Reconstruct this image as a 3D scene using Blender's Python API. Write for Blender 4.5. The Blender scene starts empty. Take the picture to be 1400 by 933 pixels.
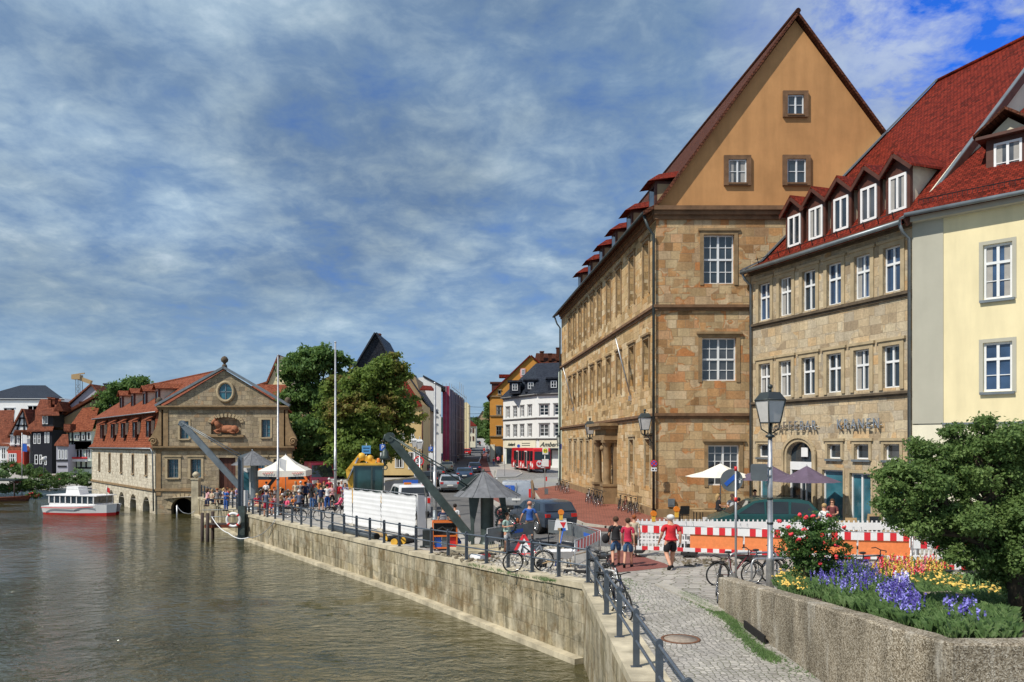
import bpy, bmesh, math, random
from mathutils import Vector, Matrix, Euler, noise
R = math.radians
PI = math.pi
random.seed(7)
scene = bpy.context.scene
COL = scene.collection
F = 1089.0; HZ = 608.0; EYE = 4.0
# terrain
QUAY = [(-27.6, 70.0), (-18.2, 53.6), (-4.26, 33.1), (2.05, 22.8)]
def lerp(a, b, t): return a + (b - a) * t
def sst(a, b, x):
	t = max(0, min(1, (x - a) / (b - a))); return t * t * (3 - 2 * t)
def quay_x(y):
	q = QUAY
	if y <= q[3][1]: return 2.05
	for i in range(3, 0, -1):
		if y <= q[i-1][1]:
			t = (y - q[i][1]) / (q[i-1][1] - q[i][1]); return lerp(q[i][0], q[i-1][0], t)
	return q[0][0]
def g(x, y):
	yy = max(22.8, min(70, y))
	if yy < 33.1: hq = lerp(0, -.44, (yy - 22.8) / 10.3)
	elif yy < 53.6: hq = lerp(-.44, -.63, (yy - 33.1) / 20.5)
	else: hq = -.63
	d = x - quay_x(yy)
	h = hq * (1 - sst(3, 12, d)) * (1 - sst(84, 105, y))
	if x < -28:
		h = lerp(h, -1.35, sst(-28, -36, x) * (1 - sst(105, 150, y)))
	return h
def P(px, py, Y): return Vector(((px - 700) / F * Y, Y, EYE - (py - HZ) / F * Y))
def G(px, py):
	k = (py - HZ) / F; kx = (px - 700) / F; Y = 6.0; last = Y
	while Y < 600:
		if EYE - k * Y <= g(kx * Y, Y): break
		last = Y; Y *= 1.03
	lo, hi_ = last, Y
	for _ in range(30):
		mid = (lo + hi_) / 2
		if EYE - k * mid <= g(kx * mid, mid): hi_ = mid
		else: lo = mid
	return Vector((kx * hi_, hi_, g(kx * hi_, hi_)))
def GY(px, Y):
	x = (px - 700) / F * Y
	return Vector((x, Y, g(x, Y)))
# materials
MATS = {}
def nt(m):
	m.use_nodes = True
	return m.node_tree
class NB:
	def __init__(s, name):
		s.m = bpy.data.materials.new(name); t = nt(s.m); t.nodes.clear(); s.t = t
		s.out = t.nodes.new('ShaderNodeOutputMaterial'); s.b = t.nodes.new('ShaderNodeBsdfPrincipled')
		t.links.new(s.b.outputs[0], s.out.inputs[0])
	def n(s, typ, **k):
		nd = s.t.nodes.new('ShaderNode' + typ)
		for a, v in k.items():
			if a in ('ins',):
				for kk, vv in v.items():
					if hasattr(vv, 'is_output') or isinstance(vv, bpy.types.NodeSocket): s.t.links.new(vv, nd.inputs[kk])
					else: nd.inputs[kk].default_value = vv
			else: setattr(nd, a, v)
		return nd
	def link(s, a, b): s.t.links.new(a, b)
	def coord(s, kind='UV'):
		return s.n('TexCoord').outputs[kind]
	def noise(s, vec, scale, detail=4, rough=.55, dist=0):
		return s.n('TexNoise', ins={'Vector': vec, 'Scale': scale, 'Detail': detail, 'Roughness': rough, 'Distortion': dist}).outputs['Fac']
	def ramp(s, fac, stops, interp='LINEAR'):
		r = s.n('ValToRGB'); e = r.color_ramp.elements; r.color_ramp.interpolation = interp
		while len(e) > 1: e.remove(e[-1])
		e[0].position = stops[0][0]; e[0].color = c4(stops[0][1])
		for p, c in stops[1:]:
			q = e.new(p); q.color = c4(c)
		s.link(fac, r.inputs[0]); return r.outputs[0]
	def mix(s, f, a, b, mode='MIX'):
		x = s.n('Mix', data_type='RGBA', blend_type=mode)
		for i, v in ((0, f), (6, a), (7, b)):
			if isinstance(v, bpy.types.NodeSocket): s.link(v, x.inputs[i])
			else: x.inputs[i].default_value = v if i == 0 else c4(v)
		return x.outputs[2]
	def math(s, op, a, b=0.0, clamp=False):
		x = s.n('Math', operation=op, use_clamp=clamp)
		for i, v in ((0, a), (1, b)):
			if isinstance(v, bpy.types.NodeSocket): s.link(v, x.inputs[i])
			else: x.inputs[i].default_value = v
		return x.outputs[0]
	def bump(s, h, strength=.4, dist=.02):
		x = s.n('Bump', ins={'Strength': strength, 'Distance': dist, 'Height': h}); s.link(x.outputs[0], s.b.inputs['Normal'])
		return x
	def col(s, c):
		if isinstance(c, bpy.types.NodeSocket): s.link(c, s.b.inputs['Base Color'])
		else: s.b.inputs['Base Color'].default_value = c4(c)
	def set(s, rough=.6, metal=0, spec=.5):
		s.b.inputs['Roughness'].default_value = rough; s.b.inputs['Metallic'].default_value = metal
		s.b.inputs['Specular IOR Level'].default_value = spec
		return s.m
def c4(c):
	if isinstance(c, (int, float)): return (c, c, c, 1)
	return (c[0], c[1], c[2], 1)
def srgb(r, gg, b):
	f = lambda v: ((v / 255 + .055) / 1.055) ** 2.4 if v > 10 else v / 255 / 12.92
	return (f(r), f(gg), f(b))
def flat(name, c, rough=.6, metal=0, vary=.12, scale=3, bump=0, spec=.4):
	if name in MATS: return MATS[name]
	n = NB(name); o = n.coord('Object')
	f = n.noise(o, scale, 5, .6)
	lo = tuple(v * (1 - vary) for v in c); hi = tuple(min(1, v * (1 + vary)) for v in c)
	n.col(n.ramp(f, [(.3, lo), (.7, hi)]))
	if bump: n.bump(n.noise(o, scale * 6, 4), bump, .01)
	n.set(rough, metal, spec); MATS[name] = n.m; return n.m
def ashlar(name, cols, mortar, bw=.85, bh=.38, dirt=.35, rough=.9, streak=.0, wob_=.035, ms=.75):
	n = NB(name); uv = n.coord('UV')
	def brick(w, h, off, mort):
		mp = n.n('Mapping', ins={'Vector': uv, 'Location': (off, off * .7, 0)})
		b = n.n('TexBrick', ins={'Vector': mp.outputs[0], 'Color1': (0, 0, 0, 1), 'Color2': (1, 1, 1, 1), 'Mortar': (.5, .5, .5, 1), 'Scale': 1.0,
			'Mortar Size': mort, 'Mortar Smooth': .3, 'Bias': 0, 'Brick Width': w, 'Row Height': h})
		b.offset = .42; b.squash = .72; b.squash_frequency = 3
		return b
	wob = n.n('TexNoise', ins={'Vector': uv, 'Scale': 2.2, 'Detail': 2})
	uv2 = n.n('VectorMath', operation='MULTIPLY_ADD', ins={0: wob.outputs['Color'], 1: (wob_, wob_, 0), 2: uv}).outputs[0]
	uv = uv2
	b1 = brick(bw, bh, 0, .012); b2 = brick(bw * .62, bh, 3.1, .012)
	sel = n.ramp(n.noise(uv, .55, 2), [(.48, 0), (.52, 1)])
	fac = n.mix(sel, b1.outputs['Color'], b2.outputs['Color'])
	mor = n.mix(sel, b1.outputs['Fac'], b2.outputs['Fac'])
	big = n.noise(uv, .35, 5, .6)
	fac = n.mix(.22, fac, big)
	k = len(cols)
	c = n.ramp(fac, [(.08 + .84 * i / (k - 1), cols[i]) for i in range(k)])
	gr = n.noise(uv, 9, 6, .7)
	c = n.mix(.8, c, n.ramp(gr, [(.3, .62), (.7, 1.15)]), 'MULTIPLY')
	st = n.noise(n.n('Mapping', ins={'Vector': uv, 'Scale': (1.3, .22, 1)}).outputs[0], 1.0, 6, .65)
	c = n.mix(dirt, c, n.ramp(st, [(.38, .42), (.6, 1.12)]), 'MULTIPLY')
	c = n.mix(n.math('MULTIPLY', mor, ms), c, mortar)
	if streak:
		s2 = n.noise(n.n('Mapping', ins={'Vector': uv, 'Scale': (2.6, .16, 1)}).outputs[0], 1.0, 5, .7)
		c = n.mix(n.math('MULTIPLY', n.ramp(s2, [(.47, 0), (.62, 1)]), streak), c, (.06, .055, .03))
		c = n.mix(n.math('MULTIPLY', n.ramp(n.noise(uv, .8, 7, .75), [(.5, 0), (.62, 1)]), .7), c, (.16, .105, .045))
		s3 = n.noise(n.n('Mapping', ins={'Vector': uv, 'Scale': (.9, .5, 1), 'Location': (7, 3, 0)}).outputs[0], 1.3, 6, .7)
		c = n.mix(n.math('MULTIPLY', n.ramp(s3, [(.5, 0), (.68, 1)]), .7), c, (.55, .50, .38))
	n.col(c)
	h = n.math('SUBTRACT', n.math('MULTIPLY', gr, .5), n.math('MULTIPLY', mor, 1.0))
	n.bump(h, .75, .03)
	n.set(rough, 0, .2); MATS[name] = n.m; return n.m
def tiles(name, cols, w=.19, h=.17, rough=.75):
	n = NB(name); uv = n.coord('UV')
	b = n.n('TexBrick', ins={'Vector': uv, 'Color1': (0, 0, 0, 1), 'Color2': (1, 1, 1, 1), 'Mortar': (.0, .0, .0, 1), 'Scale': 1.0,
		'Mortar Size': .012, 'Mortar Smooth': .6, 'Bias': 0, 'Brick Width': w, 'Row Height': h})
	sp = n.n('SeparateXYZ', ins={'Vector': uv})
	fr = n.math('FRACT', n.math('DIVIDE', sp.outputs[1], h))
	fac = n.mix(.5, b.outputs['Color'], n.noise(uv, .6, 6, .65))
	k = len(cols)
	c = n.ramp(fac, [(.15 + .7 * i / (k - 1), cols[i]) for i in range(k)])
	c = n.mix(.75, c, n.ramp(n.noise(uv, 5, 5, .7), [(.32, .55), (.66, 1.15)]), 'MULTIPLY')
	c = n.mix(n.math('MULTIPLY', b.outputs['Fac'], .6), c, (.03, .012, .01))
	n.col(c)
	hgt = n.math('SUBTRACT', n.math('MULTIPLY', n.math('SUBTRACT', 1.0, fr), 1.0), n.math('MULTIPLY', b.outputs['Fac'], .8))
	n.bump(hgt, .9, .05)
	n.set(rough, 0, .08); MATS[name] = n.m; return n.m
def plaster(name, c, vary=.12, dirt=.25, bmp=.15):
	n = NB(name); uv = n.coord('UV')
	f = n.noise(uv, .45, 7, .65)
	cc = n.ramp(f, [(.3, tuple(v * (1 - vary) for v in c)), (.7, tuple(min(1, v * (1 + vary)) for v in c))])
	st = n.noise(n.n('Mapping', ins={'Vector': uv, 'Scale': (1.6, .25, 1)}).outputs[0], 1, 6, .6)
	cc = n.mix(dirt, cc, n.ramp(st, [(.35, .6), (.6, 1.05)]), 'MULTIPLY')
	n.col(cc); n.bump(n.noise(uv, 25, 5, .7), bmp, .01); n.set(.9, 0, .2); MATS[name] = n.m; return n.m
def glass(name, c=(.02, .03, .04), rough=.04):
	n = NB(name); o = n.coord('Object')
	n.col(n.ramp(n.noise(o, .8, 2), [(.35, tuple(v * .6 for v in c)), (.65, tuple(v * 1.5 for v in c))]))
	n.bump(n.noise(o, 1.3, 2), .04, .05)
	n.set(rough, 0, .9); MATS[name] = n.m; return n.m
def carpaint(name, c, metal=.3, rough=.28):
	if name in MATS: return MATS[name]
	n = NB(name); o = n.coord('Object')
	f = n.noise(o, 2.2, 5, .6)
	n.col(n.ramp(f, [(.3, tuple(v * .85 for v in c)), (.7, tuple(min(1, v * 1.08) for v in c))]))
	rr = n.ramp(n.noise(o, 5, 5, .7), [(.3, rough * .8), (.7, rough * 1.6)]); n.link(rr, n.b.inputs['Roughness'])
	n.b.inputs['Metallic'].default_value = metal; n.b.inputs['Coat Weight'].default_value = .5; n.b.inputs['Coat Roughness'].default_value = .08
	MATS[name] = n.m; return n.m
def foliage(name, dark, mid, light, scale=.5, trans=.25, third=None):
	n = NB(name); o = n.coord('Object')
	f = n.mix(.5, n.noise(o, scale, 4, .7), n.noise(o, scale * 9, 3, .6))
	st = [(.3, dark), (.5, mid), (.68, light)]
	n.col(n.ramp(f, st)) if third is None else n.col(n.mix(n.ramp(n.noise(n.n('Mapping', ins={'Vector': o, 'Location': (5, 2, 1)}).outputs[0], .32, 3, .6), [(.50, 0), (.62, .85)]), n.ramp(f, st), n.ramp(f, [(.3, tuple(v * .6 for v in third)), (.7, third)])))
	n.set(.65, 0, .3)
	n.b.inputs['Transmission Weight'].default_value = 0
	tr = n.n('BsdfTranslucent', ins={'Color': c4(tuple(v * 1.3 for v in light))})
	mx = n.n('MixShader', ins={0: trans}); n.link(n.b.outputs[0], mx.inputs[1]); n.link(tr.outputs[0], mx.inputs[2]); n.link(mx.outputs[0], n.out.inputs[0])
	MATS[name] = n.m; return n.m
S_COL = [(.22, .14, .065), (.50, .34, .165), (.64, .47, .26), (.54, .31, .12), (.70, .57, .37), (.46, .24, .09)]
ashlar('sandstone', S_COL, (.22, .16, .09), 1.7, .40)
ashlar('sandstone_orange', [(.24, .14, .065), (.54, .30, .13), (.56, .42, .24), (.42, .29, .15), (.52, .22, .08), (.62, .48, .30), (.38, .22, .11)], (.30, .22, .14), 1.05, .46)
ashlar('sandstone_pale', [(.32, .25, .17), (.50, .39, .25), (.58, .47, .31), (.44, .38, .29), (.62, .52, .35), (.54, .33, .15)], (.30, .24, .17), .95, .42)
ashlar('hall_stone', [(.20, .16, .11), (.35, .29, .19), (.42, .34, .23), (.30, .25, .18), (.46, .38, .25), (.36, .24, .14)], (.15, .12, .09), .8, .38)
ashlar('hall_pale_stone', [(.42, .38, .30), (.62, .57, .45), (.72, .66, .53), (.5, .44, .34), (.76, .7, .56), (.34, .27, .19)], (.4, .35, .28), .6, .3, dirt=.25)
ashlar('quay_stone', [(.22, .19, .12), (.42, .36, .23), (.50, .43, .29), (.31, .28, .20), (.56, .49, .34), (.38, .30, .19)], (.15, .13, .085), .95, .55, dirt=.8, streak=.8, wob_=.10, ms=.5)
flat('trim_stone', (.25, .17, .09), .9, 0, .3, 2, .3)
flat('trim_dark', (.10, .075, .05), .9, 0, .35, 2, .3)
flat('trim_brown', (.17, .095, .05), .9, 0, .35, 2, .3)
flat('trim_pale', (.40, .32, .20), .9, 0, .2, 2, .3)
flat('cap_stone', (.44, .39, .28), .95, 0, .4, 1.3, .5)
tiles('tile_red', [(.06, .012, .007), (.15, .019, .011), (.23, .03, .016), (.11, .017, .01)])
tiles('tile_brown', [(.055, .022, .014), (.10, .036, .02), (.14, .05, .028)])
tiles('tile_orange', [(.13, .04, .02), (.24, .068, .034), (.31, .10, .05), (.19, .06, .035)], .25, .22)
tiles('tile_old', [(.09, .035, .022), (.18, .058, .034), (.25, .085, .048), (.13, .05, .032)], .3, .26)
tiles('slate', [(.018, .022, .032), (.035, .042, .058), (.05, .058, .075)], .3, .22, .5)
plaster('plaster_ochre', (.52, .27, .11), .12, .35)
plaster('plaster_yellow', (.76, .67, .42), .06, .22)
plaster('plaster_cream', (.74, .70, .55), .06, .22)
plaster('plaster_grey', (.42, .41, .34), .06, .12)
plaster('plaster_white', (.74, .75, .74), .05, .1)
plaster('plaster_orange', (.60, .28, .06), .1, .15)
plaster('plaster_tan', (.36, .27, .16), .12, .3)
plaster('plaster_palegreen', (.62, .70, .58), .06, .1)
plaster('plaster_red', (.45, .06, .04), .1, .15)
plaster('plaster_sand', (.62, .46, .22), .08, .2)
plaster('plaster_dark', (.02, .022, .03), .2, .2)
plaster('plaster_lilac', (.40, .40, .45), .05, .1)
flat('dormer_cream', (.60, .55, .42), .8)
flat('white_paint', (.78, .78, .78), .45, 0, .05, 2)
flat('white_frame', (.72, .74, .75), .5, 0, .06, 2)
flat('brown_wood', (.08, .028, .018), .6, 0, .25, 3)
flat('black_wood', (.015, .015, .02), .7, 0, .3, 3)
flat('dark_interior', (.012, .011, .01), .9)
flat('zinc', (.20, .23, .25), .45, .5, .2, 2)
flat('zinc_dark', (.05, .06, .06), .5, .4, .3, 2)
flat('galvanised', (.42, .43, .44), .42, .7, .25, 4)
flat('rail_blue', (.10, .122, .15), .42, .2, .25, 5)
flat('rail_post', (.08, .098, .12), .42, .2, .25, 5)
flat('dark_green_metal', (.06, .08, .075), .4, .2, .3, 3, .15)
flat('black_rubber', (.02, .02, .02), .8, 0, .25, 8)
flat('black_metal', (.02, .022, .024), .4, .4, .3, 4)
flat('chrome', (.55, .56, .58), .2, .9, .1, 5)
flat('red_plastic', (.60, .03, .03), .45, 0, .1, 4)
flat('red_light', (.55, .015, .01), .2, 0, .1, 4, 0, .8)
flat('orange_light', (.75, .22, .02), .25, 0, .1, 4, 0, .8)
flat('orange_paint', (.75, .18, .03), .45, 0, .12, 3)
flat('yellow_paint', (.70, .40, .05), .5, 0, .2, 3, .1)
flat('blue_sign', (.03, .12, .50), .4, 0, .05)
flat('red_sign', (.62, .03, .04), .4, 0, .08)
flat('white_sign', (.75, .76, .76), .4, 0, .06)
flat('grey_sign', (.16, .18, .19), .5, .3, .15)
flat('bark', (.06, .045, .03), .95, 0, .4, 6, .6)
flat('white_lamp_glass', (.55, .54, .52), .35, 0, .08, 4)
flat('soil', (.05, .035, .022), 1, 0, .5, 8, .8)
flat('rubble', (.45, .42, .36), 1, 0, .35, 6, .8)
flat('skin', (.55, .29, .19), .6, 0, .1, 8)
flat('skin_tan', (.36, .18, .11), .6, 0, .1, 8)
flat('number_plate', (.75, .75, .72), .4)
glass('glass'); glass('glass_blue', (.03, .06, .12)); glass('glass_green', (.02, .06, .06)); glass('car_glass', (.012, .016, .018), .03)
glass('glass_teal', (.03, .12, .16))
flat('curtain', (.34, .33, .31), .9); glass('glass_grey', (.06, .065, .07), .06)
# mesh builder
def M_(m): return MATS[m] if isinstance(m, str) else m
class MB:
	def __init__(s): s.v = []; s.f = []; s.mi = []; s.mats = []; s.cur = 0; s.T = None; s.sm = []
	def mat(s, m):
		m = M_(m)
		if m not in s.mats: s.mats.append(m)
		s.cur = s.mats.index(m); return s
	def xf(s, T=None): s.T = T; return s
	def add(s, verts, faces, smooth=False):
		b = len(s.v)
		for p in verts:
			p = Vector(p)
			if s.T is not None: p = s.T @ p
			s.v.append(p)
		for f in faces: s.f.append([b + i for i in f]); s.mi.append(s.cur); s.sm.append(smooth)
		return s
	def quad(s, a, b, c, d): return s.add([a, b, c, d], [(0, 1, 2, 3)])
	def poly(s, pts): return s.add(pts, [tuple(range(len(pts)))])
	def box(s, x0, x1, y0, y1, z0, z1, rz=0, c=None):
		vs = [Vector((x, y, z)) for z in (z0, z1) for x, y in ((x0, y0), (x1, y0), (x1, y1), (x0, y1))]
		if rz:
			cc = Vector(c) if c else Vector(((x0 + x1) / 2, (y0 + y1) / 2, 0)); Rm = Matrix.Rotation(rz, 3, 'Z')
			vs = [Rm @ (v - cc) + cc for v in vs]
		return s.add(vs, [(0, 3, 2, 1), (4, 5, 6, 7), (0, 1, 5, 4), (1, 2, 6, 5), (2, 3, 7, 6), (3, 0, 4, 7)])
	def cb(s, c, sz, rot=(0, 0, 0)):
		Rm = Euler(rot).to_matrix(); c = Vector(c)
		vs = [c + Rm @ Vector((sx * sz[0] / 2, sy * sz[1] / 2, z * sz[2] / 2)) for z in (-1, 1) for sx, sy in ((-1, -1), (1, -1), (1, 1), (-1, 1))]
		return s.add(vs, [(0, 3, 2, 1), (4, 5, 6, 7), (0, 1, 5, 4), (1, 2, 6, 5), (2, 3, 7, 6), (3, 0, 4, 7)])
	def bar(s, a, b, w, h=None, up=(0, 0, 1)):
		h = h or w; a = Vector(a); b = Vector(b); d = (b - a).normalized(); up = Vector(up)
		if abs(d.dot(up)) > .99: up = Vector((0, 1, 0))
		sx = d.cross(up).normalized(); sy = sx.cross(d).normalized(); vs = []
		for p in (a, b):
			for i, j in ((-1, -1), (1, -1), (1, 1), (-1, 1)): vs.append(p + sx * i * w / 2 + sy * j * h / 2)
		return s.add(vs, [(0, 3, 2, 1), (4, 5, 6, 7), (0, 1, 5, 4), (1, 2, 6, 5), (2, 3, 7, 6), (3, 0, 4, 7)])
	def tube(s, pts, r, n=8, caps=True, closed=False):
		pts = [Vector(p) for p in pts]; m = len(pts)
		rr = r if isinstance(r, (list, tuple)) else [r] * m
		vs = []; up = None
		for i in range(m):
			if closed: d = pts[(i + 1) % m] - pts[i - 1]
			else: d = pts[min(i + 1, m - 1)] - pts[max(i - 1, 0)]
			d.normalize()
			if up is None:
				up = Vector((0, 0, 1)) if abs(d.z) < .9 else Vector((0, 1, 0))
			a = d.cross(up)
			if a.length < 1e-4: a = d.cross(Vector((1, 0, 0)))
			a.normalize(); b2 = a.cross(d).normalized(); up = b2
			for k in range(n):
				t = 2 * PI * k / n; vs.append(pts[i] + (a * math.cos(t) + b2 * math.sin(t)) * rr[i])
		fs = []
		for i in range(m if closed else m - 1):
			j = (i + 1) % m
			for k in range(n): fs.append((i * n + k, i * n + (k + 1) % n, j * n + (k + 1) % n, j * n + k))
		s.add(vs, fs, True)
		if caps and not closed:
			b = len(s.v) - len(vs)
			s.f.append([b + k for k in range(n)][::-1]); s.mi.append(s.cur); s.sm.append(False)
			s.f.append([b + (m - 1) * n + k for k in range(n)]); s.mi.append(s.cur); s.sm.append(False)
		return s
	def lathe(s, prof, n=16, c=(0, 0, 0), smooth=True, ax=None):
		c = Vector(c); vs = []; fs = []
		for r, z in prof:
			for k in range(n):
				t = 2 * PI * k / n; p = Vector((r * math.cos(t), r * math.sin(t), z))
				if ax: p = ax @ p
				vs.append(c + p)
		for i in range(len(prof) - 1):
			for k in range(n): fs.append((i * n + k, i * n + (k + 1) % n, (i + 1) * n + (k + 1) % n, (i + 1) * n + k))
		s.add(vs, fs, smooth); return s
	def cyl(s, a, b, r, n=16): return s.tube([a, b], r, n)
	def ball(s, c, r, n=10, sc=(1, 1, 1), rot=None):
		c = Vector(c); vs = []; fs = []; m = max(4, n // 2 + 1)
		for i in range(m + 1):
			ph = PI * i / m
			for k in range(n):
				t = 2 * PI * k / n
				p = Vector((math.sin(ph) * math.cos(t) * sc[0], math.sin(ph) * math.sin(t) * sc[1], math.cos(ph) * sc[2])) * r
				if rot: p = rot @ p
				vs.append(c + p)
		for i in range(m):
			for k in range(n): fs.append((i * n + k, (i + 1) * n + k, (i + 1) * n + (k + 1) % n, i * n + (k + 1) % n))
		return s.add(vs, fs, True)
	def disc(s, c, r, nrm, th=.01, n=24):
		c = Vector(c); nrm = Vector(nrm).normalized(); return s.tube([c - nrm * th / 2, c + nrm * th / 2], r, n)
	def prism(s, poly, z0, z1):
		n = len(poly); vs = [(p[0], p[1], z0) for p in poly] + [(p[0], p[1], z1) for p in poly]
		return s.add(vs, [tuple(range(n))[::-1], tuple(range(n, 2 * n))] + [(i, (i + 1) % n, n + (i + 1) % n, n + i) for i in range(n)])
	def ext(s, poly3, vec):
		n = len(poly3); v = Vector(vec); vs = [Vector(p) for p in poly3] + [Vector(p) + v for p in poly3]
		return s.add(vs, [tuple(range(n))[::-1], tuple(range(n, 2 * n))] + [(i, (i + 1) % n, n + (i + 1) % n, n + i) for i in range(n)])
	def build(s, name, parent=None, loc=None, rz=None, fixn=False):
		me = bpy.data.meshes.new(name); me.from_pydata([tuple(v) for v in s.v], [], s.f)
		for m in s.mats: me.materials.append(m)
		if s.mi:
			me.polygons.foreach_set('material_index', s.mi); me.polygons.foreach_set('use_smooth', s.sm)
		me.validate()
		if fixn:
			bm = bmesh.new(); bm.from_mesh(me); bmesh.ops.remove_doubles(bm, verts=bm.verts, dist=.0005); bmesh.ops.recalc_face_normals(bm, faces=bm.faces); bm.to_mesh(me); bm.free()
		uvs(me)
		o = bpy.data.objects.new(name, me); COL.objects.link(o)
		if parent: o.parent = parent
		if loc is not None: o.location = loc
		if rz: o.rotation_euler = (0, 0, rz)
		return o
def uvs(me):
	if len(me.polygons) > 60000: return
	uv = me.uv_layers.new(name='UVMap').data
	vs = me.vertices
	for p in me.polygons:
		n = p.normal
		if abs(n.z) > .985: t = Vector((1, 0, 0)); b = Vector((0, 1, 0))
		else:
			t = Vector((-n.y, n.x, 0)).normalized(); b = n.cross(t)
			if b.z < 0: b = -b; t = -t
		for li in p.loop_indices:
			co = vs[me.loops[li].vertex_index].co
			uv[li].uv = (co.dot(t), co.dot(b))
def tag(o, label=None, cat=None, group=None, kind=None):
	if label: o['label'] = label
	if cat: o['category'] = cat
	if group: o['group'] = group
	if kind: o['kind'] = kind
	return o
def empty(name, loc, rz=0, label=None, cat=None, group=None):
	o = bpy.data.objects.new(name, None); COL.objects.link(o); o.location = loc; o.rotation_euler = (0, 0, rz); o.empty_display_size = .3
	return tag(o, label, cat, group)
KIDS = {}
def kids(o): return [c for c in COL.objects if c.parent == o]
def copy_tree(o, parent=None):
	c = o.copy(); COL.objects.link(c); c.parent = parent
	ch = o.get('_', None)
	for k in KIDMAP(o): copy_tree(k, c)
	return c
_cache = {}
def KIDMAP(o):
	if o.name not in _cache: _cache[o.name] = kids(o)
	return _cache[o.name]
def dup(o, loc, rz=0, label=None, cat=None, group=None, mats=None, sc=None):
	c = copy_tree(o); c.location = loc; c.rotation_euler = (0, 0, rz)
	if sc: c.scale = (sc, sc, sc) if not isinstance(sc, tuple) else sc
	tag(c, label, cat, group)
	return c
def recolor(o, table):
	for c in COL.objects:
		pass
def set_mats(root, table):
	"""object-level material overrides: {part kind: {slot: material}}"""
	for k in [root] + KIDMAP(root):
		nm = k.name.split('.')[0]
		if nm in table:
			for i, m in table[nm].items():
				if i < len(k.material_slots):
					k.material_slots[i].link = 'OBJECT'; k.material_slots[i].material = M_(m)
def text_mesh(txt, size, mat, depth=.01, parent=None, name='lettering', T=None, shear=0, bold=0, align='CENTER'):
	cu = bpy.data.curves.new('t', 'FONT'); cu.body = txt; cu.size = size; cu.extrude = depth; cu.align_x = align; cu.align_y = 'CENTER'; cu.shear = shear; cu.offset = bold
	o = bpy.data.objects.new('t', cu); COL.objects.link(o)
	dg = bpy.context.evaluated_depsgraph_get(); me = bpy.data.meshes.new_from_object(o.evaluated_get(dg))
	bpy.data.objects.remove(o)
	me.name = name; me.materials.clear(); me.materials.append(M_(mat))
	if T is not None: me.transform(T)
	o = bpy.data.objects.new(name, me); COL.objects.link(o)
	if parent: o.parent = parent
	return o
TXZ = Matrix.Rotation(PI / 2, 4, 'X')
def txt_at(x, y, z, rz=0, sx=1, sz=1): return Matrix.Translation((x, y, z)) @ Matrix.Rotation(rz, 4, 'Z') @ TXZ @ Matrix.Diagonal((sx, sz, 1, 1))
def sheet(name, pts, off, mat, step=1.0, parent=None, lim=None, th=0):
	"""a ground sheet that follows the terrain"""
	bm = bmesh.new(); vs = [bm.verts.new((p[0], p[1], 0)) for p in pts]; bm.faces.new(vs)
	bmesh.ops.triangulate(bm, faces=bm.faces[:])
	xs = [p[0] for p in pts]; ys = [p[1] for p in pts]
	x0, x1, y0, y1 = (max(min(xs), -44), min(max(xs), 14), max(min(ys), 20), min(max(ys), 152))
	def cut(co, no):
		bmesh.ops.bisect_plane(bm, geom=bm.verts[:] + bm.edges[:] + bm.faces[:], dist=1e-5, plane_co=co, plane_no=no)
	k = math.ceil(x0 / step) * step
	while k < x1: cut((k, 0, 0), (1, 0, 0)); k += step
	k = math.ceil(y0 / step) * step
	while k < y1: cut((0, k, 0), (0, 1, 0)); k += step * (1 if k < 72 else 4)
	for v in bm.verts: v.co.z = g(v.co.x, v.co.y) + off
	bmesh.ops.recalc_face_normals(bm, faces=bm.faces)
	for f in bm.faces:
		if f.normal.z < 0: f.normal_flip()
	me = bpy.data.meshes.new(name); bm.to_mesh(me); bm.free(); me.materials.append(M_(mat)); uvs(me)
	for p in me.polygons: p.use_smooth = True
	o = bpy.data.objects.new(name, me); COL.objects.link(o)
	if parent: o.parent = parent
	return o
# terrain tweak: the street climbs gently away
_g0 = g
def g(x, y):
	h = _g0(x, min(y, 150))
	if x < -28: 
		w = sst(-28, -36, x); h = lerp(0.0, h, 1 - sst(92, 108, y) * w) if w > 0 else h
	if y > 110: h += .03 * (min(y, 450) - 110)
	return h
# camera
cam = bpy.data.cameras.new('camera'); cam.lens = 28; cam.sensor_width = 36; cam.shift_y = (HZ - 466.5) / 1400; cam.clip_start = .2; cam.clip_end = 12000
co = bpy.data.objects.new('camera', cam); COL.objects.link(co); co.location = (0, 0, EYE); co.rotation_euler = (PI / 2, 0, 0); scene.camera = co
# light
SUN_EL = R(50); LD = Vector((.80, .60, 0)).normalized()
sl = bpy.data.lights.new('sun', 'SUN'); sl.energy = 4.2; sl.angle = R(.53); sl.color = (1, .93, .82)
so = bpy.data.objects.new('sun', sl); COL.objects.link(so); so.location = (-30, -20, 40)
dirv = Vector((LD.x * math.cos(SUN_EL), LD.y * math.cos(SUN_EL), -math.sin(SUN_EL)))
so.rotation_euler = dirv.to_track_quat('-Z', 'Y').to_euler()
w = bpy.data.worlds.new('World'); scene.world = w; w.use_nodes = True; t = w.node_tree; t.nodes.clear()
N = lambda ty: t.nodes.new('ShaderNode' + ty); L = t.links.new
out = N('OutputWorld'); bg = N('Background'); sky = N('TexSky'); sky.sky_type = 'NISHITA'; sky.sun_disc = False
sky.sun_elevation = SUN_EL; sky.sun_rotation = math.atan2(-LD.x, -LD.y); sky.air_density = 1.0; sky.dust_density = .6; sky.ozone_density = 2.5; sky.altitude = 200
bg.inputs[1].default_value = .115
tc = N('TexCoord'); sp = N('SeparateXYZ'); L(tc.outputs['Generated'], sp.inputs[0])
def mth(op, a, b=None, cl=False):
	n = N('Math'); n.operation = op; n.use_clamp = cl
	for i, v in ((0, a), (1, b)):
		if v is None: continue
		if isinstance(v, bpy.types.NodeSocket): L(v, n.inputs[i])
		else: n.inputs[i].default_value = v
	return n.outputs[0]
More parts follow.
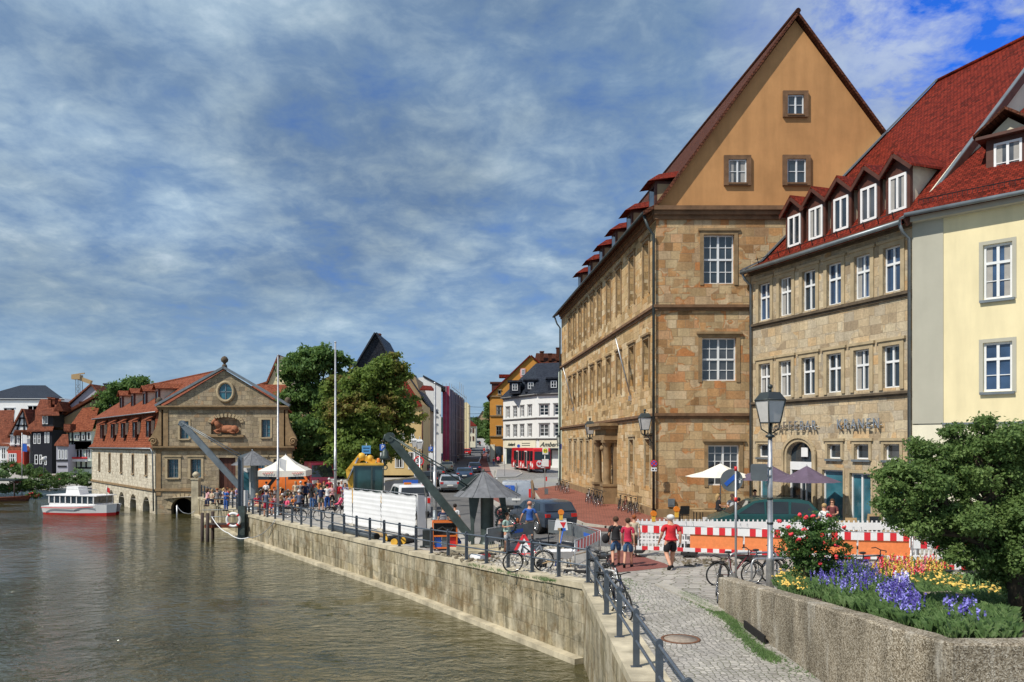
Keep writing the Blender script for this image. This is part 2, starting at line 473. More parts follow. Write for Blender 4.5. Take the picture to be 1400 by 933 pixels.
zc = mth('ADD', mth('MAXIMUM', sp.outputs[2], 0.0), .24)
cx = mth('DIVIDE', sp.outputs[0], zc); cy = mth('DIVIDE', sp.outputs[1], zc)
cmb = N('CombineXYZ'); L(cx, cmb.inputs[0]); L(cy, cmb.inputs[1])
def nz(scale, det, rough, loc=(0, 0, 0), sc=(1, 1, 1), dist=0, rot=0):
	mp = N('Mapping'); L(cmb.outputs[0], mp.inputs[0]); mp.inputs['Location'].default_value = loc; mp.inputs['Scale'].default_value = sc; mp.inputs['Rotation'].default_value = (0, 0, rot)
	n = N('TexNoise'); L(mp.outputs[0], n.inputs['Vector']); n.inputs['Scale'].default_value = scale; n.inputs['Detail'].default_value = det
	n.inputs['Roughness'].default_value = rough; n.inputs['Distortion'].default_value = dist
	return n.outputs['Fac']
def rmp(f, st):
	r = N('ValToRGB'); e = r.color_ramp.elements
	while len(e) > 1: e.remove(e[-1])
	e[0].position = st[0][0]; e[0].color = c4(st[0][1])
	for p, c in st[1:]: q = e.new(p); q.color = c4(c)
	L(f, r.inputs[0]); return r.outputs[0]
def mixc(f, a, b, mode='MIX'):
	x = N('Mix'); x.data_type = 'RGBA'; x.blend_type = mode
	for i, v in ((0, f), (6, a), (7, b)):
		if isinstance(v, bpy.types.NodeSocket): L(v, x.inputs[i])
		else: x.inputs[i].default_value = v if i == 0 else c4(v)
	return x.outputs[2]
n1 = nz(.75, 5, .55, (1.3, .4, 0)); n2 = nz(2.9, 7, .60, (4, 2, 0), (1, .95, 1), .35); n3 = nz(9.5, 6, .62, (0, 5, 0), (1, 1.0, 1), .3)
mixn = mth('ADD', mth('ADD', mth('MULTIPLY', n1, .38), mth('MULTIPLY', n2, .36)), mth('MULTIPLY', n3, .26))
side = mth('MULTIPLY', mth('SUBTRACT', sp.outputs[0], .20, True), 5.0, True)
hi = mth('MULTIPLY', side, mth('MULTIPLY', mth('SUBTRACT', sp.outputs[2], .24, True), 5.0, True))
veil = mth('SUBTRACT', mixn, mth('MULTIPLY', hi, .165))
cover = rmp(veil, [(.30, .0), (.37, .75), (.45, .93), (.55, 1.0)])
dens = rmp(mixn, [(.38, (1.15, 1.95, 3.05)), (.46, (1.7, 2.6, 3.75)), (.54, (2.9, 3.9, 4.9)), (.63, (5.0, 5.9, 6.7))])
shade = rmp(nz(1.1, 4, .5, (7, 3, 0)), [(.35, .72), (.65, 1.12)])
cc = mixc(1.0, mixc(mth('MULTIPLY', hi, .6), dens, (6.2, 6.6, 7.2)), shade, 'MULTIPLY')
sk = mixc(1.0, sky.outputs[0], (.16, .62, 1.7), 'MULTIPLY')
fin = mixc(rmp(sp.outputs[2], [(.0, .75), (.22, .0)]), mixc(cover, sk, cc), (2.4, 3.6, 4.7))
L(fin, bg.inputs[0]); L(bg.outputs[0], out.inputs[0])
scene.view_settings.view_transform = 'Standard'; scene.view_settings.look = 'None'; scene.view_settings.exposure = .2; scene.view_settings.gamma = 1
scene.render.engine = 'CYCLES'
# ground materials
def ground_mat(name, c, c2, sc=1.5, bmp=.3, speck=40, spots=.15):
	n = NB(name); o = n.coord('Object')
	a = n.noise(o, sc * .3, 6, .65); b = n.noise(o, speck, 3, .7)
	cc = n.ramp(a, [(.3, c), (.7, c2)])
	cc = n.mix(.8, cc, n.ramp(b, [(.3, .75), (.7, 1.2)]), 'MULTIPLY')
	s = n.noise(n.n('Mapping', ins={'Vector': o, 'Location': (9, 4, 0)}).outputs[0], 1.1, 5, .7)
	cc = n.mix(n.math('MULTIPLY', n.ramp(s, [(.56, 0), (.66, 1)]), spots), cc, (.03, .028, .025))
	n.col(cc); n.bump(b, bmp, .01); n.set(.9, 0, .2); MATS[name] = n.m
ground_mat('asphalt', (.105, .105, .108), (.15, .148, .145), spots=.35)
ground_mat('asphalt_red', (.17, .065, .055), (.25, .10, .085), spots=.3)
ground_mat('plaza', (.30, .29, .27), (.42, .40, .36), spots=.2)
ground_mat('earth', (.12, .10, .07), (.2, .17, .12), spots=.3)
ground_mat('kerb', (.34, .32, .28), (.46, .43, .37), spots=.25)
ground_mat('paving_grey', (.24, .24, .235), (.31, .30, .29), spots=.25)
ground_mat('lawn', (.03, .055, .015), (.06, .10, .03), 6, .6, 60)
def cobble(name, scale, cols, joint, stretch=(1, 1, 1), rot=0, jw=.08):
	n = NB(name); o = n.coord('Object')
	wv = n.n('TexNoise', ins={'Vector': o, 'Scale': .8, 'Detail': 2})
	o2 = n.n('VectorMath', operation='MULTIPLY_ADD', ins={0: wv.outputs['Color'], 1: (.5, .5, 0), 2: o}).outputs[0]
	mp = n.n('Mapping', ins={'Vector': o2, 'Scale': stretch, 'Rotation': (0, 0, rot)}).outputs[0]
	v = n.n('TexVoronoi', feature='DISTANCE_TO_EDGE', ins={'Vector': mp, 'Scale': scale, 'Randomness': .55}); v.voronoi_dimensions = '2D'
	v2 = n.n('TexVoronoi', feature='F1', ins={'Vector': mp, 'Scale': scale, 'Randomness': .55}); v2.voronoi_dimensions = '2D'
	sepc = n.n('SeparateColor', ins={0: v2.outputs['Color']})
	k = len(cols)
	c = n.ramp(sepc.outputs[0], [(.05 + .9 * i / (k - 1), cols[i]) for i in range(k)])
	c = n.mix(.7, c, n.ramp(n.noise(o, .7, 6, .65), [(.3, .62), (.65, 1.12)]), 'MULTIPLY')
	c = n.mix(.5, c, n.ramp(n.noise(o, 45, 3, .7), [(.3, .7), (.7, 1.2)]), 'MULTIPLY')
	j = n.ramp(v.outputs['Distance'], [(jw * .35, 1), (jw, 0)])
	jn = n.ramp(n.noise(o, .9, 5, .6), [(.42, joint), (.6, (.09, .10, .04))])
	c = n.mix(n.math('MULTIPLY', j, .85), c, jn)
	n.col(c); n.bump(n.ramp(v.outputs['Distance'], [(0, 0), (jw * 2.2, 1)]), .6, .02); n.set(.8, 0, .3); MATS[name] = n.m
cobble('setts', 8.5, [(.30, .28, .25), (.42, .40, .36), (.36, .34, .31), (.50, .47, .42)], (.10, .095, .08))
cobble('setts_large', 4.2, [(.30, .28, .25), (.42, .40, .36), (.37, .34, .31), (.48, .45, .40)], (.13, .12, .10), (.55, 1.15, 1), .12)
cobble('setts_grey', 6, [(.20, .19, .18), (.30, .29, .27), (.26, .25, .23)], (.09, .085, .075))
def brickpave(name):
	n = NB(name); o = n.coord('Object'); mp = n.n('Mapping', ins={'Vector': o, 'Rotation': (0, 0, .09)}).outputs[0]
	b = n.n('TexBrick', ins={'Vector': mp, 'Color1': (.24, .085, .06, 1), 'Color2': (.34, .125, .085, 1), 'Mortar': (.10, .06, .05, 1), 'Scale': 1.0, 'Mortar Size': .012, 'Brick Width': .3, 'Row Height': .15})
	c = n.mix(.8, b.outputs['Color'], n.ramp(n.noise(o, .5, 6, .7), [(.3, .7), (.7, 1.15)]), 'MULTIPLY'); n.col(c); n.bump(b.outputs['Fac'], -.3, .01); n.set(.9, 0, .2); MATS[name] = n.m
brickpave('brick_paving')
n = NB('water'); o = n.coord('Object')
deep = n.ramp(n.noise(o, .06, 4, .6), [(.35, (.032, .032, .010)), (.65, (.070, .062, .024))]); n.col(deep)
m1 = n.n('Mapping', ins={'Vector': o, 'Scale': (1, 1.5, 1), 'Rotation': (0, 0, .35)}).outputs[0]
a = n.noise(m1, .85, 3, .6, 1.0); b = n.noise(m1, 2.6, 3, .6, .8); c = n.noise(m1, .33, 3, .5, 1.2)
patch = n.ramp(n.noise(o, .10, 4, .6), [(.40, .10), (.60, 1.0)])
h = n.math('ADD', n.math('ADD', n.math('MULTIPLY', a, 1.5), n.math('MULTIPLY', b, .62)), n.math('MULTIPLY', c, 1.2))
bp = n.bump(h, .5, .5); n.link(n.math('MULTIPLY', patch, .75), bp.inputs['Strength'])
n.set(.035, 0, .5); n.b.inputs['IOR'].default_value = 1.6; MATS['water'] = n.m
# ground, water
A0, B0, C0, D0 = QUAY
ST = dict(kind='structure')
HN = (-32.2, 71.9); HR = (-19.8, 71.9); HF = (-48.9, 92.7)
gpts = [(2.05, -6), (2.05, 22.8), C0, B0, A0, (-31.5, 71.9), HN, HF, (-52, 93), (-62, 90), (-90, 86), (-500, 88), (-3000, 100), (-3000, 450), (-3000, 3500), (3000, 3500), (3000, 450), (3000, -6)]
gr = sheet('ground', gpts, 0, 'plaza', 1.0); tag(gr, **ST)
bm = bmesh.new(); bm.from_mesh(gr.data)
for yy in (110.01, 450): bmesh.ops.bisect_plane(bm, geom=bm.verts[:] + bm.edges[:] + bm.faces[:], dist=1e-5, plane_co=(0, yy, 0), plane_no=(0, 1, 0))
for v in bm.verts: v.co.z = g(v.co.x, v.co.y)
bm.to_mesh(gr.data); bm.free()
m = MB().mat('water'); m.quad((-900, -60, -2.27), (2.2, -60, -2.27), (2.2, 110, -2.27), (-900, 110, -2.27)); tag(m.build('river'), **ST)
m = MB().mat('earth'); m.box(-900, 2.1, -60, 110, -4.4, -4.2); tag(m.build('river_bed'), **ST)
def pxs(l): return [tuple(G(a, b))[:2] for a, b in l]
def lvl(name, px, off, mat, world=False): 
	return tag(sheet(name, px if world else pxs(px), off, mat), **ST)
lvl('street', [(627, 611), (663, 611), (668, 640), (674, 690), (700, 716), (790, 728), (900, 731), (1500, 731), (1500, 746), (860, 746), (800, 750), (700, 742), (640, 733), (600, 712), (560, 690), (560, 668), (585, 648)], .012, 'asphalt')
lvl('bike_lane', [(660, 618), (667, 618), (666, 630), (676, 655), (683, 688), (672, 682), (664, 655), (655, 632)], .018, 'asphalt_red')
lvl('sett_road', [(676, 644), (776, 644), (776, 668), (724, 662), (729, 672), (742, 690), (768, 707), (740, 716), (700, 708), (684, 690), (676, 655)], .016, 'setts_grey')
lvl('pavement', [(722, 660), (735, 654), (770, 652), (776, 668), (757, 667), (729, 670)], .03, 'paving_grey')
lvl('red_strip', [(742, 707), (790, 719), (860, 726), (930, 728), (930, 731), (790, 727), (742, 716)], .02, 'asphalt_red')
lvl('cobbled_path', [(815, 746.5), (1500, 746.5), (1500, 905), (1128, 936), (880, 936), (846, 850), (806, 798), (792, 772)], .010, 'setts')
lvl('sett_square', [(838, 752), (1500, 752), (1500, 822), (982, 822), (905, 800), (843, 792), (830, 770)], .016, 'setts_large')
lvl('asphalt_patch', [(826, 762), (852, 753), (908, 771), (918, 776), (842, 784)], .022, 'asphalt_red')
lvl('near_path', [(2.6, -6), (7.5, -6), (7.5, 13.6), (2.6, 13.6)], .011, 'setts', True)
lvl('street_verge', [(668, 606), (690, 606), (690, 634), (669, 634)], .02, 'paving_grey')
def slab(name, px, h, mat, kerbmat='kerb'):
	pts = pxs(px); m = MB(); z0 = min(g(*p) for p in pts) - .1
	m.mat(mat); n_ = len(pts); vs = [(p[0], p[1], g(*p) + h) for p in pts]; m.add(vs, [tuple(range(n_))])
	m.mat(kerbmat)
	for i in range(n_):
		a = pts[i]; b = pts[(i + 1) % n_]
		m.quad((a[0], a[1], z0), (b[0], b[1], z0), (b[0], b[1], g(*b) + h), (a[0], a[1], g(*a) + h))
		d = Vector((b[0] - a[0], b[1] - a[1], 0)).normalized(); nn = Vector((d.y, -d.x, 0)) * .16
		m.quad((a[0] + nn.x, a[1] + nn.y, z0), (b[0] + nn.x, b[1] + nn.y, z0), (b[0] + nn.x, b[1] + nn.y, g(*b) + h + .004), (a[0] + nn.x, a[1] + nn.y, g(*a) + h + .004))
		m.quad((a[0] + nn.x, a[1] + nn.y, g(*a) + h + .004), (b[0] + nn.x, b[1] + nn.y, g(*b) + h + .004), (b[0], b[1], g(*b) + h + .004), (a[0], a[1], g(*a) + h + .004))
	return tag(m.build(name), **ST)
slab('brick_pavement', [(729, 670), (740, 686), (768, 704), (800, 718), (830, 722), (930, 725), (900, 706), (776, 664), (757, 666)][::-1][::-1], .10, 'brick_paving')
slab('traffic_island', [(680, 642.5), (678, 654), (703.5, 653), (713, 648), (709, 644)], .10, 'paving_grey')
p0, p1 = G(903, 800), G(986, 838)
m = MB().mat('kerb'); m.bar((p0.x, p0.y, .02), (p1.x, p1.y, .02), .34, .05); tag(m.build('kerb_stones'), **ST)
def mark(name, a, b, w):
	a, b = G(*a), G(*b); m = MB().mat('white_sign'); d = (b - a).normalized(); s_ = Vector((-d.y, d.x, 0)) * w / 2; u = Vector((0, 0, .026))
	m.quad(a - s_ + u, b - s_ + u, b + s_ + u, a + s_ + u); tag(m.build(name), **ST)
for a, b in (((654.5, 632), (660, 620)), ((662, 655), (660, 646)), ((672, 700), (668, 680))): mark('road_marking', a, b, .14)
mark('road_marking', (679, 655), (679, 643), .2)
n = NB('far_wood'); o = n.coord('Object'); n.col(n.ramp(n.noise(o, .02, 8, .75), [(.35, (.012, .03, .022)), (.65, (.03, .06, .045))])); n.set(1, 0, .1); MATS['far_wood'] = n.m
m = MB().mat('far_wood'); rnd = random.Random(4)
vs = []; nx = 80
for j in range(5):
	for i in range(nx + 1):
		x = -2400 + 4800 * i / nx; y = 1500 + j * 260
		z = 4 + (0, 34, 62, 76, 60)[j] * (1 + .35 * noise.noise((x * .0015, j * .3, 1)) + .10 * noise.noise((x * .012, j, 3)))
		vs.append((x, y, z))
m.add(vs, [(j * (nx + 1) + i, j * (nx + 1) + i + 1, (j + 1) * (nx + 1) + i + 1, (j + 1) * (nx + 1) + i) for j in range(4) for i in range(nx)], True)
tag(m.build('hills'), **ST)
# quay walls
def along(pts, step):
	out = []
	for i in range(len(pts) - 1):
		a, b = Vector(pts[i]), Vector(pts[i + 1]); n_ = max(1, round((b - a).length / step))
		for k in range(n_): out.append(a.lerp(b, k / n_))
	out.append(Vector(pts[-1])); return out
def offs(pts, d):
	res = []
	for i, p in enumerate(pts):
		t_ = (Vector(pts[min(i + 1, len(pts) - 1)]) - Vector(pts[max(i - 1, 0)])).normalized()
		res.append(Vector((p[0] - t_.y * d, p[1] + t_.x * d)))
	return res
def ribbon(m, o_, i_, z0, ztop, smooth=False):
	n_ = len(o_); vs = []
	for k in range(n_):
		zt = ztop(k)
		vs += [(o_[k].x, o_[k].y, z0), (o_[k].x, o_[k].y, zt), (i_[k].x, i_[k].y, zt), (i_[k].x, i_[k].y, z0)]
	fs = []
	for k in range(n_ - 1):
		for q in range(4): fs.append((4 * k + q, 4 * k + (q + 1) % 4, 4 * k + 4 + (q + 1) % 4, 4 * k + 4 + q))
	fs += [(0, 1, 2, 3), (4 * n_ - 1, 4 * n_ - 2, 4 * n_ - 3, 4 * n_ - 4)]
	m.add(vs, fs)
def quay(name, pts, label, ledge=True):
	root = empty(name, (0, 0, 0), 0, label, 'wall')
	pl = along(pts, 2.0); inn = offs(pl, .62)
	m = MB().mat('quay_stone'); ribbon(m, pl, inn, -4.3, lambda k: g(inn[k].x + .2, inn[k].y) - .10); m.build('masonry', root, fixn=True)
	m = MB().mat('cap_stone'); oo = offs(pl, -.05); rr = random.Random(3)
	for k in range(len(pl) - 1):
		a, b, c_, d_ = oo[k], oo[k + 1], inn[k + 1], inn[k]; j = rr.uniform(0, .02)
		za = g(inn[k].x, inn[k].y) + .03 + j; zb = g(inn[k + 1].x, inn[k + 1].y) + .03 + j
		e = .012; u = (b - a).normalized() * e
		q = [a + u, b - u, c_ - u, d_ + u]; zz = [za, zb, zb, za]
		m.add([(p.x, p.y, z - .17) for p, z in zip(q, zz)] + [(p.x, p.y, z) for p, z in zip(q, zz)], [(0, 3, 2, 1), (4, 5, 6, 7), (0, 1, 5, 4), (1, 2, 6, 5), (2, 3, 7, 6), (3, 0, 4, 7)])
	m.build('coping', root, fixn=True)
	if ledge:
		o2 = offs(pl, -.32); m = MB().mat('cap_stone'); ribbon(m, o2, [p * 1.0 for p in offs(pl, .05)], -4.3, lambda k: -2.10); m.build('footing', root, fixn=True)
	return root
QV = [Vector(p) for p in (A0, B0, C0, (2.05, 22.8))]
quay('quay_wall', [A0, B0, C0, (2.05, 22.8)][::-1][::-1], 'long weathered sandstone quay wall with a low footing along the river below the promenade railing') if False else None
rv = [(2.05, 22.8), C0, B0, A0]
quay('quay_wall', [p for p in rv][::-1] if False else [A0, B0, C0, (2.05, 22.8)], 'long weathered sandstone quay wall with a projecting footing, below the crane and the crowd')
quay('quay_wall', [(2.05, 22.78), (2.05, 9.5), (2.05, 2)], 'stone river wall with mossy face and pale coping running from the railing corner towards the bridge', False)
# railings
def railing(pts, label, step, ends=None):
	root = empty('railing', (pts[0][0], pts[0][1], g(*pts[0])), 0, label, 'railing'); base = Vector((pts[0][0], pts[0][1], g(*pts[0])))
	pl = along(pts, step)
	t_ = None
	P3 = [Vector((p.x, p.y, g(p.x, p.y) + .03)) - base for p in pl]
	for i, p in enumerate(P3):
		t_ = (P3[min(i + 1, len(P3) - 1)] - P3[max(0, i - 1)]).normalized(); rz = math.atan2(t_.y, t_.x)
		m = MB().mat('rail_post'); m.cb((0, 0, .49), (.05, .115, .98)); 
		m.tube([(0 - .028, 0, .985), (0 + .028, 0, .985)], .058, 12); m.cb((0, 0, .008), (.13, .2, .016))
		m.build('post', root, loc=p, rz=rz)
	for h, r_ in ((.94, .029), (.47, .026)):
		m = MB().mat('rail_blue'); m.tube([p + Vector((0, 0, h)) for p in P3], r_, 8); m.build('rail', root)
	return root
o1 = offs([Vector(p) for p in [A0, B0, C0, (2.05, 22.8)]], .30)
railing([tuple(o1[0]), tuple(o1[1]), tuple(o1[2]), (2.2, 23.0)], 'long blue grey steel railing along the quay between the far hall and the corner', 1.52)
railing([(2.2, 23.0), (2.22, 12.0), (2.22, 2.0)], 'blue grey steel railing along the cobbled path, running from the quay corner towards the viewer', 2.08)
# facades
def facT(ox, oy, dx, dy, oz=0):
	l = math.hypot(dx, dy); dx /= l; dy /= l
	return Matrix(((dx, -dy, 0, ox), (dy, dx, 0, oy), (0, 0, 1, oz), (0, 0, 0, 1)))
class Fac:
	"""a facade line in the world; hit() finds where a sight line meets it, w metres behind the face"""
	def __init__(s, x, y, dx, dy):
		l = math.hypot(dx, dy); s.o = (x, y); s.d = (dx / l, dy / l); s.rz = math.atan2(dy, dx)
	def u(s, px, w=0):
		k = (px - 700) / F; ox = s.o[0] - s.d[1] * w; oy = s.o[1] + s.d[0] * w
		return (k * oy - ox) / (s.d[0] - k * s.d[1])
	def z(s, px, py, w=0):
		u = s.u(px, w); Y = s.o[1] + s.d[0] * w + s.d[1] * u
		return EYE - (py - HZ) * Y / F
def wall(m, u0, u1, z0, z1, holes, dep=.28, back=None):
	us = sorted(set([u0, u1] + [h[0] for h in holes] + [h[1] for h in holes])); zs = sorted(set([z0, z1] + [h[2] for h in holes] + [h[3] for h in holes]))
	us = [u for u in us if u0 <= u <= u1]; zs = [z for z in zs if z0 <= z <= z1]
	for i in range(len(us) - 1):
		for j in range(len(zs) - 1):
			uc = (us[i] + us[i+1]) / 2; zc_ = (zs[j] + zs[j+1]) / 2
			if any(h[0] < uc < h[1] and h[2] < zc_ < h[3] for h in holes): continue
			m.quad((us[i], 0, zs[j]), (us[i+1], 0, zs[j]), (us[i+1], 0, zs[j+1]), (us[i], 0, zs[j+1]))
	for h in holes:
		a, b, c, d = h[:4]; rise = h[4] if len(h) > 4 else 0
		zt = d - rise
		m.quad((a, 0, c), (a, 0, zt), (a, dep, zt), (a, dep, c)); m.quad((b, 0, c), (b, dep, c), (b, dep, zt), (b, 0, zt)); m.quad((a, 0, c), (a, dep, c), (b, dep, c), (b, 0, c))
		if rise:
			n_ = 12; mid = (a + b) / 2; hw = (b - a) / 2
			arc = [(mid - hw * math.cos(PI * k / n_), zt + rise * math.sin(PI * k / n_)) for k in range(n_ + 1)]
			for k in range(n_):
				m.quad((arc[k][0], 0, arc[k][1]), (arc[k+1][0], 0, arc[k+1][1]), (arc[k+1][0], dep, arc[k+1][1]), (arc[k][0], dep, arc[k][1]))
				m.add([(arc[k][0], 0, arc[k][1]), (arc[k+1][0], 0, arc[k+1][1]), (arc[k+1][0], 0, d), (arc[k][0], 0, d)], [(0, 1, 2, 3)])
		else: m.quad((a, 0, d), (b, 0, d), (b, dep, d), (a, dep, d))
WR = random.Random(21)
def win(root, T, u0, u1, z0, z1, w=.2, cols=2, rows=3, fr=.07, bar=.03, glassm='glass', framem='white_frame', sur=None, sw=.16, sp_=.04, sill=0, name='window', mull=.08, transom=None, rise=0, lintel=0, label=None, curtain=False, tilt=False):
	m = MB().xf(T).mat(framem); d = .07
	if glassm in ('glass', 'glass_blue') and name == 'window': glassm = WR.choice(['glass', 'glass', glassm, 'glass_grey']); curtain = curtain or WR.random() < .3
	for a, b, c, e in ((u0, u0 + fr, z0, z1), (u1 - fr, u1, z0, z1), (u0 + fr, u1 - fr, z0, z0 + fr), (u0 + fr, u1 - fr, z1 - fr, z1)): m.box(a, b, w, w + d, c, e)
	if rise: m.box(u0 - .3, u1 + .3, w + .035, w + .06, z1 - rise * 1.0, z1 - rise + .05)
	uc = (u0 + u1) / 2
	if mull and cols > 1: m.box(uc - mull / 2, uc + mull / 2, w - .012, w + d, z0 + fr, z1 - fr)
	if transom: zt = z0 + (z1 - z0) * transom; m.box(u0 + fr, u1 - fr, w - .018, w + d, zt - .05, zt + .05)
	for i in range(1, cols):
		x = u0 + (u1 - u0) * i / cols
		if abs(x - uc) < .02 and mull: continue
		m.box(x - bar / 2, x + bar / 2, w + .012, w + .05, z0 + fr, z1 - fr)
	for j in range(1, rows):
		z = z0 + (z1 - z0) * j / rows
		if transom and abs(z - zt) < .12: continue
		m.box(u0 + fr, u1 - fr, w + .008, w + .045, z - bar / 2, z + bar / 2)
	o = m.build(name, root)
	if label: o['label'] = label
	p = MB().xf(T).mat(glassm)
	if rise:
		n_ = 10; hw = (u1 - u0) / 2
		p.poly([(u0, w + .05, z0), (u1, w + .05, z0)] + [(uc + hw * math.cos(PI * k / n_), w + .05, z1 - rise + rise * math.sin(PI * k / n_)) for k in range(n_ + 1)])
	else: p.quad((u0 + .01, w + .05, z0 + .01), (u1 - .01, w + .05, z0 + .01), (u1 - .01, w + .05, z1 - .01), (u0 + .01, w + .05, z1 - .01))
	q = p.build('pane', root); q.parent = o
	if curtain:
		c = MB().xf(T).mat('curtain'); 
		for a, b in ((u0 + fr, u0 + (u1 - u0) * .3), (u1 - (u1 - u0) * .3, u1 - fr)): c.box(a, b, w + .042, w + .048, z0 + fr, z1 - fr)
		c.build('curtain', root).parent = o
	if sur:
		s = MB().xf(T).mat(sur)
		for a, b, c, e in ((u0 - sw, u0, z0 - sw * .4, z1), (u1, u1 + sw, z0 - sw * .4, z1), (u0 - sw, u1 + sw, z1, z1 + sw)): s.box(a, b, -sp_, .02, c, e)
		if lintel: s.box(u0 - sw - .1, u1 + sw + .1, -sp_ - lintel, .02, z1 + sw, z1 + sw + .12)
		s.build('surround', root).parent = o
	if sill:
		s = MB().xf(T).mat('zinc' if sill == 2 else (sur or 'trim_stone')); s.box(u0 - .1, u1 + .1, -.12, .05, z0 - .12, z0 - .02); s.build('sill', root).parent = o
	return o
def band(m, T, u0, u1, z0, z1, out, steps=1):
	m.xf(T)
	for i in range(steps):
		a = z0 + (z1 - z0) * i / steps; b = z0 + (z1 - z0) * (i + 1) / steps; m.box(u0, u1, -out * (i + 1) / steps, .05, a, b + (0 if i == steps - 1 else -.002))
def slabroof(m, prof, vec, th=.18):
	"""profile points (x, z) of the top surface, swept along vec"""
	nn = len(prof); low = [(p[0], p[1] - th) for p in prof]
	poly = [Vector((a, 0, b)) for a, b in prof] + [Vector((a, 0, b)) for a, b in reversed(low)]
	v = Vector(vec); k = len(poly); vs = poly + [p + v for p in poly]
	fs = [(i, i + 1, k + i + 1, k + i) for i in range(nn - 1)]
	fs += [(i, (i + 1) % k, k + (i + 1) % k, k + i) for i in range(nn - 1, k)]
	for i in range(nn - 1): fs += [(i, k - 1 - i, k - 2 - i, i + 1), (k + i, k + i + 1, 2 * k - 2 - i, 2 * k - 1 - i)]
	m.add(vs, fs)
# 1. gabled sandstone town building
X0, Y0 = 7.72, 42.7; sc = Y0 / F
gu = lambda px: (px - 700) * sc - X0
gz = lambda py: EYE - (py - HZ) * sc
GB = empty('sandstone_building', (X0, Y0, 0), 0, 'tall sandstone building with steep ochre gable, three storeys and a carved portal', 'building')
LEN = 33.9; TF = facT(-.0872 * LEN, LEN, .0872, -1.0)
LL = math.hypot(.0872 * LEN, LEN)
fL = Fac(X0 - .0872 * LEN, Y0 + LEN, .0872, -1.0)
W_ = 14.95
m = MB().mat('sandstone_orange')
fw = [(gu(962), gu(1003.8), gz(388), gz(321)), (gu(959.7), gu(1006.6), gz(520.7), gz(462)), (gu(968), gu(1011), gz(664), gz(609))]
wall(m, 0, W_, -.3, 16.7, fw, .3)
m.build('front_wall', GB, fixn=False)
m = MB().xf(TF).mat('sandstone')
cols_t = [fL.u(p) for p in (884, 864.3, 846.5, 832.5, 820, 810, 801, 793.5, 786, 779.5)]
lw = []
for c in cols_t:
	lw += [(c - .62, c + .62, 12.45, 15.35), (c - .62, c + .62, 7.3, 9.9)]
gt = [fL.u(p) for p in (886, 864)] + [fL.u(p) for p in (813, 804, 795.4, 787, 780)]
for c in gt: lw.append((c - .55, c + .55, 1.7, 4.3))
dc = (fL.u(824.5) + fL.u(848)) / 2
door = (dc - .95, dc + .95, -.3, 3.3, .95); lw.append(door)
wall(m, 0, LL, -.3, 16.7, lw, .42)
m.build('side_wall', GB)
for i, h in enumerate(fw):
	win(GB, None, *h, w=.2, cols=4, rows=(4, 4, 5)[i], sur='trim_stone', sw=.2, lintel=.1 if i else .06, transom=.5 if i < 2 else None, glassm='glass_blue' if i == 0 else 'glass', bar=.035, mull=.11, label='barred ground floor window' if i == 2 else None)
for h in lw[:-1]:
	win(GB, TF, *h[:4], w=.30, cols=2, rows=4, sur='trim_pale' if h[2] < 5 else 'trim_stone', sw=.17, sp_=.07, lintel=.08, framem='white_frame' if h[2] > 5 else 'brown_wood', fr=.09, transom=.5)
m = MB().mat('trim_brown')
for z0, z1, o_, st in ((16.05, 16.72, .36, 3), (11.18, 11.48, .2, 2), (5.38, 5.68, .18, 2)):
	band(m, None, -.15, W_, z0, z1, o_, st); band(m, TF, 0, LL + .15, z0 - .003, z1 - .003, o_, st)
m.build('cornice', GB)
m = MB().mat('trim_stone')
band(m, None, -.06, W_, -.3, .55, .10); band(m, TF, 0, LL + .06, -.3, .553, .10); m.build('plinth', GB)
ap = (gu(1087), 27.35)
m = MB().mat('plaster_ochre'); m.ext([(0, 0, 16.72), (W_, 0, 16.72), (W_ / 2, 0, 26.75)], (0, .4, 0)); m.build('gable_wall', GB)
for x0, x1, y0, y1 in ((995.5, 1020, 219, 251.5), (1075.5, 1101, 218.5, 251.5), (1076, 1098, 131, 158)):
	u0, u1, z0, z1 = gu(x0), gu(x1), gz(y1), gz(y0)
	o = win(GB, None, u0, u1, z0, z1, w=-.055, cols=2, rows=2, fr=.06, glassm='glass_blue')
	s = MB().mat('trim_brown')
	for a, b, c, e in ((u0 - .24, u0, z0 - .12, z1 + .22), (u1, u1 + .24, z0 - .12, z1 + .22), (u0, u1, z1, z1 + .22), (u0, u1, z0 - .12, z0)): s.box(a, b, -.14, .02, c, e)
	s.box(u0 - .02, u1 + .02, -.17, -.1, z0 - .05, z0 + .03); s.build('surround', GB).parent = o
v = (-.0872 * (LEN + .7), LEN + .7, 0)
m = MB().mat('tile_brown').xf(Matrix.Translation((.03, -.34, 0)))
slabroof(m, [(-.75, 16.45), (-.2, 16.75), (.25, 17.25), (W_ / 2, 27.08)], v, .22)
slabroof(m, [(W_ / 2, 27.081), (W_ - .25, 17.25), (W_ + .5, 16.5)], v, .22)
r = m.build('roof', GB)
m = MB().mat('tile_brown'); m.tube([(W_ / 2 + .03, -.38, 27.08), (W_ / 2 + v[0], v[1] - .34, 27.08)], .14, 8); m.build('ridge_tiles', GB).parent = r
m = MB().mat('zinc_dark'); m.tube([(-.72, -.3, 16.33), (-.72 + v[0], v[1] - .3, 16.33)], .09, 8); m.build('gutter', GB)
for y_, zz in ((-.12, 1), (LEN - .1, 1)):
	m = MB().mat('zinc_dark'); x_ = -.0872 * y_; m.tube([(x_ - .7, y_, 16.3), (x_ - .45, y_, 15.6), (x_ - .16, y_, 15.2), (x_ - .16, y_, 0)], .075, 8); m.build('downpipe', GB)
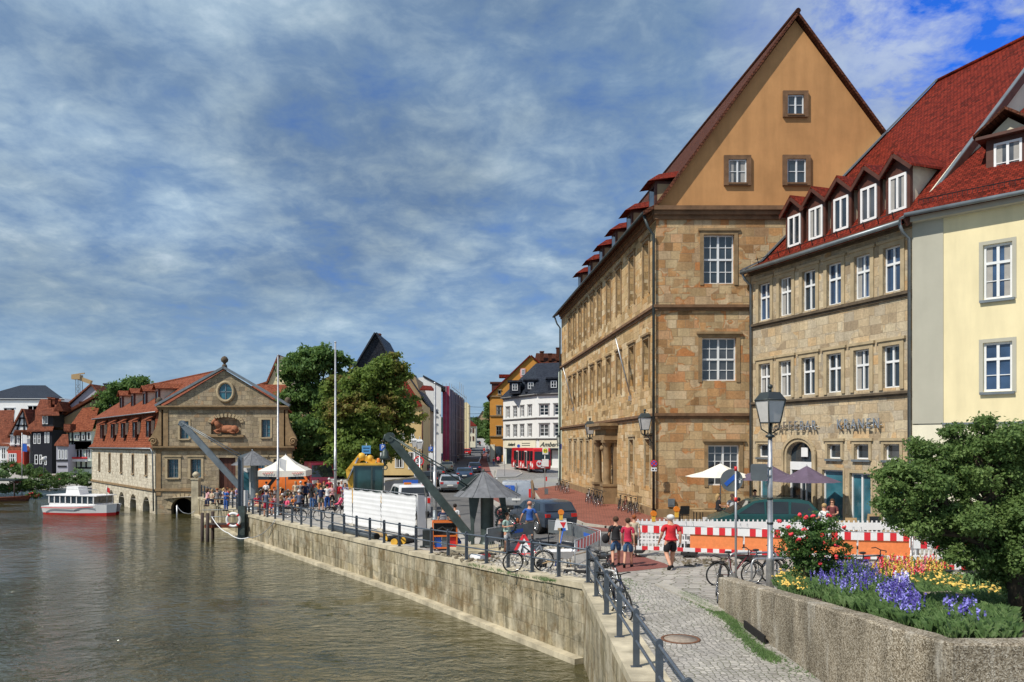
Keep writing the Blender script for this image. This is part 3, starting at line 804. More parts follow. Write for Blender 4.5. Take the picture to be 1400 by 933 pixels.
for t_ in (1.3, 6.7, 11.1, 15.4, 20.0, 24.5):
	T = Matrix.Translation((-.0872 * t_, t_, 0)) @ Matrix.Rotation(R(5), 4, 'Z')
	m = MB().xf(T).mat('brown_wood'); m.box(.12, 1.6, -.65, .65, 16.9, 18.35); d_ = m.build('dormer', GB)
	m = MB().xf(T).mat('tile_red'); m.add([(-.35, -.95, 18.25), (-.35, .95, 18.25), (2.6, .95, 18.75), (2.6, -.95, 18.75), (.5, 0, 18.95), (2.6, 0, 19.35)], [(0, 1, 4), (0, 4, 5, 3), (1, 2, 5, 4), (2, 3, 5), (0, 3, 2, 1)]); m.build('dormer_roof', GB).parent = d_
	m = MB().xf(T).mat('glass'); m.quad((.11, -.45, 17.05), (.11, .45, 17.05), (.11, .45, 18.1), (.11, -.45, 18.1)); m.build('dormer_window', GB).parent = d_
	m = MB().xf(T).mat('plaster_tan'); m.box(.25, 1.5, -.66, -.655, 17.0, 18.2); m.build('dormer_cheek', GB).parent = d_
T = TF @ Matrix.Translation((dc, 0, 0))
m = MB().xf(T).mat('trim_stone')
for s_ in (-1, 1):
	m.box(s_ * 1.5 - .35, s_ * 1.5 + .35, -.95, 0, -.1, 1.25); m.box(s_ * 1.5 - .4, s_ * 1.5 + .4, -1.0, 0, 1.25, 1.4)
	m.lathe([(.30, 1.4), (.27, 1.55), (.25, 1.7), (.25, 2.6), (.22, 3.9), (.28, 4.0), (.3, 4.12)], 14, (s_ * 1.5, -.6, 0)); m.box(s_ * 1.5 - .34, s_ * 1.5 + .34, -.94, 0, 4.12, 4.3)
	m.box(s_ * 1.5 - .25, s_ * 1.5 + .25, -.2, 0, 1.4, 4.1)
m.box(-1.95, 1.95, -.9, 0, 4.3, 4.62); m.box(-1.85, 1.85, -.75, 0, 4.62, 5.0); m.box(-2.1, 2.1, -1.15, 0, 5.0, 5.22); m.box(-2.25, 2.25, -1.3, 0, 5.22, 5.4)
m.cb((0, -.35, 3.65), (.35, .5, .7)); m.ball((0, -.6, 3.75), .2, 8)
for k in range(7):
	for s_ in (-1, 1): m.box(s_ * 1.1 - .14, s_ * 1.1 + .14, -.12 if k % 2 else -.2, 0, k * .48, k * .48 + .44)
m.build('stone_portal', GB)
m = MB().xf(T).mat('brown_wood'); m.box(-.95, .95, .3, .4, -.1, 3.3); m.box(-.04, .04, .27, .3, 0, 2.2)
for k in range(3): m.box(-.8, -.1, .27, .3, .15 + k * .75, .75 + k * .75); m.box(.1, .8, .27, .3, .15 + k * .75, .75 + k * .75)
m.build('door', GB)
for px_, b_, t2 in ((863, 545, 450), (785, 560, 510)):
	u_ = fL.u(px_); z_ = fL.z(px_, b_)
	m = MB().xf(TF).mat('galvanised'); m.tube([(u_, 0, z_), (u_ + .2, -1.0, z_ + 3.6)], .045, 6); m.cb((u_, -.05, z_), (.2, .2, .3)); m.build('flagpole_bracket', GB)
m = MB().mat('zinc'); m.box(gu(913), gu(922), -.15, 0, gz(693), gz(682)); m.box(gu(914), gu(921), -.17, -.15, gz(691), gz(684)); m.build('meter_box', GB)
# 2. coffee house
fK = Fac(12.79, 42.6, .359, -.933); KL = 10.43
KB = empty('coffee_house', (12.79, 42.6, 0), fK.rz, 'sandstone coffee house with red tiled roof, five dormers and metal letters above the arched door', 'building')
ku, kz = fK.u, fK.z
holes = []
wins = []
for row, ys in enumerate((((1045.6, 390, 438), (1074.4, 380.5, 431), (1106.5, 371, 425), (1141, 362, 416), (1179.4, 350, 408.5), (1220, 338.6, 398)),
						  ((1046, 498.5, 534), (1074, 493.5, 543.5), (1106, 489, 542), (1141, 483, 538), (1178.5, 479, 534.5), (1219, 473, 531.5)))):
	for px, t_, b_ in ys:
		c = ku(px); z0 = (10.50, 6.42)[row]; z1 = (12.42, 8.22)[row]; holes.append((c - .46, c + .46, z0, z1)); wins.append(row)
sm = [(ku(p) - .42, ku(p) + .42, 3.35, 4.02, .14) for p in (1044, 1141, 1178.5, 1220)]
shop = [(ku(1124.5), ku(1153), .45, 2.82), (ku(1162), ku(1191), .12, 2.72), (ku(1205), ku(1236), .35, 2.75), (ku(1038), ku(1052), .6, 2.5)]
kd = (ku(1077.5), ku(1111.5), -.1, 4.12, .62)
m = MB().mat('sandstone_pale'); wall(m, 0, KL, -.3, 13.35, holes + sm + shop + [kd], .26)
m.quad((0, 0, -.3), (0, 0, 13.35), (0, .05, 13.35), (0, .05, -.3)); m.build('front_wall', KB)
m = MB().mat('plaster_cream'); m.ext([(KL - .3, 0.02, -.3), (KL - .3, 0.02, 13.3), (KL - .3, 9.0, 23.0), (KL - .3, 12, 23), (KL - .3, 12, -.3)], (.3, 0, 0)); m.build('side_wall', KB)
for i, h in enumerate(holes):
	win(KB, None, *h, w=.12, cols=2, rows=1, fr=.06, mull=.09, transom=.62, sur='trim_pale', sw=.2, sp_=.06, lintel=.06, glassm='glass_blue' if i < 6 else 'glass', curtain=(i % 3 == 1))
for h in sm: win(KB, None, *h[:4], w=.14, cols=1, rows=1, fr=.06, sur='trim_pale', sw=.14, sp_=.06, lintel=.05, sill=2)
for i, h in enumerate(shop): win(KB, None, *h, w=.12, cols=2 if i == 1 else 1, rows=1, fr=.07, glassm='glass_teal', name='shop_window', sur='trim_pale', sw=.1, sp_=.03)
m = MB().mat('white_frame'); a, b = kd[0], kd[1]; w_ = b - a
for x0, x1 in ((a, a + .1), (b - .1, b), (a + w_ * .42, a + w_ * .42 + .08), (a + w_ * .62, a + w_ * .62 + .06)): m.box(x0, x1, .14, .22, 0, 2.95)
m.box(a, b, .13, .22, 2.75, 3.15); m.box(a, b, .14, .22, 0, .12); o = m.build('door', KB)
m = MB().mat('glass'); n_ = 12; uc = (a + b) / 2
m.poly([(a, .2, 0), (b, .2, 0)] + [(uc + w_ / 2 * math.cos(PI * k / n_), .2, 3.5 + .62 * math.sin(PI * k / n_)) for k in range(n_ + 1)]); m.build('pane', KB).parent = o
m = MB().mat('white_sign'); m.box(uc - .05, uc + .4, .1, .13, 3.4, 3.85); m.build('notice', KB).parent = o
m = MB().mat('trim_pale')
for dd, pr in ((.0, .05), (.16, .12)):
	pts = [(uc - w_ / 2 - dd - .08, -pr, 0)] + [(uc - (w_ / 2 + dd + .08) * math.cos(PI * k / 14), -pr, 3.5 + (.72 + dd) * math.sin(PI * k / 14)) for k in range(15)] + [(uc + w_ / 2 + dd + .08, -pr, 0)]
	for p, q in zip(pts, pts[1:]): m.bar(p, q, .14, .1, (0, 1, 0))
m.build('door_moulding', KB)
m = MB().mat('trim_dark')
band(m, None, 0, KL, 10.14, 10.38, .16, 2); band(m, None, 0, KL, 6.02, 6.24, .16, 2); band(m, None, 0, KL, 13.0, 13.35, .4, 3); m.build('string_course', KB)
m = MB().mat('brown_wood')
def kroof(r): return 13.75 + (r - .5) * 1.107
prof = [(-.62, 13.2), (.5, 13.75), (9.2, kroof(9.2))]
m = MB().mat('tile_red'); top = []; bot = []
for rr_, z in prof: top.append(((max(0, .385 * rr_ + .05) if rr_ > 0 else 0, rr_, z), (KL + .02, rr_, z)))
for i in range(2):
	(a, b), (c, d) = top[i], top[i + 1]; m.quad(a, b, d, c)
	m.quad(*[tuple(Vector(p) - Vector((0, 0, .2))) for p in (a, c, d, b)])
m.quad(top[0][0], top[0][1], tuple(Vector(top[0][1]) - Vector((0, 0, .2))), tuple(Vector(top[0][0]) - Vector((0, 0, .2))))
r = m.build('roof', KB)
m = MB().mat('tile_red'); m.tube([Vector(top[2][0]) , Vector(top[2][1])], .13, 8); m.build('ridge_tiles', KB).parent = r
m = MB().mat('zinc')
for q_ in (0, 1):
	m = MB().mat('zinc')
	for i in range(2): m.bar(Vector(top[i][q_]) + Vector((.02, -.05, .06)), Vector(top[i+1][q_]) + Vector((.02, -.05, .06)), (.34, .22)[q_], .08)
	m.build('flashing', KB).parent = r
m = MB().mat('brown_wood'); m.bar(Vector(top[0][1]) + Vector((.1, .1, -.12)), Vector(top[1][1]) + Vector((.1, 0, -.1)), .1, .3); m.bar(Vector(top[1][1]) + Vector((.1, 0, -.1)), Vector(top[2][1]) + Vector((.1, 0, -.1)), .1, .3); m.build('verge_board', KB).parent = r
m = MB().mat('zinc'); m.tube([(0.02, -.68, 13.12), (KL, -.68, 13.12)], .10, 8); m.build('gutter', KB)
for u_ in (.12, KL - .06):
	m = MB().mat('zinc'); m.tube([(u_, -.68, 13.1), (u_, -.5, 12.75), (u_, -.13, 12.5), (u_, -.13, 0)], .065, 8); m.build('downpipe', KB)
m = MB().mat('black_metal')
for k in range(12): m.bar((.8 + k * .8, -.15, 13.5), (.8 + k * .8, -.25, 13.8), .03)
m.tube([(.6, -.22, 13.72), (KL - .3, -.22, 13.72)], .018, 5); m.build('snow_guard', KB)
for x0, x1, yt, yb in ((1078.6, 1093.6, 290, 331), (1107, 1124, 279, 324), (1141, 1159, 264, 309.5), (1177.6, 1198, 251, 297.5), (1216.6, 1238.5, 233, 281.6)):
	rf = .85; u0, u1 = ku(x0, rf), ku(x1, rf); zc0 = kz((x0 + x1) / 2, yb, rf); zc1 = kz((x0 + x1) / 2, yt, rf)
	zc0, zc1 = 14.15, 15.72; uc = (u0 + u1) / 2; hw = .62
	m = MB().mat('brown_wood')
	for a, b in ((uc - hw - .03, uc - hw + .13), (uc + hw - .13, uc + hw + .03)): m.box(a, b, rf, rf + .16, 13.95, 15.95)
	m.box(uc - hw, uc + hw, rf + .002, rf + .12, 15.72, 15.95); m.box(uc - hw, uc + hw, rf + .002, rf + .12, 13.9, 14.12)
	m.ext([(uc - hw - .02, rf + .03, 15.95), (uc + hw + .02, rf + .03, 15.95), (uc, rf + .03, 16.5)], (0, .06, 0)); d_ = m.build('dormer', KB)
	m = MB().mat('dormer_cream')
	for s_ in (-1, 1): m.ext([(uc + s_ * (hw - .02), rf + .15, 13.95 + .2), (uc + s_ * (hw - .02), rf + .15, 15.95), (uc + s_ * (hw - .02), 2.6, 15.95)], (-s_ * .05, 0, 0))
	m.build('dormer_cheek', KB).parent = d_
	m = MB().mat('tile_red')
	for s_ in (-1, 1):
		e = (uc + s_ * (hw + .28), rf - .22, 15.82); f_ = (uc + s_ * (hw + .28), 2.7, 15.86); gg = (uc, 3.4, 16.68); h_ = (uc, rf - .28, 16.62)
		m.ext([e, f_, gg, h_], (0, 0, .10))
	m.build('dormer_roof', KB).parent = d_
	m = MB().mat('brown_wood')
	for s_ in (-1, 1): m.bar((uc + s_ * (hw + .26), rf - .2, 15.75), (uc, rf - .26, 16.54), .06, .16)
	m.build('barge_board', KB).parent = d_
	o = win(KB, None, uc - .47, uc + .47, zc0, zc1, w=rf - .03, cols=2, rows=1, fr=.11, mull=.1, framem='white_paint'); o.parent = d_
	for c_ in list(COL.objects):
		if c_.parent == o: c_.parent = d_
for s_, x0, x1, yb, yt in (('CAFFEBAR', 1057.5, 1121, 596, 580), ('KRANEN', 1147, 1207.5, 593, 577)):
	u0, u1 = ku(x0), ku(x1)
	n_ = len(s_); stp = (u1 - u0) / n_
	for i, ch in enumerate(s_):
		text_mesh(ch, .62, 'chrome', .035, KB, 'sign_letter', txt_at(u0 + stp * (i + .5), -.16, 4.90, 0, .82, 1.05))
	m = MB().mat('galvanised'); m.tube([(u0 - .05, -.09, 4.86), (u1 + .05, -.09, 4.86)], .02, 6); m.build('sign_rail', KB)
# 3. yellow building on the right
fY = Fac(16.52, 32.85, .703, -.711); YL = 11.5
YB = empty('yellow_building', (16.52, 32.85, 0), fY.rz, 'pale yellow rendered building with grey corner strip at the right edge', 'building')
wy = [(fY.u(1344), fY.u(1384), 9.62, 11.75), (fY.u(1344), fY.u(1384), 6.05, 7.95)]
w2 = []
for h in wy:
	for k in (1, 2): w2.append((h[0] + k * 2.6, h[1] + k * 2.6, h[2], h[3]))
us_ = fY.u(1290)
m = MB().mat('plaster_yellow'); wall(m, us_, YL, 4.85, 13.1, wy + w2, .16); m.build('upper_wall', YB)
m = MB().mat('plaster_grey'); m.box(0, us_, -.03, .3, 4.85, 13.1); m.build('corner_strip', YB)
m = MB().mat('plaster_cream'); m.box(0, YL, -.03, .3, -.3, 4.80); m.build('base_wall', YB)
m = MB().mat('zinc'); m.box(us_ - .05, YL, -.10, .2, 4.80, 4.87); m.build('sill_band', YB)
for h in wy + w2: win(YB, None, *h, w=.1, cols=2, rows=3, fr=.09, mull=.1, sur='plaster_grey', sw=.14, sp_=.015, sill=2, transom=.66, glassm='glass_blue')
m = MB().mat('plaster_grey'); m.box(0, YL, -.35, .3, 13.1, 13.35); m.build('eaves', YB)
def yz(w_): return 13.45 + .84 * (w_ + .5) if w_ > -.5 else 13.45
m = MB().mat('tile_red'); a = (-.1, -.55, 13.42); b = (YL, -.55, 13.42); c = (YL, 8.5, yz(8.5)); d = (.4376 * 8.5, 8.5, yz(8.5))
m.ext([a, b, c, d], (0, 0, -.16)); m.build('roof', YB)
m = MB().mat('zinc'); m.tube([(-.1, -.62, 13.36), (YL, -.62, 13.36)], .09, 8); m.build('gutter', YB)
m = MB().mat('black_metal'); m.tube([(.3, -.2, 13.98), (YL, -.2, 13.98)], .02, 5)
for k in range(60): m.bar((.3 + k * .18, -.2, 13.78), (.3 + k * .18, -.2, 13.98), .015)
m.build('snow_guard', YB)
rf = 1.6; du0, du1 = fY.u(1359, rf), fY.u(1397.5, rf); dz0, dz1 = fY.z(1378, 249.6, rf), fY.z(1378, 193, rf)
m = MB().mat('brown_wood'); ca, cb_ = du0 - .28, du1 + .28
m.box(ca, du0, rf, rf + .15, dz0 - .35, dz1 + .1); m.box(du1, cb_, rf, rf + .15, dz0 - .35, dz1 + .1); m.box(ca, cb_, rf + .002, rf + .14, dz1, dz1 + .2); m.box(ca, cb_, rf + .002, rf + .14, dz0 - .35, dz0)
m.box(ca - .3, cb_ + .3, rf - .35, rf + .3, dz1 + .2, dz1 + .32); d_ = m.build('dormer', YB)
m = MB().mat('dormer_cream'); uc = (ca + cb_) / 2
m.ext([(ca, rf + .05, dz1 + .3), (cb_, rf + .05, dz1 + .3), (uc, rf + .05, dz1 + .95)], (0, .1, 0)); m.box(ca + .03, cb_ - .03, rf + .15, rf + 2.0, dz0 - .3, dz1 + .1); m.build('dormer_cheek', YB).parent = d_
m = MB().mat('tile_brown')
for s_ in (-1, 1):
	hw = (cb_ - ca) / 2 + .38
	m.ext([(uc + s_ * hw, rf - .4, dz1 + .3), (uc + s_ * hw, rf + 3, dz1 + .3), (uc, rf + 3.6, dz1 + 1.15), (uc, rf - .45, dz1 + 1.15)], (0, 0, .12))
m.build('dormer_roof', YB).parent = d_
o = win(YB, None, du0, du1, dz0, dz1, w=rf - .03, cols=2, rows=2, fr=.09, mull=.1, framem='white_paint', glassm='glass_blue')
# 4. old hall by the river
ox, oy = HN; HB = empty('old_hall', (ox, oy, 0), 0, 'old riverside stone hall with pediment, ox sculpture niche, orange mansard roof and water arches', 'building')
ev = Vector((HF[0] - HN[0], HF[1] - HN[1], 0)); HW = HR[0] - HN[0]; EL = ev.length
hs = oy / F; hu = lambda px: (px - 700) * hs - ox; hz = lambda py: EYE - (py - HZ) * hs
TL = facT(ev.x, ev.y, -ev.x, -ev.y)
m = MB().mat('hall_stone')
fw = [(hu(229), hu(244), hz(653.5), hz(628)), (hu(260.5), hu(275), hz(653.5), hz(628)), (hu(350), hu(362), hz(653.5), hz(628)), (hu(374), hu(386), hz(653.5), hz(628))]
doorh = (hu(299), hu(322), -.7, hz(626)); arch = (hu(234), hu(266), -3.4, hz(681), 1.0)
wall(m, 0, HW, -3.5, 3.7, fw + [doorh, arch], .5); m.build('front_wall', HB)
m = MB().mat('hall_pale_stone').xf(TL)
lt = [EL * (1 - t_) for t_ in (.85, .663, .47, .295, .113)]; lwin = [(c - .32, c + .32, 1.15, 3.0) for c in lt]
la = [(c - 1.2, c + 1.2, -3.4, -.85, 1.1) for c in [EL * (1 - t_) for t_ in (.64, .47, .295, .115)]]
wall(m, 0, EL, -3.5, 3.7, lwin + la, .6); m.build('river_wall', HB)
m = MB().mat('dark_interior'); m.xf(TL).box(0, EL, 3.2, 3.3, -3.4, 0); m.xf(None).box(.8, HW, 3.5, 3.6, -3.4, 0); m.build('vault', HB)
for h in fw: win(HB, None, *h, w=.25, cols=4, rows=4, framem='zinc', glassm='glass_teal', sur='trim_pale', sw=.22, sp_=.05, lintel=.08, sill=1)
for h in lwin: win(HB, TL, *h, w=.28, cols=1, rows=3, framem='brown_wood', glassm='glass', sur='trim_stone', sw=.12, sp_=.05, sill=1)
m = MB().mat('brown_wood'); m.box(doorh[0], doorh[1], .3, .4, -.7, doorh[3])
for k in range(4): m.box(doorh[0] + k * .38, doorh[0] + k * .38 + .34, .27, .3, -.6, doorh[3] - .1)
m.build('door', HB)
m = MB().mat('trim_pale'); uc = (arch[0] + arch[1]) / 2; rr_ = (arch[1] - arch[0]) / 2
for k in range(11):
	a = PI * (k + .5) / 11; m.cb((uc - (rr_ + .2) * math.cos(a), 0, arch[3] - 1.0 + (1.0 + .2) * math.sin(a)), (.42, .16, .30), (0, a, 0))
m.build('arch_stones', HB)
u0, u1 = hu(223), hu(388)
uw = [(hu(246), hu(258), hz(600), hz(576)), (hu(357.5), hu(369.5), hz(598), hz(574))]; niche = (hu(288.5), hu(329.5), hz(594), hz(570), .5)
m = MB().mat('hall_stone'); wall(m, u0, u1, 3.7, 7.2, uw + [niche], .35); m.quad((niche[0], .35, niche[2]), (niche[1], .35, niche[2]), (niche[1], .35, niche[3]), (niche[0], .35, niche[3]))
m.build('upper_wall', HB)
for h in uw: win(HB, None, *h, w=.2, cols=2, rows=4, framem='zinc', glassm='glass_teal', sur='trim_pale', sw=.18, sp_=.05, sill=1)
m = MB().mat('hall_stone'); uc = hu(307)
m.ext([(u0 - .1, -.02, 7.3), (u1 + .1, -.02, 7.3), (uc, -.02, 10.7)], (0, .4, 0)); pdm = m.build('pediment', HB)
m = MB().mat('trim_stone'); band(m, None, u0 - .5, u1 + .5, 7.15, 7.5, .35, 3); band(m, None, -.2, HW + .2, 3.45, 3.85, .35, 3); band(m, TL, 0, EL, 3.45, 3.72, .2, 2); band(m, None, 0, HW, -.2, .02, .12, 1); band(m, TL, 0, EL, -.25, -.05, .12, 1)
m.xf(None)
for s_ in (1,): m.box(niche[0] - .3, niche[1] + .3, -.25, .1, niche[2] - .25, niche[2] - .05)
for x in (0.1, u0 + .05, u1 - .4, HW - .5): m.box(x, x + .42, -.07, .05, -.6 if x < .2 or x > HW - .6 else 3.85, 3.45 if x < .2 or x > HW - .6 else 7.15)
m.build('cornice', HB)
m = MB().mat('zinc')
for a, b in (((u0 - .6, -.15, 7.5), (uc, -.15, 10.95)), ((uc, -.15, 10.95), (u1 + .6, -.15, 7.5))): m.bar(a, b, .45, .2)
m.build('pediment_coping', HB)
m = MB().mat('trim_dark'); m.lathe([(.0, 10.9), (.25, 10.95), (.2, 11.2), (.1, 11.25), (.13, 11.35), (.3, 11.5), (.33, 11.7), (.2, 11.9), (0, 12)], 12, (uc, 0, 0)); m.build('finial', HB)
for s_, x in ((-1, u0 - .35), (1, u1 + .35)): 
	m = MB().mat('trim_dark'); m.lathe([(.2, 7.5), (.12, 7.7), (.3, 7.95), (.2, 8.2), (0, 8.3)], 10, (x, 0, 0)); m.build('finial', HB)
	m = MB().mat('trim_stone'); pts = []
	for k in range(9): a = k / 8; pts.append((x + s_ * (.0 + .75 * a * a), 7.1 - 2.4 * a))
	poly = [(x - s_ * .2, -.05, 7.1)] + [(p[0], -.05, p[1]) for p in pts] + [(x + s_ * .75, -.05, 3.9), (x - s_ * .2, -.05, 3.9)]
	m.ext(poly, (0, .3, 0))
	sp = [(x + s_ * (.5 + .38 * (1 - q / 16) * math.cos(q * .75)), -.1, 4.3 + .38 * (1 - q / 16) * math.sin(q * .75)) for q in range(16)]; m.tube(sp, .09, 6)
	m.build('volute', HB)
m = MB().mat('trim_pale'); oc = (hu(309), hz(536))
m.tube([(oc[0] + .72 * math.cos(a * PI / 10), -.12, oc[1] + .86 * math.sin(a * PI / 10)) for a in range(20)], .14, 6, closed=True); o = m.build('round_window', HB)
m = MB().mat('glass_teal'); m.poly([(oc[0] + .66 * math.cos(a * PI / 10), -.05, oc[1] + .8 * math.sin(a * PI / 10)) for a in range(20)]); m.build('pane', HB).parent = o
m = MB().mat('zinc'); m.box(oc[0] - .04, oc[0] + .04, -.1, -.05, oc[1] - .78, oc[1] + .78); m.box(oc[0] - .62, oc[0] + .62, -.1, -.05, oc[1] - .04, oc[1] + .04); m.build('glazing_bar', HB).parent = o
m = MB().mat('trim_pale'); um, zn = (niche[0] + niche[1]) / 2, niche[3]
for k in range(13):
	a = PI * (k + .5) / 13; m.cb((um - 1.45 * math.cos(a), -.03, zn - .5 + .62 * math.sin(a)), (.32, .14, .2), (0, a, 0))
m.build('niche_arch', HB)
me = bpy.data.meshes.new('ox'); 
flat('ox_stone', (.33, .13, .065), .85, 0, .25, 4, .2)
ox_ = MB().mat('ox_stone'); bz = niche[2] + .05; xc = um
ox_.ball((xc + .15, .0, bz + .42), 1, 14, (.85, .3, .36)); ox_.ball((xc + .75, 0, bz + .4), .38, 12, (1, .8, .95)); ox_.ball((xc - .5, -.02, bz + .5), .38, 12, (.9, .8, 1.05))
ox_.tube([(xc - .55, -.05, bz + .6), (xc - .8, -.1, bz + .95), (xc - .92, -.14, bz + 1.15)], [.32, .25, .2], 10); ox_.tube([(xc - .85, -.14, bz + 1.22), (xc - 1.05, -.2, bz + 1.08), (xc - 1.22, -.22, bz + .9)], [.2, .16, .1], 10)
for s_ in (-1, 1): ox_.tube([(xc - .86, -.14 + s_ * .12, bz + 1.32), (xc - .84, -.14 + s_ * .3, bz + 1.45), (xc - .92, -.14 + s_ * .34, bz + 1.6)], [.05, .04, .015], 6)
ox_.tube([(xc - .55, -.15, bz + .35), (xc - .95, -.25, bz + .22), (xc - .75, -.32, bz + .08), (xc - .45, -.3, bz + .06)], [.15, .11, .08, .08], 8)
ox_.tube([(xc + .7, -.15, bz + .3), (xc + .3, -.3, bz + .2), (xc + .6, -.32, bz + .08), (xc + .9, -.3, bz + .06)], [.2, .13, .08, .08], 8); ox_.tube([(xc + 1.1, 0, bz + .5), (xc + 1.15, -.1, bz + .2), (xc + 1.0, -.2, bz + .05)], .04, 6)
ox_.build('ox_sculpture', HB)
v = ev
mr = MB().mat('tile_orange')
slabroof(mr, [(-.35, 3.75), (.1, 4.15), (.42, 5.2), (.62, 7.15)], v, .15)
slabroof(mr, [(HW - .62, 7.15), (HW - .42, 5.2), (HW - .1, 4.15), (HW + .35, 3.75)], v, .15)
mr.build('lower_roof', HB)
mr = MB().mat('tile_orange'); off_ = v * (-.0)
slabroof(mr, [(.05, 7.0), (.6, 7.35), (uc, 10.75)], v, .15); slabroof(mr, [(uc, 10.751), (HW - .6, 7.35), (HW - .05, 7.0)], v, .15); r = mr.build('upper_roof', HB)
m = MB().mat('tile_orange'); m.tube([(uc, .3, 10.8), Vector((uc, 0, 10.8)) + v], .13, 6); m.build('ridge_tiles', HB).parent = r
m = MB().mat('hall_stone'); m.ext([(0, 0, 3.7), (.7, 0, 7.2), (uc, 0, 10.6), (HW - .7, 0, 7.2), (HW, 0, 3.7)], (0, .02, 0)); 
for vv in m.v: vv += v
m.build('rear_gable', HB)
m = MB().mat('zinc'); m.tube([(-.4, 0, 3.62), Vector((-.4, 0, 3.62)) + v], .08, 6); m.tube([(0, 0, 6.95), Vector((0, 0, 6.95)) + v], .06, 6); m.tube([(-.35, -.1, 3.6), (-.2, -.12, 3.2), (-.1, -.15, -2)], .07, 6); m.build('gutter', HB)
ang = math.atan2(v.y, v.x) - PI / 2
for t_ in (.80, .61, .444, .27, .084):
	T = Matrix.Translation(v * t_) @ Matrix.Rotation(ang, 4, 'Z')
	m = MB().xf(T).mat('brown_wood'); m.box(-.12, .08, -.5, -.38, 4.75, 6.2); m.box(-.12, .08, .38, .5, 4.75, 6.2); m.box(-.12, .08, -.38, .38, 6.05, 6.2); m.box(-.12, .1, -.5, .5, 4.65, 4.76); d_ = m.build('dormer', HB)
	m = MB().xf(T).mat('tile_orange'); m.ext([(-.45, -.7, 6.15), (-.45, .7, 6.15), (.7, .7, 6.75), (.7, -.7, 6.75)], (0, 0, .1)); m.build('dormer_roof', HB).parent = d_
	m = MB().xf(T).mat('dormer_cream'); m.box(-.02, .6, -.49, -.46, 5.0, 6.2); m.box(-.02, .6, .46, .49, 5.0, 6.2); m.build('dormer_cheek', HB).parent = d_
	m = MB().xf(T).mat('glass'); m.box(-.06, 0, -.38, .38, 4.76, 6.05); m.build('pane', HB).parent = d_
for t_ in (.70, .516, .34, .17):
	T = Matrix.Translation(v * t_) @ Matrix.Rotation(ang, 4, 'Z')
	m = MB().xf(T).mat('brown_wood'); m.box(1.3, 1.5, -.55, -.4, 7.9, 9.3); m.box(1.3, 1.5, .4, .55, 7.9, 9.3); m.box(1.3, 1.5, -.4, .4, 9.1, 9.3); m.box(1.3, 1.5, -.5, .5, 7.85, 7.95); d_ = m.build('dormer', HB)
	m = MB().xf(T).mat('tile_orange')
	for s_ in (-1, 1): m.ext([(1.05, s_ * .75, 9.25), (4.3, s_ * .75, 9.35), (4.9, 0, 9.85), (1.05, 0, 9.8)], (0, 0, .1))
	m.build('dormer_roof', HB).parent = d_
	m = MB().xf(T).mat('dormer_cream')
	for s_ in (-1, 1): m.ext([(1.45, s_ * .5, 8.1), (1.45, s_ * .5, 9.3), (3.6, s_ * .5, 9.3)], (0, -s_ * .04, 0))
	m.build('dormer_cheek', HB).parent = d_
	m = MB().xf(T).mat('glass'); m.box(1.38, 1.45, -.4, .4, 7.95, 9.1); m.build('pane', HB).parent = d_
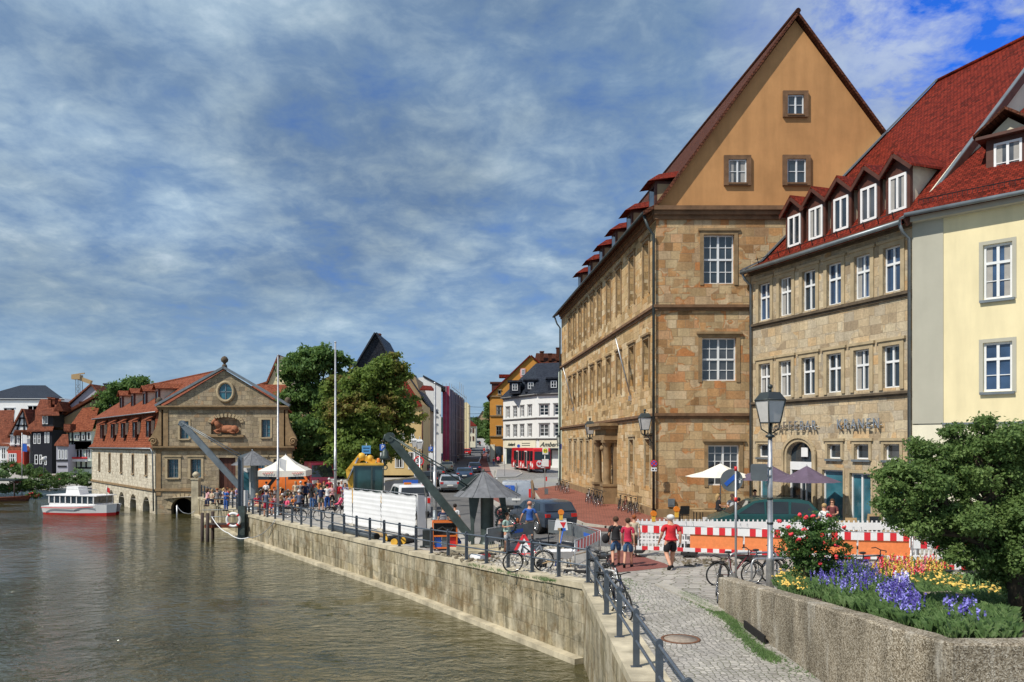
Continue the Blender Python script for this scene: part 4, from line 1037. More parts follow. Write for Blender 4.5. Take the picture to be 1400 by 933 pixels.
# far houses
def px_at(Y):
	return lambda px, py: ((px - 700) / F * Y, EYE - (py - HZ) / F * Y)
def house(name, Y, D, prof, wallm, label, cat='house', roofs=(), wins=(), skew=0, winm='white_frame', glassm='glass', bands=(), doors=(), zb=None, extra=None, timber=None):
	"""front outline given as picture points seen at distance Y, extruded D metres back; roofs = outline edges that carry tiles"""
	q = px_at(Y); pts = [q(*p) for p in prof]; x0 = min(p[0] for p in pts); z0 = (zb if zb is not None else min(p[1] for p in pts))
	root = empty(name, (x0, Y, z0), 0, label, cat)
	loc = lambda p: (p[0] - x0, p[1] - z0)
	m = MB().mat(wallm); L2 = [loc(p) for p in pts]
	m.ext([(a, 0, b) for a, b in L2], (skew, D, 0)); m.build('wall', root)
	for e in roofs:
		a, b, mt = e[:3]; ov = e[3] if len(e) > 3 else .35; a = loc(q(*a)); b = loc(q(*b)); d = Vector((b[0] - a[0], 0, b[1] - a[1])).normalized()
		n_ = Vector((-d.z, 0, d.x)); n_ = n_ if n_.z > 0 else -n_
		A = Vector((a[0], -ov, a[1])) + n_ * .02; B = Vector((b[0], -ov, b[1])) + n_ * .02
		m = MB().mat(mt); ve = Vector((skew, D + 2 * ov, 0))
		lo = A if A.z < B.z else B; ext_ = -d * .35 if lo is A else d * .35
		if lo is A: A = A + ext_
		else: B = B + ext_
		P4 = [A, B, B + n_ * .2, A + n_ * .2]; m.add(P4 + [p + ve for p in P4], [(0, 1, 2, 3), (7, 6, 5, 4), (0, 4, 5, 1), (1, 5, 6, 2), (2, 6, 7, 3), (3, 7, 4, 0)])
		m.build('roof', root)
	for wd in wins:
		xa, xb, ya, yb = wd[:4]; c, r_ = (wd[4:6] if len(wd) > 5 else (2, 2))
		a = loc(q(xa, yb)); b = loc(q(xb, ya)); o = win(root, None, a[0], b[0], a[1], b[1], w=-.05, cols=c, rows=r_, fr=.09, bar=.06, mull=.1, framem=winm, glassm=glassm)
		s = MB().mat('trim_pale' if wallm == 'plaster_orange' else winm)
		if wallm in ('plaster_white', 'plaster_orange'):
			s.box(a[0] - .1, b[0] + .1, -.16, 0, b[1] + .02, b[1] + .16); s.box(a[0] - .1, b[0] + .1, -.18, 0, a[1] - .14, a[1] - .03); s.build('sill', root).parent = o
	if bands:
		m = MB().mat('trim_stone' if wallm != 'plaster_white' else 'paving_grey')
		for xa, xb, ya, yb in bands: a = loc(q(xa, yb)); b = loc(q(xb, ya)); m.box(a[0], b[0], -.18, .02, a[1], b[1])
		m.build('string_course', root)
	if timber:
		m = MB().mat('black_wood')
		for xa, ya, xb, yb in timber: a = loc(q(xa, ya)); b = loc(q(xb, yb)); m.bar((a[0], -.04, a[1]), (b[0], -.04, b[1]), .08, .22, (0, 0, 1)) if abs(a[0] - b[0]) > .05 else m.box(a[0] - .1, a[0] + .1, -.08, .02, min(a[1], b[1]), max(a[1], b[1]))
		m.build('timber_frame', root)
	if extra: extra(root, lambda px, py, w=0: (lambda t: Vector((t[0], w, t[1])))(loc(q(px, py))))
	return root
def frontroof(root, Lc, pts, back, mt='tile_orange', name='roof', th=.18):
	"""pts = eave-left, eave-right, ridge-right, ridge-left in picture points; ridge lies `back` m behind"""
	y0 = root.location.y; vs = []
	for i, (px, py) in enumerate(pts):
		w_ = -.3 if i < 2 else back; Y = y0 + w_; x = (px - 700) / F * Y - root.location.x; z = EYE - (py - HZ) / F * Y - root.location.z; vs.append(Vector((x, w_, z)))
	m = MB().mat(mt); m.add(vs + [v_ - Vector((0, 0, th)) for v_ in vs], [(0, 1, 2, 3), (7, 6, 5, 4), (0, 4, 5, 1), (1, 5, 6, 2), (2, 6, 7, 3), (3, 7, 4, 0)]); return m.build(name, root)
def chimney(root, Lc, px0, px1, py0, py1, w_=2, mt='tile_old'):
	a = Lc(px0, py1); b = Lc(px1, py0); m = MB().mat(mt); m.box(a.x, b.x, w_, w_ + .9, a.z, b.z); m.box(a.x - .1, b.x + .1, w_ - .1, w_ + 1.0, b.z, b.z + .2); m.build('chimney', root)
# --- left bank row (little fishermen's houses)
def ex(root, Lc):
	frontroof(root, Lc, [(-40, 546), (88, 546), (62, 527), (28, 527)], 14, 'slate'); 
house('modern_building', 170, 26, [(-40, 600), (88, 600), (88, 545), (-40, 545)], 'plaster_white', 'large white building with a dark slate hip roof far behind the river houses', 'building', wins=[(5, 20, 558, 580, 3, 1), (38, 52, 555, 572, 2, 1)], glassm='glass_teal', extra=ex)
def ex(root, Lc):
	frontroof(root, Lc, [(-30, 607), (14, 609), (20, 561), (-30, 561)], 6, 'tile_old'); 
house('river_house', 112, 9, [(-30, 652), (14, 652), (14, 606), (-30, 606)], 'plaster_white', 'white house under a plain red roof at the left edge of the photo', roofs=(), wins=[(2, 8, 612, 628), (-10, -2, 612, 628)], extra=ex)
def ex(root, Lc):
	frontroof(root, Lc, [(18, 594), (41, 594), (38, 588), (20, 588)], -.9, 'tile_old'); frontroof(root, Lc, [(9, 616), (41, 616), (38, 606), (16, 606)], .2, 'tile_old')
	m = MB().mat('plaster_red'); a = Lc(18, 640); b = Lc(40, 616); m.box(a.x, b.x, -1.2, 0, a.z, b.z); m.build('red_wing', root)
	win(root, None, Lc(19, 632).x, Lc(30, 632).x, Lc(19, 632).z, Lc(19, 620).z, w=-1.25, cols=4, rows=2, fr=.1, bar=.1)
house('river_house', 110, 9, [(14, 650), (41, 650), (41, 594), (33, 561), (14, 592)], 'plaster_white', 'half timbered house with a pointed gable above a small red wing', roofs=[((14, 596), (33, 560), 'tile_old'), ((33, 560), (42, 590), 'tile_old')],
	  wins=[(15, 21, 596, 607, 3, 1), (22, 27, 596, 607, 2, 1), (33, 36, 596, 612, 1, 1)], extra=ex, timber=[(14, 594, 41, 594), (20, 582, 39, 582), (25, 572, 36, 572), (33, 562, 33, 594), (22, 594, 28, 572), (40, 594, 35, 572), (28, 596, 28, 614), (21.5, 596, 21.5, 614)])
def ex(root, Lc):
	frontroof(root, Lc, [(36, 589), (72, 588), (84, 546), (55, 546)], 5, 'tile_old')
	m = MB().mat('black_wood'); a = Lc(56, 584); b = Lc(71, 566); m.box(a.x, b.x, .3, 3, a.z, b.z); d_ = m.build('dormer', root)
	frontroof(root, Lc, [(53, 567), (81, 567), (80, 562), (56, 562)], 1.5, 'tile_old', 'dormer_roof')
	m = MB().mat('tile_old'); m.ext([Lc(66, 562, 1.2), Lc(80, 562, 1.2), Lc(73, 548, 1.2)], (0, 2.5, 0)); m.build('red_gable', root)
	for xa in (56.5, 61): win(root, None, Lc(xa, 0).x, Lc(xa + 3, 0).x, Lc(0, 580).z, Lc(0, 569).z, w=.2, cols=1, rows=2, fr=.08)
	chimney(root, Lc, 54, 58, 544, 556, 2); chimney(root, Lc, 60, 63, 545, 552, 2)
house('river_house', 109, 8, [(44, 652), (71, 652), (71, 588), (44, 588)], 'plaster_dark', 'black river house with white arched windows and a steep red roof', wins=[(46, 49.7, 593, 607, 1, 2), (51.5, 55.5, 593, 607, 1, 2), (47.5, 52, 622, 635, 1, 2), (54, 57.5, 622, 635, 1, 2), (61, 63.5, 591, 606, 1, 2), (65, 67.5, 591, 606, 1, 2), (61, 64, 624, 636, 1, 2)], extra=ex)
def ex(root, Lc):
	m = MB().mat('plaster_tan'); m.ext([Lc(71, 650, -.5), Lc(96, 650, -.5), Lc(134, 610, -.5), Lc(134, 546, -.5), Lc(71, 583, -.5)], (0, 4, 0)); m.build('tan_wing', root)
	frontroof(root, Lc, [(70, 585), (71, 588), (139, 543), (136, 540)], -.2, 'tile_old')
	m = MB().mat('tile_old'); a, b = Lc(57, 588, -.9), Lc(139, 541, -.9); d = (b - a).normalized(); n_ = Vector((-d.z, 0, d.x)) * .35
	m.ext([a, b, b + n_, a + n_], (0, 5, 0)); m.build('wing_roof', root)
	chimney(root, Lc, 90, 101, 542, 550, 3); chimney(root, Lc, 127, 131, 524, 532, 3, 'slate')
house('river_house', 113, 10, [(66, 650), (137, 650), (137, 543), (126, 527), (66, 582)], 'plaster_lilac', 'tall house with a lilac grey gable and a long tan wing wall below it', roofs=[((60, 583), (126, 527), 'tile_old'), ((126, 527), (138, 542), 'tile_old')], wins=[(108, 113, 549, 555, 1, 1)], winm='brown_wood', extra=ex)
def ex(root, Lc):
	frontroof(root, Lc, [(90, 590), (126, 588), (136, 556), (113, 558)], 4, 'tile_orange'); frontroof(root, Lc, [(97, 613), (126, 612), (124, 604), (102, 604)], -.3, 'tile_orange')
	m = MB().mat('tile_old'); a = Lc(90, 590, -.5); b = Lc(99, 580, -.5); m.box(a.x, b.x, -.5, 2, a.z, b.z); m.build('small_dormer', root)
	m = MB().mat('white_frame'); a = Lc(103, 630); b = Lc(124, 627)
	m.box(a.x, b.x, -1.0, -.9, a.z, b.z); m.box(a.x, b.x, -1.0, 0, a.z - .1, a.z); m.build('balcony', root)
	m = MB().mat('red_plastic')
	for k in range(9): m.ball((lerp(a.x, b.x, k / 8), -1.05, b.z + .08), .16, 6)
	m.build('window_flowers', root)
house('river_house', 107, 8, [(94, 650), (125, 650), (125, 590), (94, 590)], 'plaster_palegreen', 'pale green half timbered house with a flowered balcony beside the hall', wins=[(102, 109, 594, 601, 2, 1), (112, 116, 594, 602, 1, 1), (119, 124, 591, 602, 1, 1), (104, 113, 614, 627, 2, 1), (117, 124, 614, 627, 2, 1)],
	  extra=ex, timber=[(94, 590, 94, 640), (99, 590, 99, 640), (110, 590, 110, 603), (117, 590, 117, 603), (94, 604, 125, 604), (94, 628, 104, 628), (94, 616, 99, 620), (104, 630, 104, 640), (111, 630, 111, 640), (118, 630, 118, 640), (94, 640, 125, 640)], glassm='glass')
def ex(root, Lc):
	frontroof(root, Lc, [(74, 608), (94, 609), (93, 594), (85, 594)], 1.5, 'tile_old')
house('river_house', 105, 4, [(77, 648), (93, 648), (93, 608), (77, 608)], 'plaster_lilac', 'small annexe with a red hip roof left of the pale green house', wins=[(80, 83, 615, 628, 1, 1), (84.5, 87.5, 615, 628, 1, 1), (89, 92, 615, 628, 1, 1)], extra=ex, timber=[(77, 630, 93, 630), (79, 638, 91, 638)])
q = px_at(260); root = empty('tower_crane', (q(108, 0)[0], 260, 4.5), 0, 'tan construction crane top standing behind the far left roofs', 'crane')
m = MB().mat('zinc'); zz = [q(0, y)[1] - 4.5 for y in (640, 519)]
for s1 in (-.7, .7):
	for s2 in (-.7, .7): m.bar((s1, s2, 0), (s1, s2, zz[1]), .15)
for k in range(int(zz[1] // 1.6)): m.bar((-.7, -.7, k * 1.6), (.7, -.7, k * 1.6 + 1.6), .1); m.bar((.7, -.7, k * 1.6), (-.7, -.7, k * 1.6 + 1.6), .1)
m.build('mast', root)
m = MB().mat('wood_tan' if 'wood_tan' in MATS else flat('wood_tan', (.35, .24, .12), .7)); m.box(-2.0, .8, -1, 1, zz[1], zz[1] + 1.4); m.bar((-1, 0, zz[1] + .8), (4, 0, zz[1] - 1.0), 1.2); m.bar((-2.4, 0, zz[1] + 1.4), (1.8, 0, zz[1] + 2), .4); m.build('jib', root)
# --- behind the hall and the trees
house('background_house', 96, 10, [(345, 640), (395, 640), (395, 520), (383, 487), (367, 524), (345, 530)], 'plaster_yellow', 'yellow gabled house half hidden between the hall pediment and the trees', roofs=[((366, 526), (383, 486), 'tile_old', .3), ((345, 531), (367, 524), 'tile_orange')])
def ex(root, Lc):
	frontroof(root, Lc, [(340, 546), (400, 546), (392, 526), (348, 526)], 3, 'tile_orange'); 
house('background_house', 90, 5, [(344, 640), (400, 640), (400, 546), (344, 546)], 'plaster_sand', 'low house with a bright red roof right behind the hall', extra=ex)
house('background_house', 118, 12, [(470, 640), (560, 640), (560, 545), (514, 457), (470, 530)], 'slate', 'tall house with a dark slate gable and brick chimney rising above the trees', roofs=[((468, 533), (514, 456), 'slate', .5), ((514, 456), (562, 546), 'slate', .5)],
	  extra=lambda root, Lc: chimney(root, Lc, 512.5, 517, 456, 478, 1.5))
def ex(root, Lc):
	frontroof(root, Lc, [(430, 556), (577, 554), (549, 511), (460, 511)], 6.5, 'tile_red')
	m = MB().mat('brown_wood'); a = Lc(584, 560); m.tube([Lc(577.5, 560, -.1), Lc(577.5, 640, -.1)], .09, 6); m.build('downpipe', root)
house('street_house', 96, 9, [(420, 650), (577, 650), (577, 553), (420, 553)], 'plaster_sand', 'ochre house with a broad red hip roof behind the autumn coloured tree', wins=[(x, x + 6, y, y + 14, 2, 3) for x in (480, 498, 516, 533, 547, 560) for y in (564, 592)] + [(540, 552, 618, 640, 2, 1), (558, 572, 618, 642, 2, 1)], winm='white_frame', extra=ex, skew=0)
house('street_house', 108, 9, [(560, 640), (588, 640), (588, 560), (577, 548), (568, 516), (552, 506)], 'plaster_tan', 'brown house with an orange dormer between the red roofed and white gabled houses', roofs=[((552, 507), (588, 560), 'slate', .2)], wins=[(580, 584, 570, 582, 1, 2), (580, 584, 592, 606, 1, 2)],
	  extra=lambda root, Lc: (frontroof(root, Lc, [(574, 532), (594, 533), (590, 528), (578, 527)], 1.5, 'tile_red'), None), skew=0)
house('street_house', 120, 12, [(555, 640), (603, 640), (603, 553), (603, 528), (578, 516), (568, 517), (555, 524)], 'plaster_white', 'house with a blank white side wall and dark verge above the street', roofs=[((578, 515), (606, 530), 'slate', .2), ((555, 524), (570, 515), 'slate', .2)], skew=-1.1, wins=[(594, 597, 560, 568, 1, 2), (594, 597, 580, 590, 1, 2)])
def ex(root, Lc):
	m = MB().mat(flat('netting_grey', (.14, .13, .17), .9, 0, .3, .8)); a = Lc(615, 640, -1); b = Lc(636, 545, 28)
	p0 = Lc(615, 640, -1.1); p1 = Vector((p0.x + .55, 30, p0.z)); h0 = Lc(615, 530, -1.1).z
	k = 9
	for i in range(k):
		t0, t1 = i / k, (i + 1) / k; A = p0.lerp(p1, t0); B = p0.lerp(p1, t1); bul = .12 * (i % 2)
		m.add([(A.x + bul, A.y, A.z), (B.x + bul, B.y, B.z), (B.x + bul, B.y, h0 - .2), (A.x + bul, A.y, h0 - .2), (A.x - .3, A.y, A.z), (B.x - .3, B.y, B.z), (B.x - .3, B.y, h0 - .2), (A.x - .3, A.y, h0 - .2)], [(0, 1, 2, 3), (4, 7, 6, 5), (0, 4, 5, 1), (2, 6, 7, 3), (0, 3, 7, 4), (1, 5, 6, 2)])
	m.build('grey_net', root)
	m = MB().mat(flat('netting_pink', (.40, .05, .10), .8, 0, .25, 1.2)); a = Lc(606.5, 640, -1.4); b = Lc(615.5, 529, -1.4); m.box(a.x, b.x, -1.5, -.6, a.z, b.z); m.build('pink_net', root)
	m = MB().mat('zinc')
	for i in range(9):
		A = p0.lerp(p1, i / 8); m.tube([(A.x + .4, A.y, A.z), (A.x + .4, A.y, h0 + (2.0 if 3 < i < 7 else .5))], .045, 5)
	for j in range(6): z_ = lerp(p0.z, h0, .15 + j * .17); m.tube([(p0.x + .4, p0.y, z_), (p1.x + .4, p1.y, z_)], .035, 5)
	for px in (606.5, 611, 615.5): c = Lc(px, 640, -1.6); m.tube([c, (c.x, c.y, h0 + .6)], .045, 5)
	m.build('scaffold_poles', root)
house('scaffolded_house', 130, 30, [(605, 640), (613.5, 640), (613.5, 530), (605, 530)], 'plaster_lilac', 'house under renovation wrapped in grey and pink scaffold netting', 'house', extra=ex, skew=.2)
house('street_house', 178, 6, [(632, 620), (641, 620), (641, 553), (638, 550), (634, 551), (632, 555)], 'plaster_yellow', 'narrow yellow tower like house beyond the scaffolding', wins=())
def ex(root, Lc):
	frontroof(root, Lc, [(631, 582), (652, 582), (641, 573), (631, 573)], 5, 'tile_red')
	m = MB().mat('brown_wood')
	for xa, ya in ((634.3, 586), (641.5, 586), (646, 586), (634.3, 597), (641.5, 597), (646, 597)): a = Lc(xa, ya + 6); m.box(a.x, a.x + .35, -.1, 0, a.z, a.z + 1.1)
	m.build('shutters', root)
house('street_house', 190, 8, [(626, 612), (650, 612), (650, 582), (626, 582)], 'plaster_cream', 'cream house with brown shutters and red hip roof at the street end', wins=[(636, 640.5, 586, 592, 1, 1), (643, 645.5, 586, 592, 1, 1), (636, 640.5, 597, 603, 1, 1)], extra=ex)
for i, (xa, xb, ya, yb, Y) in enumerate(((652, 668, 562, 575, 420), (668, 700, 560, 570, 520))):
	house('distant_house', Y, 12, [(xa, 604), (xb, 604), (xb, yb), ((xa + xb) / 2, ya), (xa, yb)], 'plaster_tan', ('distant house with dark red roof low above the street end', 'faraway gabled roof behind the orange gabled house')[i], roofs=[((xa, yb), ((xa + xb) / 2, ya), 'tile_brown'), (((xa + xb) / 2, ya), (xb, yb), 'tile_brown')])
# --- orange gabled house and the white corner shop
def ex(root, Lc):
	m = MB().mat(flat('pink_paint', (.75, .38, .32), .8)); a, b = Lc(711, 517, -.12), Lc(718.5, 504, -.12); m.ext([(a.x, -.14, a.z + .3), ((a.x + b.x) / 2, -.14, a.z - .2), (b.x, -.14, a.z + .3), (b.x, -.14, b.z), (a.x, -.14, b.z)], (0, .1, 0)); m.build('window_shield', root)
	win(root, None, Lc(713, 0).x, Lc(717, 0).x, Lc(0, 513).z, Lc(0, 505).z, w=-.22, cols=2, rows=2, fr=.1)
	m = MB().mat('brown_wood'); a, b = Lc(672, 538), Lc(689, 524); m.box(a.x, b.x, 1, 3, a.z, b.z); m.box(a.x - .3, b.x + .3, .8, 3, b.z, b.z + .3); m.build('dormer', root)
	m = MB().mat('tile_red'); a, b = Lc(682, 515), Lc(698, 511); m.box(a.x, b.x, 1.5, 4, a.z, b.z); m.build('dormer_roof', root)
	m = MB().mat('plaster_cream'); a, b = Lc(670.3, 634, -.1), Lc(687, 608, -.1); m.box(a.x, a.x + .8, -.12, 0, a.z, b.z); m.build('shop_front', root)
	m = MB().mat('glass'); m.box(a.x + .9, b.x - .2, -.1, 0, a.z, b.z - .3); m.build('shop_window', root)
house('orange_house', 141, 14, [(669.7, 636), (787, 636), (787, 541), (725.4, 487), (669.7, 541)], 'plaster_orange', 'orange gabled house with pink framed attic window beside the white shop', roofs=[((668, 542), (725.4, 487), 'tile_red'), ((725.4, 487), (789, 542), 'tile_red')],
	  wins=[(678.5, 685.5, 555, 567, 2, 2), (678.5, 685.5, 583, 595, 2, 2), (681, 685, 534, 539, 1, 1)], bands=[(669.7, 687, 568, 569.6), (669.7, 687, 596, 597.6), (669, 688, 541, 543)], extra=ex, winm='zinc')
def ex(root, Lc):
	frontroof(root, Lc, [(728, 506), (790, 506), (775, 484), (733, 483)], 5, 'tile_brown'); frontroof(root, Lc, [(740, 506), (772, 508), (770, 498), (745, 496)], 2, 'tile_red')
	for a, b, c in ((739, 744, 480), (750.5, 755, 483), (761.5, 767, 475)): chimney(root, Lc, a, b, c, 492, 2, 'tile_brown')
house('background_house', 160, 10, [(728, 640), (800, 640), (800, 506), (728, 506)], 'plaster_tan', 'dark red roof with three chimneys peeping over the slate roof', extra=ex)
fA = Fac(-1.5, 135.5, 5.46, -10.9); fB = Fac(3.96, 124.6, 3.81, -2.0)
SB = empty('corner_shop', (-1.5, 135.5, 0), 0, 'white corner shop building with dark slate roof and green script sign', 'building')
la_ = math.hypot(5.46, 10.9); lb_ = fB.u(776)
def side(T, L, fac, xs, sx, name):
	hl = []
	m = MB().xf(T).mat('plaster_white')
	for px, hw in xs:
		u_ = fac.u(px)
		for za, zb in ((8.55, 10.2), (5.3, 7.15)): hl.append((u_ - hw, u_ + hw, za, zb, .12))
	wall(m, 0, L, -1, 11.9, [h[:4] for h in hl] + sx, .12); m.build(name, SB)
	for h in hl: win(SB, T, *h[:4], w=.06, cols=2, rows=3, fr=.09, bar=.06, mull=.1, sur='paving_grey', sw=.12, sp_=.06, lintel=.08)
	for s_ in sx: win(SB, T, *s_, w=.06, cols=1, rows=1, fr=.12, name='shop_window', framem='plaster_palegreen', glassm='glass')
	m = MB().mat('paving_grey'); band(m, T, 0, L, 8.0, 8.25, .2, 2); band(m, T, 0, L, 4.75, 5.0, .25, 2); band(m, T, 0, L, 11.6, 11.95, .5, 3); m.build('cornice', SB)
	m = MB().xf(T).mat('plaster_cream'); m.box(.4, L - .3, -.14, 0, 3.45, 4.65); m.build('fascia', SB)
TA = facT(0, 0, 5.46, -10.9); TB = facT(5.46, -10.9, 3.81, -2.0)
side(TA, la_, fA, [(694.5, .62), (704.5, .6), (714, .6), (724.5, .6)], [(1.0, la_ - 1.6, .6, 3.35)], 'left_wing_wall')
side(TB, lb_, fB, [(744, .75), (764, .75)], [(.6, 2.6, .6, 3.3)], 'right_wing_wall')
EL_, ER_ = Vector((-.4, .5, 11.9)), Vector((5.46 - .1, -11.5, 11.9)); EF = TB @ Vector((lb_ + .3, -.4, 11.9))
RA, RBp = Vector((5.5, -3.0, 17.3)), Vector((14.5, -6.5, 17.3))
m = MB().mat('slate')
for pl in ([EL_, ER_, RA], [ER_, EF, RBp, RA], [EL_, RA, RBp, Vector((14.5, 4, 11.9)), Vector((0, 6, 11.9))]): m.ext(pl, (0, 0, .2))
m.build('roof', SB)
for px, py, Yd in ((704, 530, 129), (725.5, 528, 127), (757, 526, 123.5)):
	c = P(px, py, Yd) - SB.location; m = MB().mat('slate'); m.box(c.x - .9, c.x + .9, c.z * 0 + c.y, c.y + 3, c.z - 1.0, c.z + .9); m.box(c.x - 1.2, c.x + 1.2, c.y - .3, c.y + 3, c.z + .9, c.z + 1.15); d_ = m.build('dormer', SB)
	o = win(SB, None, c.x - .45, c.x + .45, c.z - .5, c.z + .6, w=c.y - .08, cols=2, rows=2, fr=.1, bar=.06)
for T, L, tx in ((TA, la_, 'Amberk'), (TB, lb_, 'Amberk')):
	text_mesh(tx, 1.0 if T is TB else .8, 'dark_green_metal', .03, SB, 'lettering', T @ txt_at(L * (.42 if T is TB else .28), -.17, 4.0), shear=.5)
for k in range(2):
	m = MB().xf(TA).mat('dark_green_metal'); m.box(7.2, 10.0, -.16, -.14, 3.8 + k * .35, 3.9 + k * .35); m.build('sign_line', SB)
m = MB().xf(TB).mat('black_metal'); m.box(1.0, lb_, -1.0, 0, 3.1, 3.3); m.build('awning', SB)
q = px_at(80); house('green_house', 84, 8, [(769.5, 665), (785, 665), (785, 500), (769.5, 500)], 'plaster_palegreen', 'narrow strip of a pale green house next to the sandstone facade', wins=())
# vegetation
foliage('leaf_dark', (.04, .085, .025), (.09, .165, .045), (.16, .26, .07), .6, .35)
foliage('leaf_mid', (.06, .11, .02), (.13, .20, .04), (.20, .28, .06), .6, .35, third=(.28, .16, .05))
foliage('leaf_yew', (.045, .09, .026), (.11, .18, .05), (.22, .31, .10), .9, .3)
foliage('leaf_rose', (.02, .05, .012), (.05, .11, .025), (.13, .22, .06), 2, .2)
foliage('leaf_bed', (.05, .10, .03), (.12, .21, .07), (.28, .38, .17), 2, .25)
foliage('leaf_hedge', (.03, .06, .016), (.065, .12, .03), (.13, .2, .05), .5, .2)
flat('petal_red', (.75, .05, .07), .6, 0, .2, 12); flat('petal_violet', (.10, .075, .38), .6, 0, .3, 12); flat('petal_yellow', (.72, .48, .10), .6, 0, .2, 12)
flat('petal_pink', (.75, .2, .28), .6, 0, .2, 12); flat('petal_white', (.8, .78, .85), .6, 0, .1, 12); flat('petal_lilac', (.30, .28, .75), .6, 0, .2, 12)
def leafcloud(blobs, n, size, mat, name, parent, loc, seed=1, aspect=.55, hollow=.45, clump=None, nclump=None, droop=0.0):
	"""blobs: (centre, radii, weight) in local coordinates; many small leaf faces gathered in clumps"""
	rnd = random.Random(seed); vs = []; fs = []
	wts = [b[1][0] * b[1][1] * b[1][2] for b in blobs]; tot = sum(wts); clump = clump or max(size * 3, .14); per = 34
	for b, w_ in zip(blobs, wts):
		nc = max(4, int(n * w_ / tot / per))
		for _ in range(nc):
			d = Vector((rnd.gauss(0, 1), rnd.gauss(0, 1), rnd.gauss(0, 1))).normalized(); r_ = (hollow + (1 - hollow) * rnd.random() ** .5) * (1 + .18 * noise.noise(d * 2.3 + Vector((seed, 0, 0))))
			c = Vector(b[0]) + Vector((d.x * b[1][0], d.y * b[1][1], d.z * b[1][2])) * r_
			cs = clump * rnd.uniform(.6, 1.35)
			for _k in range(per):
				e = Vector((rnd.gauss(0, 1), rnd.gauss(0, 1), rnd.gauss(0, .62))) * cs * .42
				p = c + e - Vector((0, 0, droop * e.length))
				nrm = (d * .6 + Vector((rnd.gauss(0, 1), rnd.gauss(0, 1), rnd.gauss(0, 1) + .5)) * .6).normalized()
				a = nrm.orthogonal().normalized(); a.rotate(Matrix.Rotation(rnd.uniform(0, 6.28), 3, nrm)); q = nrm.cross(a)
				s1 = size * rnd.uniform(.6, 1.25); a = a * s1; q = q * s1 * aspect; k = len(vs)
				vs += [tuple(p - a), tuple(p + q), tuple(p + a), tuple(p - q)]; fs.append((k, k + 1, k + 2, k + 3))
	me = bpy.data.meshes.new(name); me.from_pydata(vs, [], fs); me.materials.append(M_(mat))
	o = bpy.data.objects.new(name, me); COL.objects.link(o)
	if parent: o.parent = parent
	return o
def tree(name, label, base, blobs, n, size, mat, Y, tr=.22, seed=1, cat='tree', group=None, limbs=True, dy=1.0, base_z=None):
	root = empty(name, base, 0, label, cat, group); B = Vector(base); rnd = random.Random(seed)
	bl = []
	for px, py, r_ in blobs:
		rm = r_ / F * Y; c = P(px, py, Y + rnd.uniform(-.5, .5) * rm * dy) - B; bl.append((c, (rm, rm * dy, rm * .92)))
	sb = []
	for c, r3 in bl:
		sb.append((c, tuple(v * .72 for v in r3)))
		for _ in range(7):
			d = Vector((rnd.gauss(0, 1), rnd.gauss(0, 1), rnd.gauss(0, 1))).normalized(); f_ = rnd.uniform(.25, .42)
			sb.append((c + Vector((d.x * r3[0], d.y * r3[1], d.z * r3[2])) * rnd.uniform(.55, .85), (r3[0] * f_ * 1.25, r3[1] * f_, r3[2] * f_ * .7)))
	leafcloud(sb, n, size, mat, 'crown', root, None, seed)
	m = MB().mat('bark'); top = max(c[0].z for c in bl)
	cx = sum(c[0].x for c in bl) / len(bl); cy = sum(c[0].y for c in bl) / len(bl)
	tp = [Vector((0, 0, -.1)), Vector((cx * .15, 0, top * .3)), Vector((cx * .6, cy * .5, top * .65)), Vector((cx, cy, top * .95))]
	m.tube(tp, [tr * 1.25, tr, tr * .7, tr * .25], 9)
	if limbs:
		for c, r3 in bl:
			s_ = tp[1].lerp(tp[2], rnd.random()); mid = s_.lerp(c, .5) + Vector((0, 0, -.1 * r3[0])); m.tube([s_, mid, c], [tr * .45, tr * .3, tr * .1], 6)
			for k in range(3): e = c + Vector((rnd.uniform(-.7, .7) * r3[0], rnd.uniform(-.7, .7) * r3[1], rnd.uniform(-.2, .8) * r3[2])); m.tube([c.lerp(s_, .3), e], [tr * .18, tr * .05], 5)
	m.build('trunk', root)
	return root
def GB0(px, Y): return tuple(GY(px, Y))
tree('plane_tree', 'dark green dense tree, left one of the two big trees behind the crowd', GB0(432, 76), [(424, 500, 30), (404, 512, 20), (447, 492, 24), (410, 545, 30), (445, 540, 36), (398, 580, 20), (425, 590, 36), (455, 590, 36), (412, 622, 26), (446, 628, 26), (470, 515, 22), (462, 492, 17), (395, 545, 16), (437, 484, 16), (465, 620, 24), (468, 548, 22), (402, 494, 14), (416, 486, 14)], 26000, .20, 'leaf_dark', 76, .32, 3)
tree('maple_tree', 'large green tree with rust brown patches in its upper crown', GB0(505, 66), [(520, 512, 30), (548, 508, 20), (495, 528, 32), (538, 545, 32), (478, 562, 32), (515, 572, 38), (556, 578, 22), (488, 602, 36), (528, 610, 34), (470, 612, 22), (500, 635, 22), (462, 585, 24), (455, 560, 24), (458, 530, 20), (530, 494, 17), (560, 555, 15), (480, 540, 20), (475, 632, 20)], 34000, .17, 'leaf_mid', 66, .3, 8)
tree('poplar_tree', 'green tree standing between the river houses and the hall roof', GB0(165, 112), [(180, 530, 20), (160, 540, 22), (142, 560, 18), (172, 560, 26), (150, 585, 22), (195, 528, 14), (135, 580, 12), (185, 580, 22), (150, 605, 18), (205, 545, 12)], 15000, .26, 'leaf_dark', 112, .35, 5)
tree('street_tree', 'dark conifer like tree against the orange house wall', GB0(672, 190), [(668, 565, 7), (670, 580, 8), (667, 592, 8), (671, 600, 8), (669, 555, 4)], 4000, .28, 'leaf_dark', 190, .2, 6)
